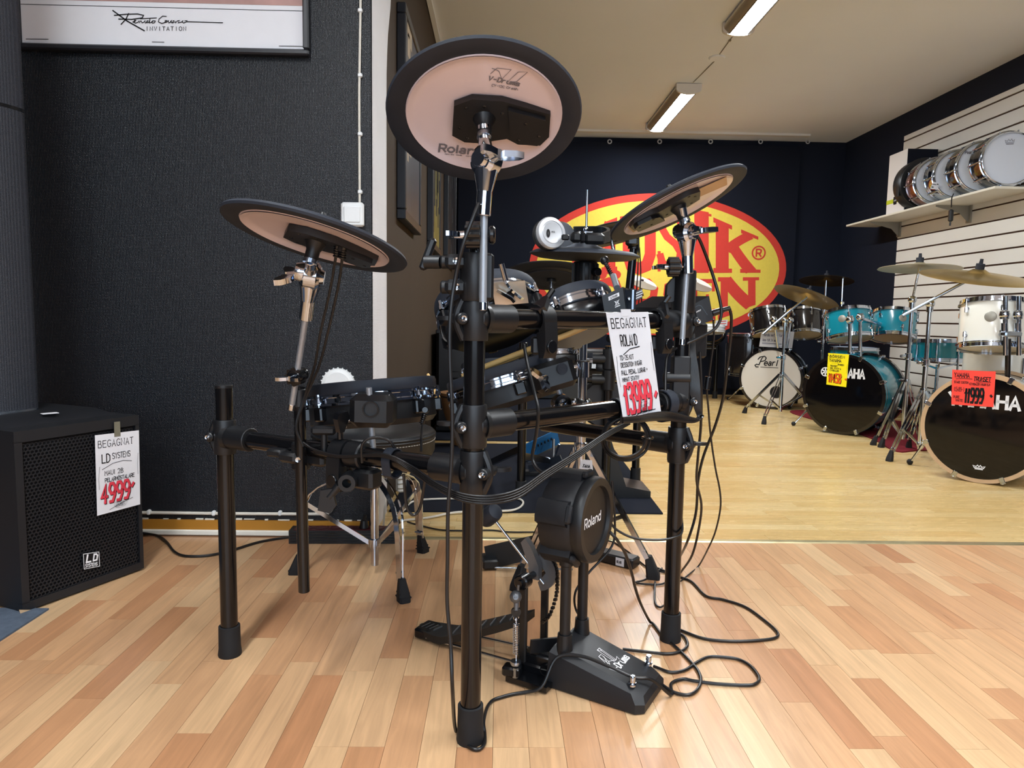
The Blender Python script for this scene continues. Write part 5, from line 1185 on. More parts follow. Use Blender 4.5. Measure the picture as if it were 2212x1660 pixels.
for a in (('M', 1232, 1330, 512, 474, 590, 590), ('U', 1338, 1420, 468, 455, 590, 590), ('S', 1418, 1478, 452, 452, 590, 590), ('I', 1488, 1540, 452, 461, 590, 590), ('K', 1540, 1636, 470, 512, 590, 590)): slab(*a, 'letter')
for a in (('B', 1216, 1282, 602, 602, 660, 684), ('O', 1284, 1346, 602, 602, 690, 702), ('R', 1352, 1428, 602, 602, 704, 708), ('S', 1428, 1480, 602, 602, 708, 706), ('E', 1482, 1548, 602, 602, 705, 694), ('N', 1550, 1636, 600, 600, 690, 660)): slab(*a, 'letter')
for du in (1300, 1330):
    mb = MB(); x, z = pxy(du, 594); n = 14
    mb.add([cl(x+.05*math.cos(2*math.pi*i/n), z+.045*math.sin(2*math.pi*i/n), .0045) for i in range(n)], [tuple(range(n))]); mb.build('umlaut_dot', 'cloth_red', bn)
x, z = pxy(1637, 547); mb = MB(); ribbon(mb, arc(x, z, .066, .066, 0, 360, 28), .016, lambda a, b: cl(a, b, .0045), sub=0)
for p in strokes('R', x-.024, z-.036, .072, .048): ribbon(mb, p, .017, lambda a, b: cl(a, b, .0045))
mb.build('registered_mark', 'cloth_red', bn)
mb = MB(); u0, v0 = 1556, 692; pts4 = [pxy(u, v) for u, v in ((1545, 693), (1571, 691), (1570, 704), (1544, 706))]
mb.add([cl(a, b, .006) for a, b in pts4], [(0, 1, 2, 3)]); lb_ = mb.build('cloth_label', 'paper', bn)
mb = MB()
for k in (0, 1): a, b = pxy(1550, 695+k*5); a2, b2 = pxy(1567, 694+k*5); ribbon(mb, [(a, b), (a2, b2)], .008, lambda x_, y_: cl(x_, y_, .008))
mb.build('label_print', 'cloth_red', lb_)
# ------------------------------------------------------------------ slat wall and shelf on the right wall
swl = thing('slat_wall', 'white grooved slat wall panel behind the white drum kit', 'slat wall', V(XR-.01, 4.6, .1))
y0s, y1s = 2.86, 6.35
MB().box((XR-.004, (y0s+y1s)/2, 1.27), (.008, y1s-y0s, 2.36)).build('backing', 'slat_groove', swl)
zz = [2.45]+[2.398-.1067*k for k in range(22)]
for k in range(len(zz)-1):
    a, b = zz[k], zz[k+1]
    MB().box((XR-.0135, (y0s+y1s)/2, (a+b)/2), (.012, y1s-y0s, a-b-.012), None, .0015).build('slat', 'slat_white', swl)
sh = thing('wall_shelf', 'long white shelf on the slat wall carrying snare drums and a box', 'shelf', V(XR-.17, 5.7, 1.69))
sx0 = XR-.32; MB().box(((sx0+XR-.022)/2, 5.7, 1.702), (XR-.022-sx0, 2.0, .018), None, .003).build('board', 'shelf_white', sh)
for yb in (6.32, 5.38):
    MB().prism([(0, 0), (-.26, 0), (-.26, -.012), (-.07, -.06), (0, -.13)], -.002, .002, frame(V(XR-.026, yb, 1.692), V(1, 0, 0), UP, V(0, -1, 0))).box((XR-.026, yb, 1.628), (.012, .05, .13)).build('bracket', 'bracket_grey', sh)
# ------------------------------------------------------------------ acoustic drums
def drum(name, label, c, ax, R, D, shell, hoop='chrome', top='head_coated', bot='head_clear', nl=6, cat='drum', xh=V(1, 0, 0), group=None, wood=None, badge=None, badge_a=None, ring=None, lugm='chrome', two=True, phase=0.3):
    fr = axis_frame(c, ax, xh); lo = min((fr @ V(R*a, R*b, s*D/2)).z for a in (-1, 0, 1) for b in (-1, 0, 1) for s in (-1, 1))
    t = thing(name, label, cat, V(c[0], c[1], lo), group); h = D/2; k = R/.165
    MB(fr).lathe([(R*.96, -h), (R*.965, -h+.004), (R*.965, h-.004), (R*.96, h)], n=48).build('shell', shell, t)
    if wood:
        for s in (-1, 1): MB(fr).lathe([(R*.955, s*(h+.004)), (R*1.03, s*(h+.004)), (R*1.03, s*(h-.034)), (R*.975, s*(h-.034))], n=64).build('hoop', wood, t)
        if ring: MB(fr).lathe([(R*1.0305, h-.026), (R*1.0335, h-.024), (R*1.0335, h-.007), (R*1.0305, h-.005)], n=64).build('hoop_inlay', ring, t)
    else:
        for s in (-1, 1):
            MB(fr).lathe([(R*.93, s*(h+.012)), (R*.96, s*(h+.014)), (R*.985, s*(h+.012)), (R*.985, s*(h-.006)), (R*1.025, s*(h-.008)), (R*1.025, s*(h-.013)), (R*.97, s*(h-.014))], n=56).build('hoop', hoop, t)
    MB(fr).lathe([(0, h+.001), (R*.955, h+.001)], n=48).build('head', top, t)
    MB(fr).lathe([(0, -h-.001), (R*.955, -h-.001)], n=48).build('head', bot, t)
    for i in range(nl):
        a = phase+2*math.pi*i/nl; ca, sa = math.cos(a), math.sin(a); rz = Matrix.Rotation(a, 3, 'Z')
        for s in ((-1, 1) if two else (0,)):
            zc_ = s*(h-.045) if two else 0
            lg = MB(fr); lg.lathe([(0, .014), (.006, .013), (.0105, .006), (.0115, 0)], V(ca*R*.96, sa*R*.96, zc_), V(ca, sa, 0), 12) if two else lg.cyl(V(ca*R*1.0, sa*R*1.0, -h+.03), V(ca*R*1.0, sa*R*1.0, h-.03), .006, n=10, bev=.001)
            if two: lg.box(V(ca*R*1.005, sa*R*1.005, zc_-s*.006), (.016, .016, .036), rz, .005)
            o = lg.build('lug', lugm, t)
            for s2 in ((s,) if two else (-1, 1)):
                rb = MB(fr)
                if wood:
                    rb.cyl(V(ca*R*1.03, sa*R*1.03, zc_), V(ca*R*1.055, sa*R*1.055, s2*(h+.014)), .0035, n=8); rb.box(V(ca*R*1.035, sa*R*1.035, s2*(h-.008)), (.014, .024, .032), rz, .004)
                    rb.box(V(ca*R*1.0, sa*R*1.0, s2*(h+.006)), (.034, .022, .006), rz, .002)
                else: rb.cyl(V(ca*R*1.02, sa*R*1.02, s2*(h-.05) if two else s2*(h-.04)), V(ca*R*1.02, sa*R*1.02, s2*(h+.012)), .003, n=8); rb.ball(V(ca*R*1.02, sa*R*1.02, s2*(h+.01)), .0055, 8)
                rb.build('tension_rod', lugm, o)
    if badge:
        a = badge_a or 0.; ca, sa = math.cos(a), math.sin(a); n = V(ca, sa, 0)
        MB(fr @ axis_frame(V(ca*R*.965, sa*R*.965, .02), n, UP)).lathe([(0, .002), (.024, .002), (.027, 0)], n=20).build('badge', badge, t)
    return t, fr
def face_text(parent, fr, D, items, m, name='lettering', o=.003, R=None):
    f = lambda x, y, _=0: fr @ V(x, y, D/2+o); mb = MB()
    for p, wd in items: ribbon(mb, p, wd, f)
    return mb.build(name, m, parent)
def upx(ax):                               # picture-right direction on a front-facing head
    a = Vector(ax); return UP.cross(a).normalized()
def spur(parent, base, foot_p, m='chrome'):
    base, foot_p = Vector(base), Vector(foot_p); d = (foot_p-base).normalized()
    o = MB().cyl(base, foot_p-d*.02, .007, n=10).ball(base, .016, 10).cyl(base.lerp(foot_p, .5)-d*.012, base.lerp(foot_p, .5)+d*.012, .011, n=10).build('spur', m, parent)
    MB().ball(foot_p+UP*.008-d*.01, .017, 10).build('spur_foot', 'rubber_foot', o)
HB = 'bass drums on the shop floor'
# white kit
axW = V(-.72, -.69, 0).normalized(); RW = .268; cW = G(2112, 1044)+UP*(RW*1.035)-axW*.2
bW, fW = drum('bass_drum', 'large white bass drum with black front head and pale hoop, red price sign on it', cW, axW, RW, .40, 'white_lacquer', top='head_black', bot='head_white', nl=8, wood='wood_hoop', xh=upx(axW), phase=.39, group=HB)
face_text(bW, fW, .40, [(p, .0145) for p in strokes('YAMAHA', -.152, .108, .062, .0385)], 'ink_white')
face_text(bW, fW, .40, [([(-.02, -.2), (-.026, -.19), (-.012, -.194), (-.006, -.186), (0, -.194), (.006, -.186), (.012, -.194), (.026, -.19), (.02, -.2), (-.02, -.2)], .004), ([(-.016, -.206), (.016, -.206)], .005)], 'ink_white', 'crown_mark')
fwp = lambda u, v, o=.012: (lambda r, p0: EYE+r*((p0-EYE).dot(axW)/r.dot(axW)))(ray(u, v), fW @ V(0, 0, .2+o))
fY = sheet_map(fwp(2057, 799), fwp(2151, 803), fwp(2146, 880), fwp(2055, 874), .21, .148)
it = [(p, .0034) for p in strokes('YAMAHA', .012, .117, .019, .0095)+strokes('TRUMSET', .108, .105, .017, .0088, .1)]+[([(.02, .11), (.06, .113), (.1, .112)], .002), ([(.12, .099), (.16, .103), (.19, .102)], .002)]
it += [(p, .0019) for p in strokes('STAGE CUSTOM', .012, .092, .0085, .0046)+strokes('(CYMBALER INGÅR EJ)', .086, .087, .0085, .0043)+strokes('(15489-)', .01, .058, .017, .0055)+strokes('PURE', .01, .028, .01, .006)+strokes('WHITE', .022, .014, .01, .006)]
price = (strokes('11999', .068, .014, .058, .0165, .05), .0105, .001); price[0].append([(.194, .047), (.198, .043)])
price_sign('bright red price sign with 11999 on the white bass drum', fY, .21, .148, 'paper_red', it, price, 'ink_black', shadow=False, frames=False)
spur(bW, fW @ V(-.26, -.05, -.02), G(1963, 1004)); 
HT = 'tom drums of the acoustic kits'
tW, _ = drum('tom_drum', 'white tom drum mounted above the white bass drum', P(2148, 705, 3.62), V(.10, .16, 1), .163, .23, 'white_lacquer', top='head_white', bot='head_clear', group=HT, badge='bracket_grey', badge_a=-2.3, phase=.1)
dW2, _ = drum('floor_tom', 'white floor tom standing behind the white bass drum', P(2160, 806, 4.12), V(0, 0, 1), .20, .36, 'white_lacquer', top='head_white', group='floor toms of the acoustic kits', phase=.5)
for k in range(3): a = 2.1*k+.4; MB().cyl(P(2160, 806, 4.12)+V(.215*math.cos(a), .215*math.sin(a), .1), V(P(2160, 806, 4.12).x+.215*math.cos(a), P(2160, 806, 4.12).y+.215*math.sin(a), .004), .006, n=8).build('leg', 'chrome', dW2)
hd_ = thing('tom_holder', 'chrome twin tom holder rising from the white bass drum', 'tom holder', P(2170, 835, 3.55))
for u, Y in ((2170, 3.4), (2199, 3.43)):
    MB().cyl(P(u+2, 768, Y), P(u+2, 640, Y), .011, n=14).ball(P(u, 680, Y-.01), .024, 14).cyl(P(u, 690, Y-.01), P(u, 672, Y-.01), .021, n=14, bev=.003).cyl(P(u, 718, Y), P(u, 698, Y), .015, n=12).build('holder_arm', 'chrome', hd_)
MB().box(P(2184, 722, 3.4), (.12, .035, .026), Matrix.Rotation(.35, 3, 'Z'), .006).build('receiver_block', 'chrome_soft', hd_)
MB().cyl(P(2178, 732, 3.41), P(2176, 832, 3.43), .0125, n=14).build('center_post', 'black_tube', hd_); MB().box(P(2176, 826, 3.44), (.06, .06, .05), Matrix.Rotation(.7, 3, 'Z'), .012).build('base_bracket', 'chrome', hd_)
# teal kit
axT = V(-.74, -.67, 0).normalized(); RT = .278; cT = G(1816, 939)+UP*(RT*1.035)-axT*.2
bT, fT = drum('bass_drum', 'turquoise bass drum with black front head, yellow price sign on it', cT, axT, RT, .42, 'teal_lacquer', top='head_black', bot='head_white', nl=8, wood='black_lacquer', ring='teal_lacquer', xh=upx(axT), phase=.39, group=HB)
emb = [(arc(-.128, .152, .03, .03, 0, 360, 24), .007)]
for k in range(3): a = math.radians(90+60*k); emb.append(([(-.128+.023*math.cos(a), .152+.023*math.sin(a)), (-.128-.023*math.cos(a), .152-.023*math.sin(a))], .0095))
face_text(bT, fT, .42, emb, 'ink_white', 'tuning_fork_emblem')
face_text(bT, fT, .42, [(p, .014) for p in strokes('YAMAHA', -.082, .122, .06, .0285)], 'ink_white')
ftp = lambda u, v, o=.012: (lambda r, p0: EYE+r*((p0-EYE).dot(axT)/r.dot(axT)))(ray(u, v), fT @ V(0, 0, .21+o))
fYe = sheet_map(ftp(1789, 763), ftp(1834, 766), ftp(1828, 837), ftp(1785, 831), .148, .21)
it = [(p, .0036) for p in strokes('BÖRSEN', .014, .182, .015, .012, track=1.15)]+[(p, .0042) for p in strokes('YAMAHA', .012, .155, .02, .011)]+[([(.03, .144), (.08, .148)], .001)]
it += [(p, .0024) for p in strokes('RYDEEN', .076, .134, .009, .0055)+strokes('TRUMSET', .02, .122, .01, .0058)+strokes('INKL STATIV &', .02, .108, .009, .0052)+strokes('CYMBALER', .02, .092, .01, .0062)]
price = (strokes('11458', .014, .022, .055, .0165, .04), .009, .003); price[0].append([(.136, .05), (.146, .05)])
price_sign('yellow price sign with orange 11458 on the turquoise bass drum', fYe, .148, .21, 'paper_yellow', it, price, 'ink_orange')
spur(bT, fT @ V(-.27, -.06, -.05), G(1712, 920)); spur(bT, fT @ V(.26, -.02, .02), G(1925, 912))
drum('tom_drum', 'turquoise tom drum on the side next to the black kit', P(1833, 703, 5.25), V(-.02, .26, .96), .165, .2, 'teal_lacquer', top='head_coated', bot='head_clear', group=HT, badge='bracket_grey', badge_a=-2.3, phase=.1)
drum('tom_drum', 'turquoise tom drum with oval badge tilted towards the slat wall', P(1931, 704, 5.3), V(.16, .24, .96), .155, .19, 'teal_lacquer', top='head_coated', bot='head_clear', group=HT, badge='bracket_grey', badge_a=-1.7, phase=.4)
tT2, _ = drum('floor_tom', 'turquoise floor tom half hidden behind the turquoise bass drum', P(1842, 800, 6.1), V(0, 0, 1), .2, .38, 'teal_lacquer', group='floor toms of the acoustic kits', phase=.2)
for k in range(3): a = 2.1*k+.4; q = P(1842, 800, 6.1); MB().cyl(q+V(.215*math.cos(a), .215*math.sin(a), .1), V(q.x+.215*math.cos(a), q.y+.215*math.sin(a), .004), .006, n=8).build('leg', 'chrome', tT2)
sT, _ = drum('snare_drum', 'turquoise snare drum on a stand between the turquoise and white kits', P(2028, 757, 4.85), V(0, .03, 1), .172, .13, 'teal_lacquer', group='snare drums of the acoustic kits', nl=8, two=False, phase=.15)
q = P(2028, 757, 4.85); snS = thing('snare_stand', 'chrome stand under the turquoise snare drum', 'stand', V(q.x, q.y, 0))
MB().cyl(V(q.x, q.y, .1), V(q.x, q.y, q.z-.1), .012, n=12).build('tube', 'chrome', snS)
for k in range(3): a = 2.1*k; MB().bar([V(q.x, q.y, q.z-.13), V(q.x+.17*math.cos(a), q.y+.17*math.sin(a), q.z-.08)], .012, .008).build('basket_arm', 'chrome', snS)
tripod(snS, V(q.x, q.y, 0), .32, .1, [V(q.x+.26*math.cos(a), q.y+.26*math.sin(a), 0) for a in (3.6, 5.7, 1.5)], w=.014)
hm = thing('tom_holder', 'chrome twin tom holder rising from the turquoise bass drum', 'tom holder', P(1850, 772, 5.05))
for u, v0, v1, Y in ((1836, 688, 772, 5.0), (1858, 683, 772, 5.02)): MB().cyl(P(u, v1, Y), P(u, v0, Y), .0125, n=12).ball(P(u, v0+3, Y-.01), .03, 12).cyl(P(u, v0-6, Y), P(u, v0+12, Y), .02, n=12).build('holder_arm', 'chrome', hm)
MB().cyl(P(1858, 688, 5.02), P(1902, 700, 5.2), .012, n=12).build('side_arm', 'chrome', hm)
MB().box(P(1848, 762, 5.03), (.12, .06, .03), Matrix.Rotation(.5, 3, 'Z'), .01).build('base_bracket', 'chrome', hm)
# black kit
axP = V(-.5, -.86, 0).normalized(); RPb = .268; cP = G(1661, 884)+UP*(RPb*1.035)-axP*.2
bP, fPb = drum('bass_drum', 'black bass drum with white front head and script lettering before the back wall', cP, axP, RPb, .40, 'black_lacquer', top='head_white', bot='head_white', nl=8, wood='black_lacquer', xh=upx(axP), phase=.39, group=HB)
PS = [([(-.11, .1), (-.13, .1), (-.14, .115), (-.125, .125), (-.105, .12), (-.085, .175), (-.07, .195), (-.1, .19), (-.115, .17)], .009), ([(-.1, .19), (-.06, .2), (-.045, .185), (-.055, .16), (-.09, .15)], .009)]
PS += [(p, .009) for p in strokes('earl', -.062, .118, .05, .026, .2)]+[([(-.09, .1), (.06, .1)], .005)]
face_text(bP, fPb, .40, PS, 'ink_black')
mb = MB(fPb @ Matrix.Translation((.055, -.12, 0))); mb.lathe([(0, .2025), (.055, .2025)], n=28); mb.build('port_hole', 'ink_black', bP)
spur(bP, fPb @ V(-.26, -.08, 0), G(1572, 864))
spur(bP, fPb @ V(.25, -.1, 0), G(1704, 884))
drum('tom_drum', 'black tom drum above the black bass drum, next to the banner oval', P(1660, 697, 6.35), V(-.05, .3, .95), .165, .21, 'black_lacquer', top='head_coated', bot='head_clear', group=HT, phase=.2)
drum('tom_drum', 'black tom drum above the black bass drum, next to the turquoise tom', P(1738, 699, 6.38), V(.08, .3, .95), .155, .21, 'black_lacquer', top='head_coated', bot='head_clear', group=HT, phase=.5)
q = P(1614, 766, 6.62); fT3, _ = drum('floor_tom', 'black floor tom beside the black bass drum under the banner', q, V(0, 0, 1), .19, .37, 'black_lacquer', group='floor toms of the acoustic kits', phase=.2)
for k in range(3): a = 2.1*k+.4; MB().cyl(q+V(.205*math.cos(a), .205*math.sin(a), .1), V(q.x+.205*math.cos(a), q.y+.205*math.sin(a), .004), .006, n=8).build('leg', 'chrome', fT3)
for u, Y in ((1676, 6.15), (1714, 6.18)): pass
hm = thing('tom_holder', 'chrome twin tom holder rising from the black bass drum', 'tom holder', P(1690, 752, 6.2))
for u, v0, Y in ((1672, 690, 6.15), (1708, 692, 6.15)): MB().cyl(P((u+1690)/2, 752, Y+.05), P(u, v0, Y+.03), .0125, n=12).ball(P(u, v0, Y), .03, 12).build('holder_arm', 'chrome', hm)
fH = sheet_map(P(1645, 714, 6.27), P(1716, 717, 6.27), P(1711, 753, 6.3), P(1640, 749, 6.3), .30, .148)
hs_ = thing('notice_sheet', 'white paper notice with blue print standing on the black bass drum', 'sign', fH(.15, 0, 0)); paper(hs_, fH, .3, .148, 'paper_cool')
lettering('lettering', 'ink_blue', hs_, fH, [(p, .003) for p in strokes('Handla mot faktura', .025, .098, .024, .0085)+strokes('Upp till 24 mån', .022, .052, .022, .0085)]+[([(.022, .034), (.2, .034)], .004), ([(.022, .028), (.2, .028)], .002), ([(.19, .012), (.25, .012)], .003)])
# ------------------------------------------------------------------ cymbals and their stands
def cymbal(label, c, ang, ratio, R, m, up=True, felt=True):
    fr = disc_frame(c, ang, ratio, up); t = thing('cymbal', label, 'cymbal', c, 'metal cymbals of the acoustic kits')
    MB(fr).lathe([(0.006, R*.15), (R*.1, R*.14), (R*.18, R*.09), (R*.21, R*.07), (R*.6, R*.035), (R*.98, -.004), (R, -.008), (R*.97, -.0065), (R*.6, R*.03), (R*.21, R*.062), (R*.1, R*.13), (.006, R*.14)], n=64).build('plate', m, t, ang=60)
    if felt: MB(fr).lathe([(0, R*.15+.055), (.008, R*.15+.055), (.01, R*.15+.03), (.022, R*.15+.028), (.022, R*.14), (0, R*.14)], n=14).build('felt_and_nut', 'felt_dark', t)
    return t, fr
def cstand(label, c, zt, feet, boom_pts=None, top=None, zc=.3, m='chrome'):
    t = thing('cymbal_stand', label, 'cymbal stand', V(c.x, c.y, 0), 'chrome cymbal stands')
    tripod(t, c, zc, .08, feet, w=.016, gap=.014, m=m, ribs=False)
    MB().cyl(V(c.x, c.y, .05), V(c.x, c.y, zt*.62), .0145, n=14).build('lower_tube', m, t)
    MB().cyl(V(c.x, c.y, zt*.6), V(c.x, c.y, zt), .0115, n=14).build('upper_tube', m, t)
    for z in (zt*.62,): MB().cyl(V(c.x, c.y, z-.02), V(c.x, c.y, z+.02), .021, n=14, bev=.003).box(V(c.x-.035, c.y, z), (.04, .012, .02), None, .004).build('tube_clamp', m, t)
    MB().ball(V(c.x, c.y, zt), .026, 14).cyl(V(c.x, c.y, zt-.05), V(c.x, c.y, zt-.01), .018, n=14).build('boom_joint', m, t)
    if boom_pts: MB().cyl(boom_pts[0], boom_pts[1], .0085, n=12).cyl(boom_pts[1], boom_pts[1]+(boom_pts[1]-boom_pts[0]).normalized()*.05, .013, n=12).build('boom_arm', 'chrome_soft', t)
    if top is not None: MB().cyl(V(c.x, c.y, zt), top, .0075, n=10).build('top_rod', m, t)
    return t
cc = P(1742, 641, 5.75); cymbal('dark gold cymbal tilted on a boom stand before the black drum kit', cc, 18.5, .24, .262, 'brass')
sc1 = V(P(1690, 800, 5.75).x, 5.75, 0)
cstand('chrome boom cymbal stand before the black bass drum', sc1, P(1690, 692, 5.75).z, [G(1608, 893), G(1650, 917), V(2.72, 5.92, 0)], (P(1648, 722, 5.72), P(1732, 650, 5.74)), zc=.36)
cc = P(1785, 606, 6.5); cymbal('thin brown cymbal lying flat above the turquoise tom by the corner', cc, 1, .22, .236, 'brass_dark')
s2 = V(cc.x, cc.y, 0); cstand('chrome cymbal stand under the flat brown cymbal', s2, P(1785, 650, 6.5).z, [s2+V(.28*math.cos(a), .28*math.sin(a), 0) for a in (4.0, 6.1, 2.)], None, cc)
rd = MB().cyl(V(P(1820, 662, 6.4).x, 6.4, .0), P(1821, 598, 6.4), .006, n=8).box(P(1820, 655, 6.2), (.03, .02, .03), None, .005).build('hi_hat_rod', 'chrome'); tag(rd, 'thin upright chrome rod of a hi-hat stand behind the turquoise tom', 'rod')
c3 = P(1986, 579, 4.45); cymbal('pale grey cymbal lying flat in front of the slat wall', c3, -1, .13, .238, 'brass_pale')
s3 = V(c3.x-.03, 4.45, 0); cstand('chrome cymbal stand under the pale grey cymbal', s3, P(1985, 648, 4.45).z, [G(1886, 962), G(1903, 967), V(s3.x+.25, s3.y+.2, 0)], None, c3, zc=.42)
c4_ = P(2112, 598, 3.92); cymbal('large bright gold cymbal on a boom arm above the white tom', c4_, 7, .12, .29, 'brass', up=False)
s4 = V(P(1999, 800, 4.1).x, 4.1, 0); cstand('chrome boom cymbal stand beside the white bass drum', s4, P(1999, 656, 4.1).z, [G(1921, 997), V(s4.x+.1, s4.y-.28, 0), V(s4.x+.1, s4.y+.28, 0)], (P(1950, 682, 4.02), P(2098, 602, 3.9)), zc=.4)
# ------------------------------------------------------------------ snares and box on the shelf
SS = 'snare drums standing on the shelf'; zsh = 1.711
for (yc_, shm, hd0, lab) in ((4.80, 'black_lacquer', 'head_coated', 'dark snare drum with white head and crown print on the shelf'), (5.06, 'black_lacquer', 'head_coated', 'black snare drum with script on its white head on the shelf'), (5.32, 'chrome', 'head_coated', 'chrome snare drum with a price tag on the shelf'), (5.56, 'copper_shell', 'head_coated', 'copper coloured snare drum on the shelf beside the black case')):
    axs = V(-.16, -.98, 0).normalized(); R_ = .178
    c = V(XR-.205, yc_, zsh+R_*1.035)
    tt, f_ = drum('snare_drum', lab, c, axs, R_, .15, shm, top=hd0, bot='head_clear', nl=10, two=False, group=SS, xh=upx(axs), phase=.1)
    if yc_ < 4.9: face_text(tt, f_, .15, [([(-.03, .1), (-.036, .118), (-.022, .11), (-.014, .124), (-.006, .112), (.004, .126), (.01, .112), (.022, .122), (.018, .104), (-.03, .1)], .003), ([(-.026, .092), (.016, .094)], .005)], 'ink_grey', 'crown_mark')
    elif yc_ < 5.1: face_text(tt, f_, .15, [(p, .004) for p in strokes('Pearl', -.12, .09, .02, .009)], 'ink_grey', 'lettering')
pt = sheet_map(P(2016, 393, 5.235), P(2029, 395, 5.235), P(2026, 410, 5.235), P(2009, 408, 5.235), .05, .045, .0008); tg_ = thing('price_tag', 'small white price tag hanging on the chrome snare drum', 'tag', pt(.025, 0, 0)); paper(tg_, pt, .05, .045, 'paper', 'card')
lettering('print', 'ink_black', tg_, pt, [([(.006, .03), (.03, .03)], .004), ([(.006, .012), (.016, .012)], .006), ([(.036, .034), (.044, .034)], .006)])
bxo = thing('cardboard_box', 'tall white cardboard box with a green stripe at the end of the shelf', 'box', V(XR-.15, 5.97, zsh))
bw_, bd_, bh_ = .25, .27, .5; bc = V(XR-.157, 5.95, zsh+bh_/2)
MB().box(bc, (bw_, bd_, bh_), None, .003).build('carton', 'box_white', bxo)
MB().box(bc+V(-bw_/2-.0008, 0, -bh_/2+.105), (.001, bd_-.002, .034)).build('green_stripe', 'box_green', bxo)
MB().box(bc+V(0, -bd_/2-.0008, 0), (bw_-.002, .001, bh_-.004)).build('dark_panel', 'cloth_black', bxo)
MB().add([bc+V(x, -bd_/2-.0022, z-bh_/2) for x, z in ((-bw_/2, .088), (-bw_/2+.04, .095), (-bw_/2, .13))], [(0, 1, 2)]).build('green_triangle', 'box_green', bxo)
fx = lambda x, y, o=0: V(bc.x-bw_/2-.002, bc.y-x, bc.z-bh_/2+.105+y)
mb = MB(); ribbon(mb, [(-.022, .03), (.022, .03), (.026, .0), (.018, -.028), (-.018, -.028), (-.026, 0), (-.022, .03)], .008, fx); mb.add([fx(x, y) for x, y in ((-.022, .03), (.022, .03), (.026, 0), (.018, -.028), (-.018, -.028), (-.026, 0))], [tuple(range(6))]); mb.build('shield_emblem', 'ink_black', bxo)
mb = MB()
for p in strokes('MAPEX', -.019, -.004, .01, .0058): ribbon(mb, p, .0018, lambda x, y: fx(x, y)-V(.001, 0, 0))
mb.build('lettering', 'ink_white', bxo)
dc = thing('drum_case', 'round black drum case between the white box and the copper snare', 'case', V(XR-.2, 5.74, zsh))
MB().lathe([(0, -.07), (.18, -.07), (.2, -.06), (.2, .04), (.19, .055), (0, .06)], V(XR-.19, 5.74, zsh+.2), (-.1, -1, 0), 40).torus(V(XR-.19, 5.74, zsh+.2)+V(0, -.04, 0), (-.1, -1, 0), .2, .005, 40, 6).build('case_body', 'seat_vinyl', dc); MB().box(V(XR-.385, 5.74, zsh+.15), (.01, .04, .1), None, .003).build('handle', 'black_plastic', dc)
pl_ = MB().tube(smooth([V(sx0-.002, 5.12, 1.73), P(2056, 428, 4.98), P(2055, 448, 4.98)], 4), .004, 6).box(P(2054, 466, 4.98), (.03, .03, .085), None, .008).cyl(P(2053, 480, 4.98), P(2052, 488, 4.98), .006, n=8).build('power_plug', 'cable'); tag(pl_, 'black power plug dangling from the front edge of the shelf', 'plug')
# ------------------------------------------------------------------ rugs
rg = MB(); pts = [(2.15, 4.1), (2.62, 4.05), (3.2, 4.0), (3.4, 4.6), (3.35, 5.6), (2.9, 6.3), (2.2, 6.4), (1.98, 5.9), (2.05, 5.0)]
sm_ = [(p.x, p.y) for p in smooth([G(1706, 891), G(1800, 921), G(1880, 948), G(1937, 977), G(2005, 975), V(3.3, 4.2, 0), V(3.42, 5.2, 0), V(2.9, 6.1, 0)], 5, True)]
o = rg.prism(sm_, .0005, .007).build('rug', 'rug_red'); tag(o, 'dark red rug under the turquoise and white drum kits', 'rug')
ca_ = G(1432, 1112); zfar = 4.35
o = MB().prism([(XL+.02, ca_.y-.005), (ca_.x, ca_.y), (ca_.x+.03, zfar), (XL+.02, zfar)], .0005, .006).build('carpet', 'carpet_black'); tag(o, 'black carpet under the rear electronic drum kit', 'carpet')
o = MB().prism([(XL+.02, 4.46), (.62, 4.46), (.66, 6.9), (XL+.02, 6.9)], .0005, .006).build('carpet', 'carpet_black'); tag(o, 'black filler carpet added to keep the floor dark beyond the bare gap, along the brown wall', 'carpet')  # added dark sheet, keeps the far floor from showing bright
rc = thing('added_dark_case', 'long black filler case added to keep the foot of the brown wall dark', 'case', V(-.26, 5.5, .006))  # added black block that keeps the low part of the brown wall dark
MB().box((-.27, 5.5, .36), (.3, 1.5, .7), None, .02).build('body', 'seat_vinyl', rc); MB().box((-.27, 4.745, .4), (.12, .02, .05), None, .006).build('handle', 'black_plastic', rc)
for zz_ in (.03, .69): MB().box((-.27, 5.5, zz_), (.306, 1.506, .03), None, .006).build('edge_trim', 'black_plastic', rc)
# ------------------------------------------------------------------ second electronic kit on the black carpet
rk2 = thing('drum_rack', 'black rear drum rack standing on the black carpet', 'drum rack', V(.4, 3.2, 0))
P1, P2, P3 = G(1125, 1073), G(1372, 1042), V(.40, 3.05, 0)
P3 = V(P(1312, 900, 3.05).x, 3.05, 0)
post(rk2, P1, P(1122, 740, P1.y).z); post(rk2, P2, P(1372, 780, P2.y).z); post(rk2, P3, P(1312, 748, P3.y).z)
def hb2(a, b, z): return MB().cyl(V(a.x, a.y, z), V(b.x, b.y, z), .017, n=18).build('crossbar', 'black_tube', rk2)
hb2(P1, P3, P(1250, 820, 3.05).z); hb2(P3, P2, P(1320, 820, 3.1).z); hb2(P3, P2, P(1330, 790, 3.1).z+.12)
for pp, vz in ((P1, 822), (P3, 820), (P3, 775), (P2, 820)): z = P(1250, vz, pp.y).z; MB().cyl(V(pp.x, pp.y, z-.045), V(pp.x, pp.y, z+.045), .028, n=18, bev=.003).cyl(V(pp.x, pp.y, z), V(pp.x-.07, pp.y+.01, z), .024, n=14).build('clamp_joint', 'black_plastic', rk2)
MB().bar([V(P1.x+.0, P1.y, P(1125, 985, P1.y).z), G(1210, 1000, .03)], .03, .02).build('strut', 'black_tube', rk2)
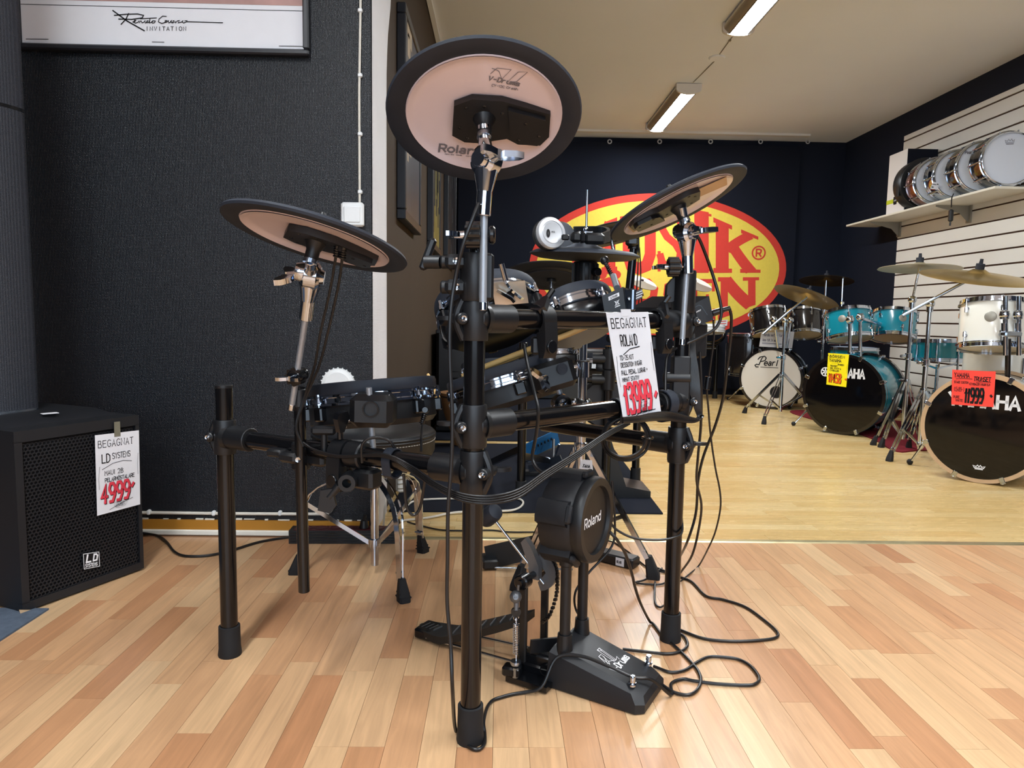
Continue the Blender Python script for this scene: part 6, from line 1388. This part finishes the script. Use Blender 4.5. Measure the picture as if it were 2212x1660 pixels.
MB().bar([V(P1.x, P1.y, P(1115, 970, P1.y).z), G(1060, 1000, .06)], .03, .02).build('strut', 'black_tube', rk2)
def pad2(label, u, v, Y, n, R): return mesh_pad(label, P(u, v, Y), n, R, .07, nl=6, group='pads of the rear electronic kit')
pad2('dark rear pad behind the hi-hat stand tube, over the rear rack', 1195, 765, 3.15, V(-.1, .3, .95), .13); pad2('dark rear pad low behind the price sign bar', 1290, 785, 3.4, V(.1, .3, .95), .13)
pad2('dark rear pad beyond the tilted tom pad', 1060, 790, 3.3, V(-.1, .2, .97), .14)
def dcym(label, c, ang, ratio, R):
    fr = disc_frame(c, ang, ratio); t = thing('cymbal_pad', label, 'cymbal pad', c, 'cymbal pads of the rear kit')
    MB(fr).lathe([(0, .03), (.03, .028), (.06, .012), (R*.95, .0), (R, -.005), (R*.97, -.008)], n=48).build('rubber_disc', 'black_rubber', t)
    MB(fr).lathe([(R*.97, -.008), (R*.6, -.004), (R*.56, -.012), (0, -.012)], n=48).build('bottom_shell', 'dark_plastic', t)
    MB(fr).lathe([(R*.55, -.0125), (R*.53, -.016), (0, -.016)], n=40).build('sensor_plate', 'felt_dark', t)
    MB(fr).cyl((0, 0, -.016), (0, 0, -.09), .008, n=12).build('cymbal_post', 'chrome_soft', t); MB(fr).cyl((0, 0, -.02), (0, 0, -.03), .02, n=14).build('hub', 'black_plastic', t)
    return fr
dcym('black rear cymbal pad seen from below under the hi-hat pad', P(1192, 595, 2.95), 2, .3, .2)
frd = dcym('black rear cymbal pad half hidden behind the leaning cymbal pad', P(1318, 505, 3.0), -13, .24, .19)
ba = thing('boom_stand', 'black slanting boom rod carrying the rear cymbal pad', 'boom stand', P(1352, 690, 2.95))
MB().cyl(P(1352, 692, 2.95), P(1369, 535, 2.95), .0165, n=14).build('rod', 'black_tube', ba); MB().cyl(P(1369, 538, 2.95), P(1371, 510, 2.95), .025, .02, 14).box(P(1365, 522, 2.93), (.05, .04, .04), None, .01).build('joint', 'black_plastic_gloss', ba)
for du in (10, 17, 24): MB().tube(smooth([P(1374+du*.3, 535, 2.94), P(1360+du, 600, 2.93), P(1352+du, 690, 2.94)], 4), .0028, 6).build('cable', 'cable', ba)
MB().cyl(P(1352, 690, 2.95), V(P(1350, 800, 2.95).x, 2.95, P(1350, 800, 2.95).z), .0165, n=14).build('rod', 'black_tube', ba)
# kick tower and blue pedal of the rear kit
kb_ = thing('kick_pad', 'black kick tower of the rear kit standing on the black carpet', 'kick pad', V(.55, 3.15, 0))
q = P(1325, 1030, 3.1); MB().prism([(-.16, 0), (.16, 0), (.16, .03), (.05, .05), (-.03, .28), (-.09, .28), (-.16, .06)], -.1, .1, frame(V(q.x, 3.15, .006), V(1, 0, 0), UP, V(0, -1, 0))).build('bracket', 'black_plastic', kb_)
MB().cyl(V(q.x-.05, 3.12, .05), V(q.x-.05, 3.12, .42), .02, n=14).lathe([(0, -.04), (.1, -.04), (.11, 0), (.1, .04), (0, .04)], V(q.x-.05, 3.12, .42), (0, 1, 0), 28).build('tower', 'black_plastic', kb_)
bp_ = thing('drum_pedal', 'bright blue drum pedal with silver frame on the black carpet', 'pedal', G(1160, 1005))
a, b = G(1133, 978, .05), P(1205, 944, G(1133, 978, .05).y+.12)
MB().bar([a, a.lerp(b, .5), b], .085, .012, up=UP).build('footboard', 'blue_pedal', bp_)
mb = MB(); d = b-a
for k in range(6): mb.bar([a+d*(.3+.1*k)+UP*.008-V(.0, .03, 0), a+d*(.3+.1*k)+UP*.008+V(0, .03, 0)], .012, .006, up=UP)
mb.build('tread_ribs', 'ink_black', bp_)
MB().bar([a-UP*.02, b-UP*.022], .075, .008, up=UP).box(a-UP*.03, (.06, .08, .03), None, .006).bar([G(1140, 1000, .01), G(1195, 998, .01), G(1208, 960, .12)], .01, .008).build('frame', 'chrome_soft', bp_)
MB().cyl(G(1195, 998, .02), P(1196, 950, G(1195, 998).y), .008, n=10).build('upright', 'grey_alloy', bp_)
bp2 = thing('drum_pedal', 'silver drum pedal heel on the black carpet in front of the blue pedal', 'pedal', G(1165, 1020))
MB().bar([G(1143, 1018, .03), G(1170, 1012, .04), G(1215, 995, .09)], .06, .012, up=UP).build('footboard', 'chrome_soft', bp2); MB().box(G(1152, 1022, .015), (.1, .07, .025), None, .006).build('heel_block', 'rubber_foot', bp2)
# ------------------------------------------------------------------ goblet drum, far white pads
gq = G(1004, 962); gd = thing('goblet_drum', 'tapering tan wooden hand drum standing on the floor behind the tilted pad', 'hand drum', gq)
MB().lathe([(0, .001), (.07, 0), (.075, .04), (.095, .1), (.13, .2), (.155, .3), (.157, .33), (0, .335)], gq, n=36).build('body', 'basket_wood', gd)
MB().torus(gq+UP*.31, UP, .158, .005, 36, 6).build('rings', 'black_plastic', gd)
wk = thing('drum_rack', 'slim black rack of a far electronic kit in front of the banner', 'drum rack', V(2.1, 6.9, 0), )
q1 = V(P(1540, 800, 7.2).x, 7.2, 0); post(wk, V(q1.x, q1.y-.1, 0), P(1540, 745, q1.y).z); q2 = V(q1.x-.62, q1.y+.05, 0); post(wk, q2, .62)
MB().cyl(V(q1.x, q1.y-.1, P(1540, 752, q1.y).z), V(q2.x, q2.y, P(1540, 752, q1.y).z), .016, n=14).tube(smooth([P(1500, 738, q1.y-.15), P(1540, 742, q1.y-.2), P(1562, 730, q1.y-.15), P(1560, 712, q1.y-.1), P(1545, 708, q1.y-.1)], 5), .018, 10).build('crossbar', 'black_tube', wk)
WPG = 'white topped pads of the far electronic kit'
def wcym(label, u, v, Y, R, n):
    fr = axis_frame(P(u, v, Y), n); t = thing('cymbal_pad', label, 'cymbal pad', P(u, v, Y), WPG)
    MB(fr).lathe([(0, .018), (.03, .017), (.05, .01), (R, 0)], n=40, a0=math.radians(-10), a1=math.radians(195)).build('white_section', 'white_plastic', t); MB(fr).lathe([(0, .0175), (.03, .0165), (.05, .0095), (R, -.001), (R*.97, -.008), (0, -.008)], n=40).build('disc', 'bracket_grey', t)
    MB(fr).cyl((0, 0, .015), (0, 0, .03), .014, n=12).build('hub', 'black_plastic', t); MB().cyl(P(u, v+3, Y), P(u, 753, 7.12), .007, n=10).build('rod', 'black_tube', t)
wcym('white and grey cymbal pad just beside the slanting black boom rod', 1386, 610, 7.1, .161, V(.25, -.42, .87)); wcym('white and grey cymbal pad behind the rack post with the sound module', 1500, 612, 7.1, .183, V(.22, -.42, .87))
wd_, _f = drum('drum_pad', 'white rimmed drum pad on the far electronic kit below the sound module', P(1528, 712, 6.9), V(0, .12, 1), .17, .05, 'white_plastic', hoop='white_plastic', top='rug_red', nl=4, cat='drum pad', group=WPG, lugm='white_plastic', two=False)
bn_ = MB().box(P(1215, 760, 6.9), (.9, .3, .5), None, .02).build('added_dark_box', 'seat_vinyl')  # added dark box, only fills the view behind the rear kit with darkness
tag(bn_, 'dark amplifier box added far behind the rear kit to keep the gap dark', 'filler')
bn_.location.z = .0; bn_.data.transform(Matrix.Translation((0, 0, 0)))
# ------------------------------------------------------------------ cables
def cable(label, pts, r=.0034, m='cable', n=6, name='cable', grp=None):
    sp_ = smooth(pts, n)
    for p_ in sp_: p_.z = max(p_.z, r+.0005)
    o = MB().tube(sp_, r, 8).build(name, m); return tag(o, label, 'cable', grp)
g = lambda u, v, z=.0045: G(u, v, z)
# foreground cable: from the front boom down past the post, round its foot, over the kick plate
cable('long black cable from the tallest cymbal pad to the floor and over the kick plate',
      [P(1034, 440, 1.2), P(1022, 470, 1.19), P(1000, 530, 1.19), P(984, 600, 1.2), P(973, 680, 1.2), P(972, 780, 1.2), P(977, 900, 1.2), P(975, 1000, 1.2), P(968, 1100, 1.2), P(967, 1200, 1.2), P(966, 1300, 1.2), P(974, 1400, 1.19), P(978, 1500, 1.18), g(985, 1580), g(1012, 1612), g(1032, 1620), g(1046, 1608), g(1047, 1585), G(1045, 1556, .02), g(1058, 1520), g(1090, 1505), g(1130, 1497), G(1170, 1484, .02), KM @ V(-.19, -.004, .075), KM @ V(-.14, .012, .085), KM @ V(-.08, .02, .075), KM @ V(-.03, .035, .058), KM @ V(.0, .06, .05), KM @ V(.03, .1, .006), g(1450, 1478), g(1475, 1468), g(1502, 1472), g(1550, 1478), g(1610, 1481), g(1632, 1478), g(1640, 1465), g(1622, 1440), g(1595, 1425), g(1560, 1420), g(1530, 1420), g(1505, 1432), g(1480, 1448), g(1450, 1453), g(1425, 1445), g(1412, 1440)], .0036)
# kick pad output cable
cable('black cable from the kick pad front curving over the floor to the foot plate corner', [P(1318, 1150, 1.5), P(1335, 1170, 1.5), P(1352, 1200, 1.55), P(1365, 1240, 1.62), P(1372, 1270, 1.66), P(1384, 1305, 1.7), g(1405, 1345), g(1430, 1372), g(1462, 1400), g(1490, 1428), g(1508, 1450), g(1514, 1472), g(1505, 1492), g(1485, 1502), g(1455, 1496), g(1430, 1480)], .0036)
cable('black cable running from behind the kick plate round the rack foot', [g(1345, 1403), g(1390, 1408), g(1440, 1413), g(1470, 1408), g(1485, 1395), g(1480, 1378), g(1470, 1370)], .0036)
cable('black cable lying in a long loop on the open floor', [g(1420, 1228), g(1465, 1246), g(1495, 1258), g(1525, 1288), g(1562, 1296), g(1610, 1312), g(1650, 1340), g(1678, 1365), g(1676, 1378), g(1640, 1384), g(1580, 1386), g(1520, 1380), g(1470, 1362)], .0038)
cable('black cable curling round the rubber foot of the hi-hat stand', [g(1430, 1228), g(1395, 1252), g(1374, 1258), g(1390, 1262), g(1425, 1263), g(1440, 1258)], .003)
cable('short black cable dropping from the hi-hat stand foot', [P(1415, 1258, 2.05), g(1415, 1300), g(1424, 1312), g(1436, 1308)], .003)
# right side bundle
YRb = 1.66
bund = thing('cable_bundle', 'bundle of black trigger cables tied together below the sound module', 'cable bundle', P(1500, 900, YRb), )
rr = random.Random(4)
for k in range(10):
    o = k-4; pts = [P(1492+o*1.5, 722, YRb+.06), P(1491+o*2, 760, YRb+.04), P(1493+o*2.8, 800, YRb+.03), P(1499+o*2.4, 840, YRb+.02), P(1506+o*1.3, 880, YRb+.02), P(1511+o*.7, 902, YRb+.02), P(1500, 908+o*.8, YRb-.01), P(1470, 903+o*1.6, YRb-.03), P(1440, 898+o*1.8, YRb-.06), P(1410, 900+o*1.6, YRb-.12), P(1380, 905+o*1.2, YRb-.18), P(1345, 908+o, YRb-.22)]
    MB().tube(smooth(pts, 5), .0027, 6).build('cable', 'cable', bund)
MB().torus(P(1509, 905, YRb+.01), V(-.6, 0, .8), .013, .0022, 16, 6).build('cable_tie', 'black_plastic_gloss', bund)
coil = thing('cable_coil', 'coiled black cable hanging below the lower rack bar by the price sign', 'cable', P(1345, 1000, 1.5))
for k in range(6):
    cx, cy = 1352+rr.uniform(-3, 3), 948+rr.uniform(-3, 3); rx, ry = 44+k*1.5, 43+k*1.6
    MB().tube([P(cx+rx*math.cos(a)+10*math.sin(a), cy-ry*math.sin(a)*.95+8*math.cos(a), 1.52+.004*k) for a in [2*math.pi*i/40 for i in range(40)]], .0026, 6, closed=True).build('loop', 'cable', coil)
MB().torus(P(1399, 946, 1.53), V(0, 0, 1), .012, .0024, 14, 6).build('cable_tie', 'black_plastic_gloss', coil)
# runs along the bars
for k in range(4):
    o = k*4
    cable('one of several black cables sagging from the stool side to the lower rack bar', [P(655, 960-o*.3, 1.43), P(690, 975+o*.3, 1.41), P(740, 985+o*.3, 1.38), P(830, 982+o*.4, 1.33), P(890, 1008+o, 1.3), P(940, 1042+o, 1.24), P(1000, 1068+o*1.2, 1.2), P(1060, 1072+o*1.3, 1.19), P(1120, 1058+o*1.4, 1.22), P(1180, 1018+o*1.2, 1.29), P(1250, 975+o, 1.37), P(1310, 935+o*.8, 1.44), P(1360, 910+o*.5, 1.5)], .0023, grp='cables slung along the rack')
cable('round black cable loop round the side bar under the snare pad', [P(782, 1000, 1.36), P(783, 960, 1.35), P(805, 946, 1.35), P(840, 952, 1.35), P(862, 985, 1.36)], .003)
cable('black cable hanging in a narrow loop below the velcro band', [P(872, 1025, 1.3), P(878, 1090, 1.31), P(892, 1113, 1.31), P(908, 1095, 1.31), P(918, 1035, 1.29)], .003)
cable('black cable from the snare pad plug down to the side bar', [P(913, 918, 1.487), P(910, 950, 1.46), P(910, 978, 1.4)], .0027)
cable('black cable hanging between the two front bars', [P(1132, 745, 1.36), P(1140, 790, 1.34), P(1155, 850, 1.33), P(1163, 890, 1.32), P(1158, 940, 1.33), P(1150, 985, 1.34), P(1158, 1010, 1.33), P(1175, 1024, 1.31)], .0033)
for k, dx in ((0, 0), (1, 16)):
    cable('one of two black cables plugged under the flat cymbal pad by the wall', [P(727+dx*.85, 545+k*3, 1.29), P(718+dx, 600, 1.32), P(708+dx, 650, 1.34), P(692+dx, 720, 1.36), P(680+dx*.6, 790, 1.4), P(660+dx*.3, 850, 1.43), P(640, 920, 1.42), P(655, 965, 1.42)], .0027, grp='twin cables of the flat cymbal pad')
    q0, q1_ = P(729+dx*.85, 531+k*3, 1.285), P(726+dx*.85, 556+k*3, 1.29)
    pg = MB().cyl(q0, q1_, .0055, .0042, 10)
    for j in range(4): pg.torus(q0.lerp(q1_, .3+.2*j), (q1_-q0), .0052, .0013, 10, 5)
    tag(pg.build('jack_plug', 'black_plastic_gloss'), 'one of two black jack plugs under the flat cymbal pad by the wall', 'plug', 'plugs of the flat cymbal pad')
cable('black cable arching from the leaning cymbal pad past the sound module', [P(1500, 505, 1.65), P(1512, 520, 1.67), P(1535, 580, 1.7), P(1553, 640, 1.7), P(1558, 680, 1.7), P(1545, 710, 1.7), P(1510, 730, 1.68), P(1478, 745, 1.67), P(1445, 765, 1.68), P(1438, 800, 1.66), P(1437, 862, 1.63)], .0038)
cable('black cable falling from the sound module plug to the floor', [P(1576, 667, 1.76), P(1580, 690, 1.77), P(1577, 740, 1.8), P(1570, 800, 1.82), P(1562, 860, 1.86), P(1545, 920, 1.9), P(1520, 985, 1.93), P(1508, 1040, 1.95), P(1503, 1110, 1.98), P(1485, 1170, 2.0), g(1468, 1205)], .0038)
tr = thing('inline_cable', 'thin black cable with a ferrite core hanging below the sound module', 'cable', P(1530, 820, 1.8))
MB().tube(smooth([P(1541, 690, 1.77), P(1542, 730, 1.78), P(1536, 780, 1.79), P(1531, 815, 1.8), P(1527, 845, 1.8), P(1530, 880, 1.82), P(1535, 940, 1.86), P(1545, 1010, 1.9), P(1555, 1060, 1.93), P(1556, 1100, 1.96), P(1545, 1150, 2.02), P(1530, 1185, 2.08), g(1510, 1222), g(1490, 1240), g(1470, 1256)], 5), .0026, 8).build('wire', 'cable', tr)
MB().cyl(P(1530, 814, 1.8), P(1526, 842, 1.8), .0085, n=16, bev=.001).build('ferrite_core', 'black_plastic_gloss', tr)
cable('black cable dropping straight from the module mount to the floor', [P(1512, 760, 1.74), P(1515, 840, 1.75), P(1514, 920, 1.78), P(1508, 985, 1.8), P(1505, 1040, 1.85), P(1515, 1090, 1.9), P(1510, 1140, 1.95), P(1495, 1200, 2.0), g(1470, 1238)], .0034)
cable('black cable curving from the kick pad round the rack post', [P(1316, 1125, 1.62), P(1332, 1145, 1.62), P(1370, 1163, 1.62), P(1420, 1167, 1.63), P(1455, 1162, 1.64), P(1473, 1150, 1.66), P(1472, 1110, 1.7)], .003)
cable('thin black cable looping down behind the kick tower', [P(1322, 1040, 1.65), P(1328, 1120, 1.65), P(1322, 1180, 1.65), P(1270, 1240, 1.62), P(1243, 1280, 1.6), P(1245, 1320, 1.6), P(1268, 1345, 1.58)], .0028)
# floor leads by the wall
cable('black mains lead snaking over the floor from the subwoofer to the power strip', [g(290, 1150, .01), g(340, 1158, .006), g(360, 1172), g(376, 1192), g(400, 1202), g(450, 1201), g(500, 1190), g(560, 1172), g(620, 1162), g(655, 1156, .012)], .0045)
cable('black lead lying on the floor between the stool and the kick pedal', [g(880, 1128), g(905, 1135), g(950, 1145), g(1000, 1147), g(1060, 1146), g(1100, 1150), g(1160, 1150)], .003)
cable('white mains lead lying on the black carpet edge', [g(870, 1105, .012), g(900, 1082, .012), g(1000, 1077, .012), g(1090, 1074, .012), g(1125, 1080, .012), g(1128, 1092, .012), g(1105, 1103, .012), g(1040, 1105, .012), g(980, 1108, .01), g(930, 1118, .006), g(880, 1124, .006), g(845, 1128, .006)], .0045, 'cable_white')
ps_ = thing('power_strip', 'black power strip with dark red sockets lying along the skirting', 'power strip', V(-.53, 2.42, 0))
za = V(-.535, 2.43, .001); PSM = frame(za, V(1, .03, 0).normalized(), V(-.03, 1, 0).normalized(), UP)
MB(PSM).prism([(-.185, -.03), (.185, -.03), (.185, .03), (-.185, .03)], 0, .046).build('body', 'black_plastic', ps_)
mb = MB(PSM)
for k in range(4): mb.box((0, -.031, .008+.01*k), (.36, .004, .0045))
mb.build('side_ribs', 'black_plastic_gloss', ps_)
MB(PSM).box((0, .0, .0465), (.34, .05, .003), None, .001).build('socket_plate', 'red_plastic', ps_)
for k in range(6): MB(PSM).lathe([(.0215, .0495), (.019, .0495), (.018, .0485), (0, .0484)], (-.13+.05*k, 0, 0), n=20).build('socket', 'red_plastic', ps_)
pg = MB(PSM); pg.cyl((.07, 0, .049), (.07, 0, .075), .017, .012, 14).cyl((.07, 0, .075), (.075, 0, .095), .006, n=8); tag(pg.build('mains_plug', 'black_plastic'), 'black mains plug pushed into the power strip', 'plug')
ad = thing('power_adapter', 'black power adapter brick with white label lying on the floor behind the kick pad', 'adapter', G(1330, 1205))
a0 = G(1336, 1207, .018); AM = Matrix.Rotation(math.radians(-38), 4, 'Z'); AM.translation = a0
MB(AM).box((0, 0, 0), (.13, .055, .034), None, .005).build('brick', 'black_plastic', ad); MB(AM).box((.02, -.0282, 0), (.03, .001, .026)).build('label_sticker', 'paper', ad)
mb = MB(AM)
for p in strokes('ROLAND', .009, -.004, .008, .0022): ribbon(mb, p, .0011, lambda x, y: V(x, -.0292, y))
mb.build('lettering', 'ink_black', ad)
MB(AM).cyl((-.065, 0, 0), (-.09, 0, .002), .008, .005, 10).build('strain_relief', 'black_plastic_gloss', ad)
cable('black lead from the power adapter running towards the hi-hat foot', [G(1300, 1168, .02), g(1325, 1172), g(1360, 1195), g(1392, 1222), g(1412, 1232), g(1440, 1238)], .0028)
xb = thing('socket_block', 'white extension socket block hanging by the end of the wall', 'socket', P(866, 1062, 2.86))
MB().box(P(866, 1047, 2.86), (.035, .04, .06), Matrix.Rotation(.5, 3, 'Z'), .006).build('housing', 'white_plastic', xb)
mb = MB()
for k in range(3): mb.box(P(866, 1036+k*10, 2.84), (.028, .006, .004), Matrix.Rotation(.5, 3, 'Z'))
mb.build('socket_slots', 'bracket_grey', xb)
cable('white flex dropping from the wall end down to the floor lead', [P(835, 1060, 2.6), P(832, 1090, 2.52), g(828, 1140, .01)], .004, 'cable_white')
# drumsticks in the side bag beside the snare
stick(P(948, 866, 1.9), P(924, 808, 1.95), 'pale drumstick standing upright between the snare pad and tilted pad', None)
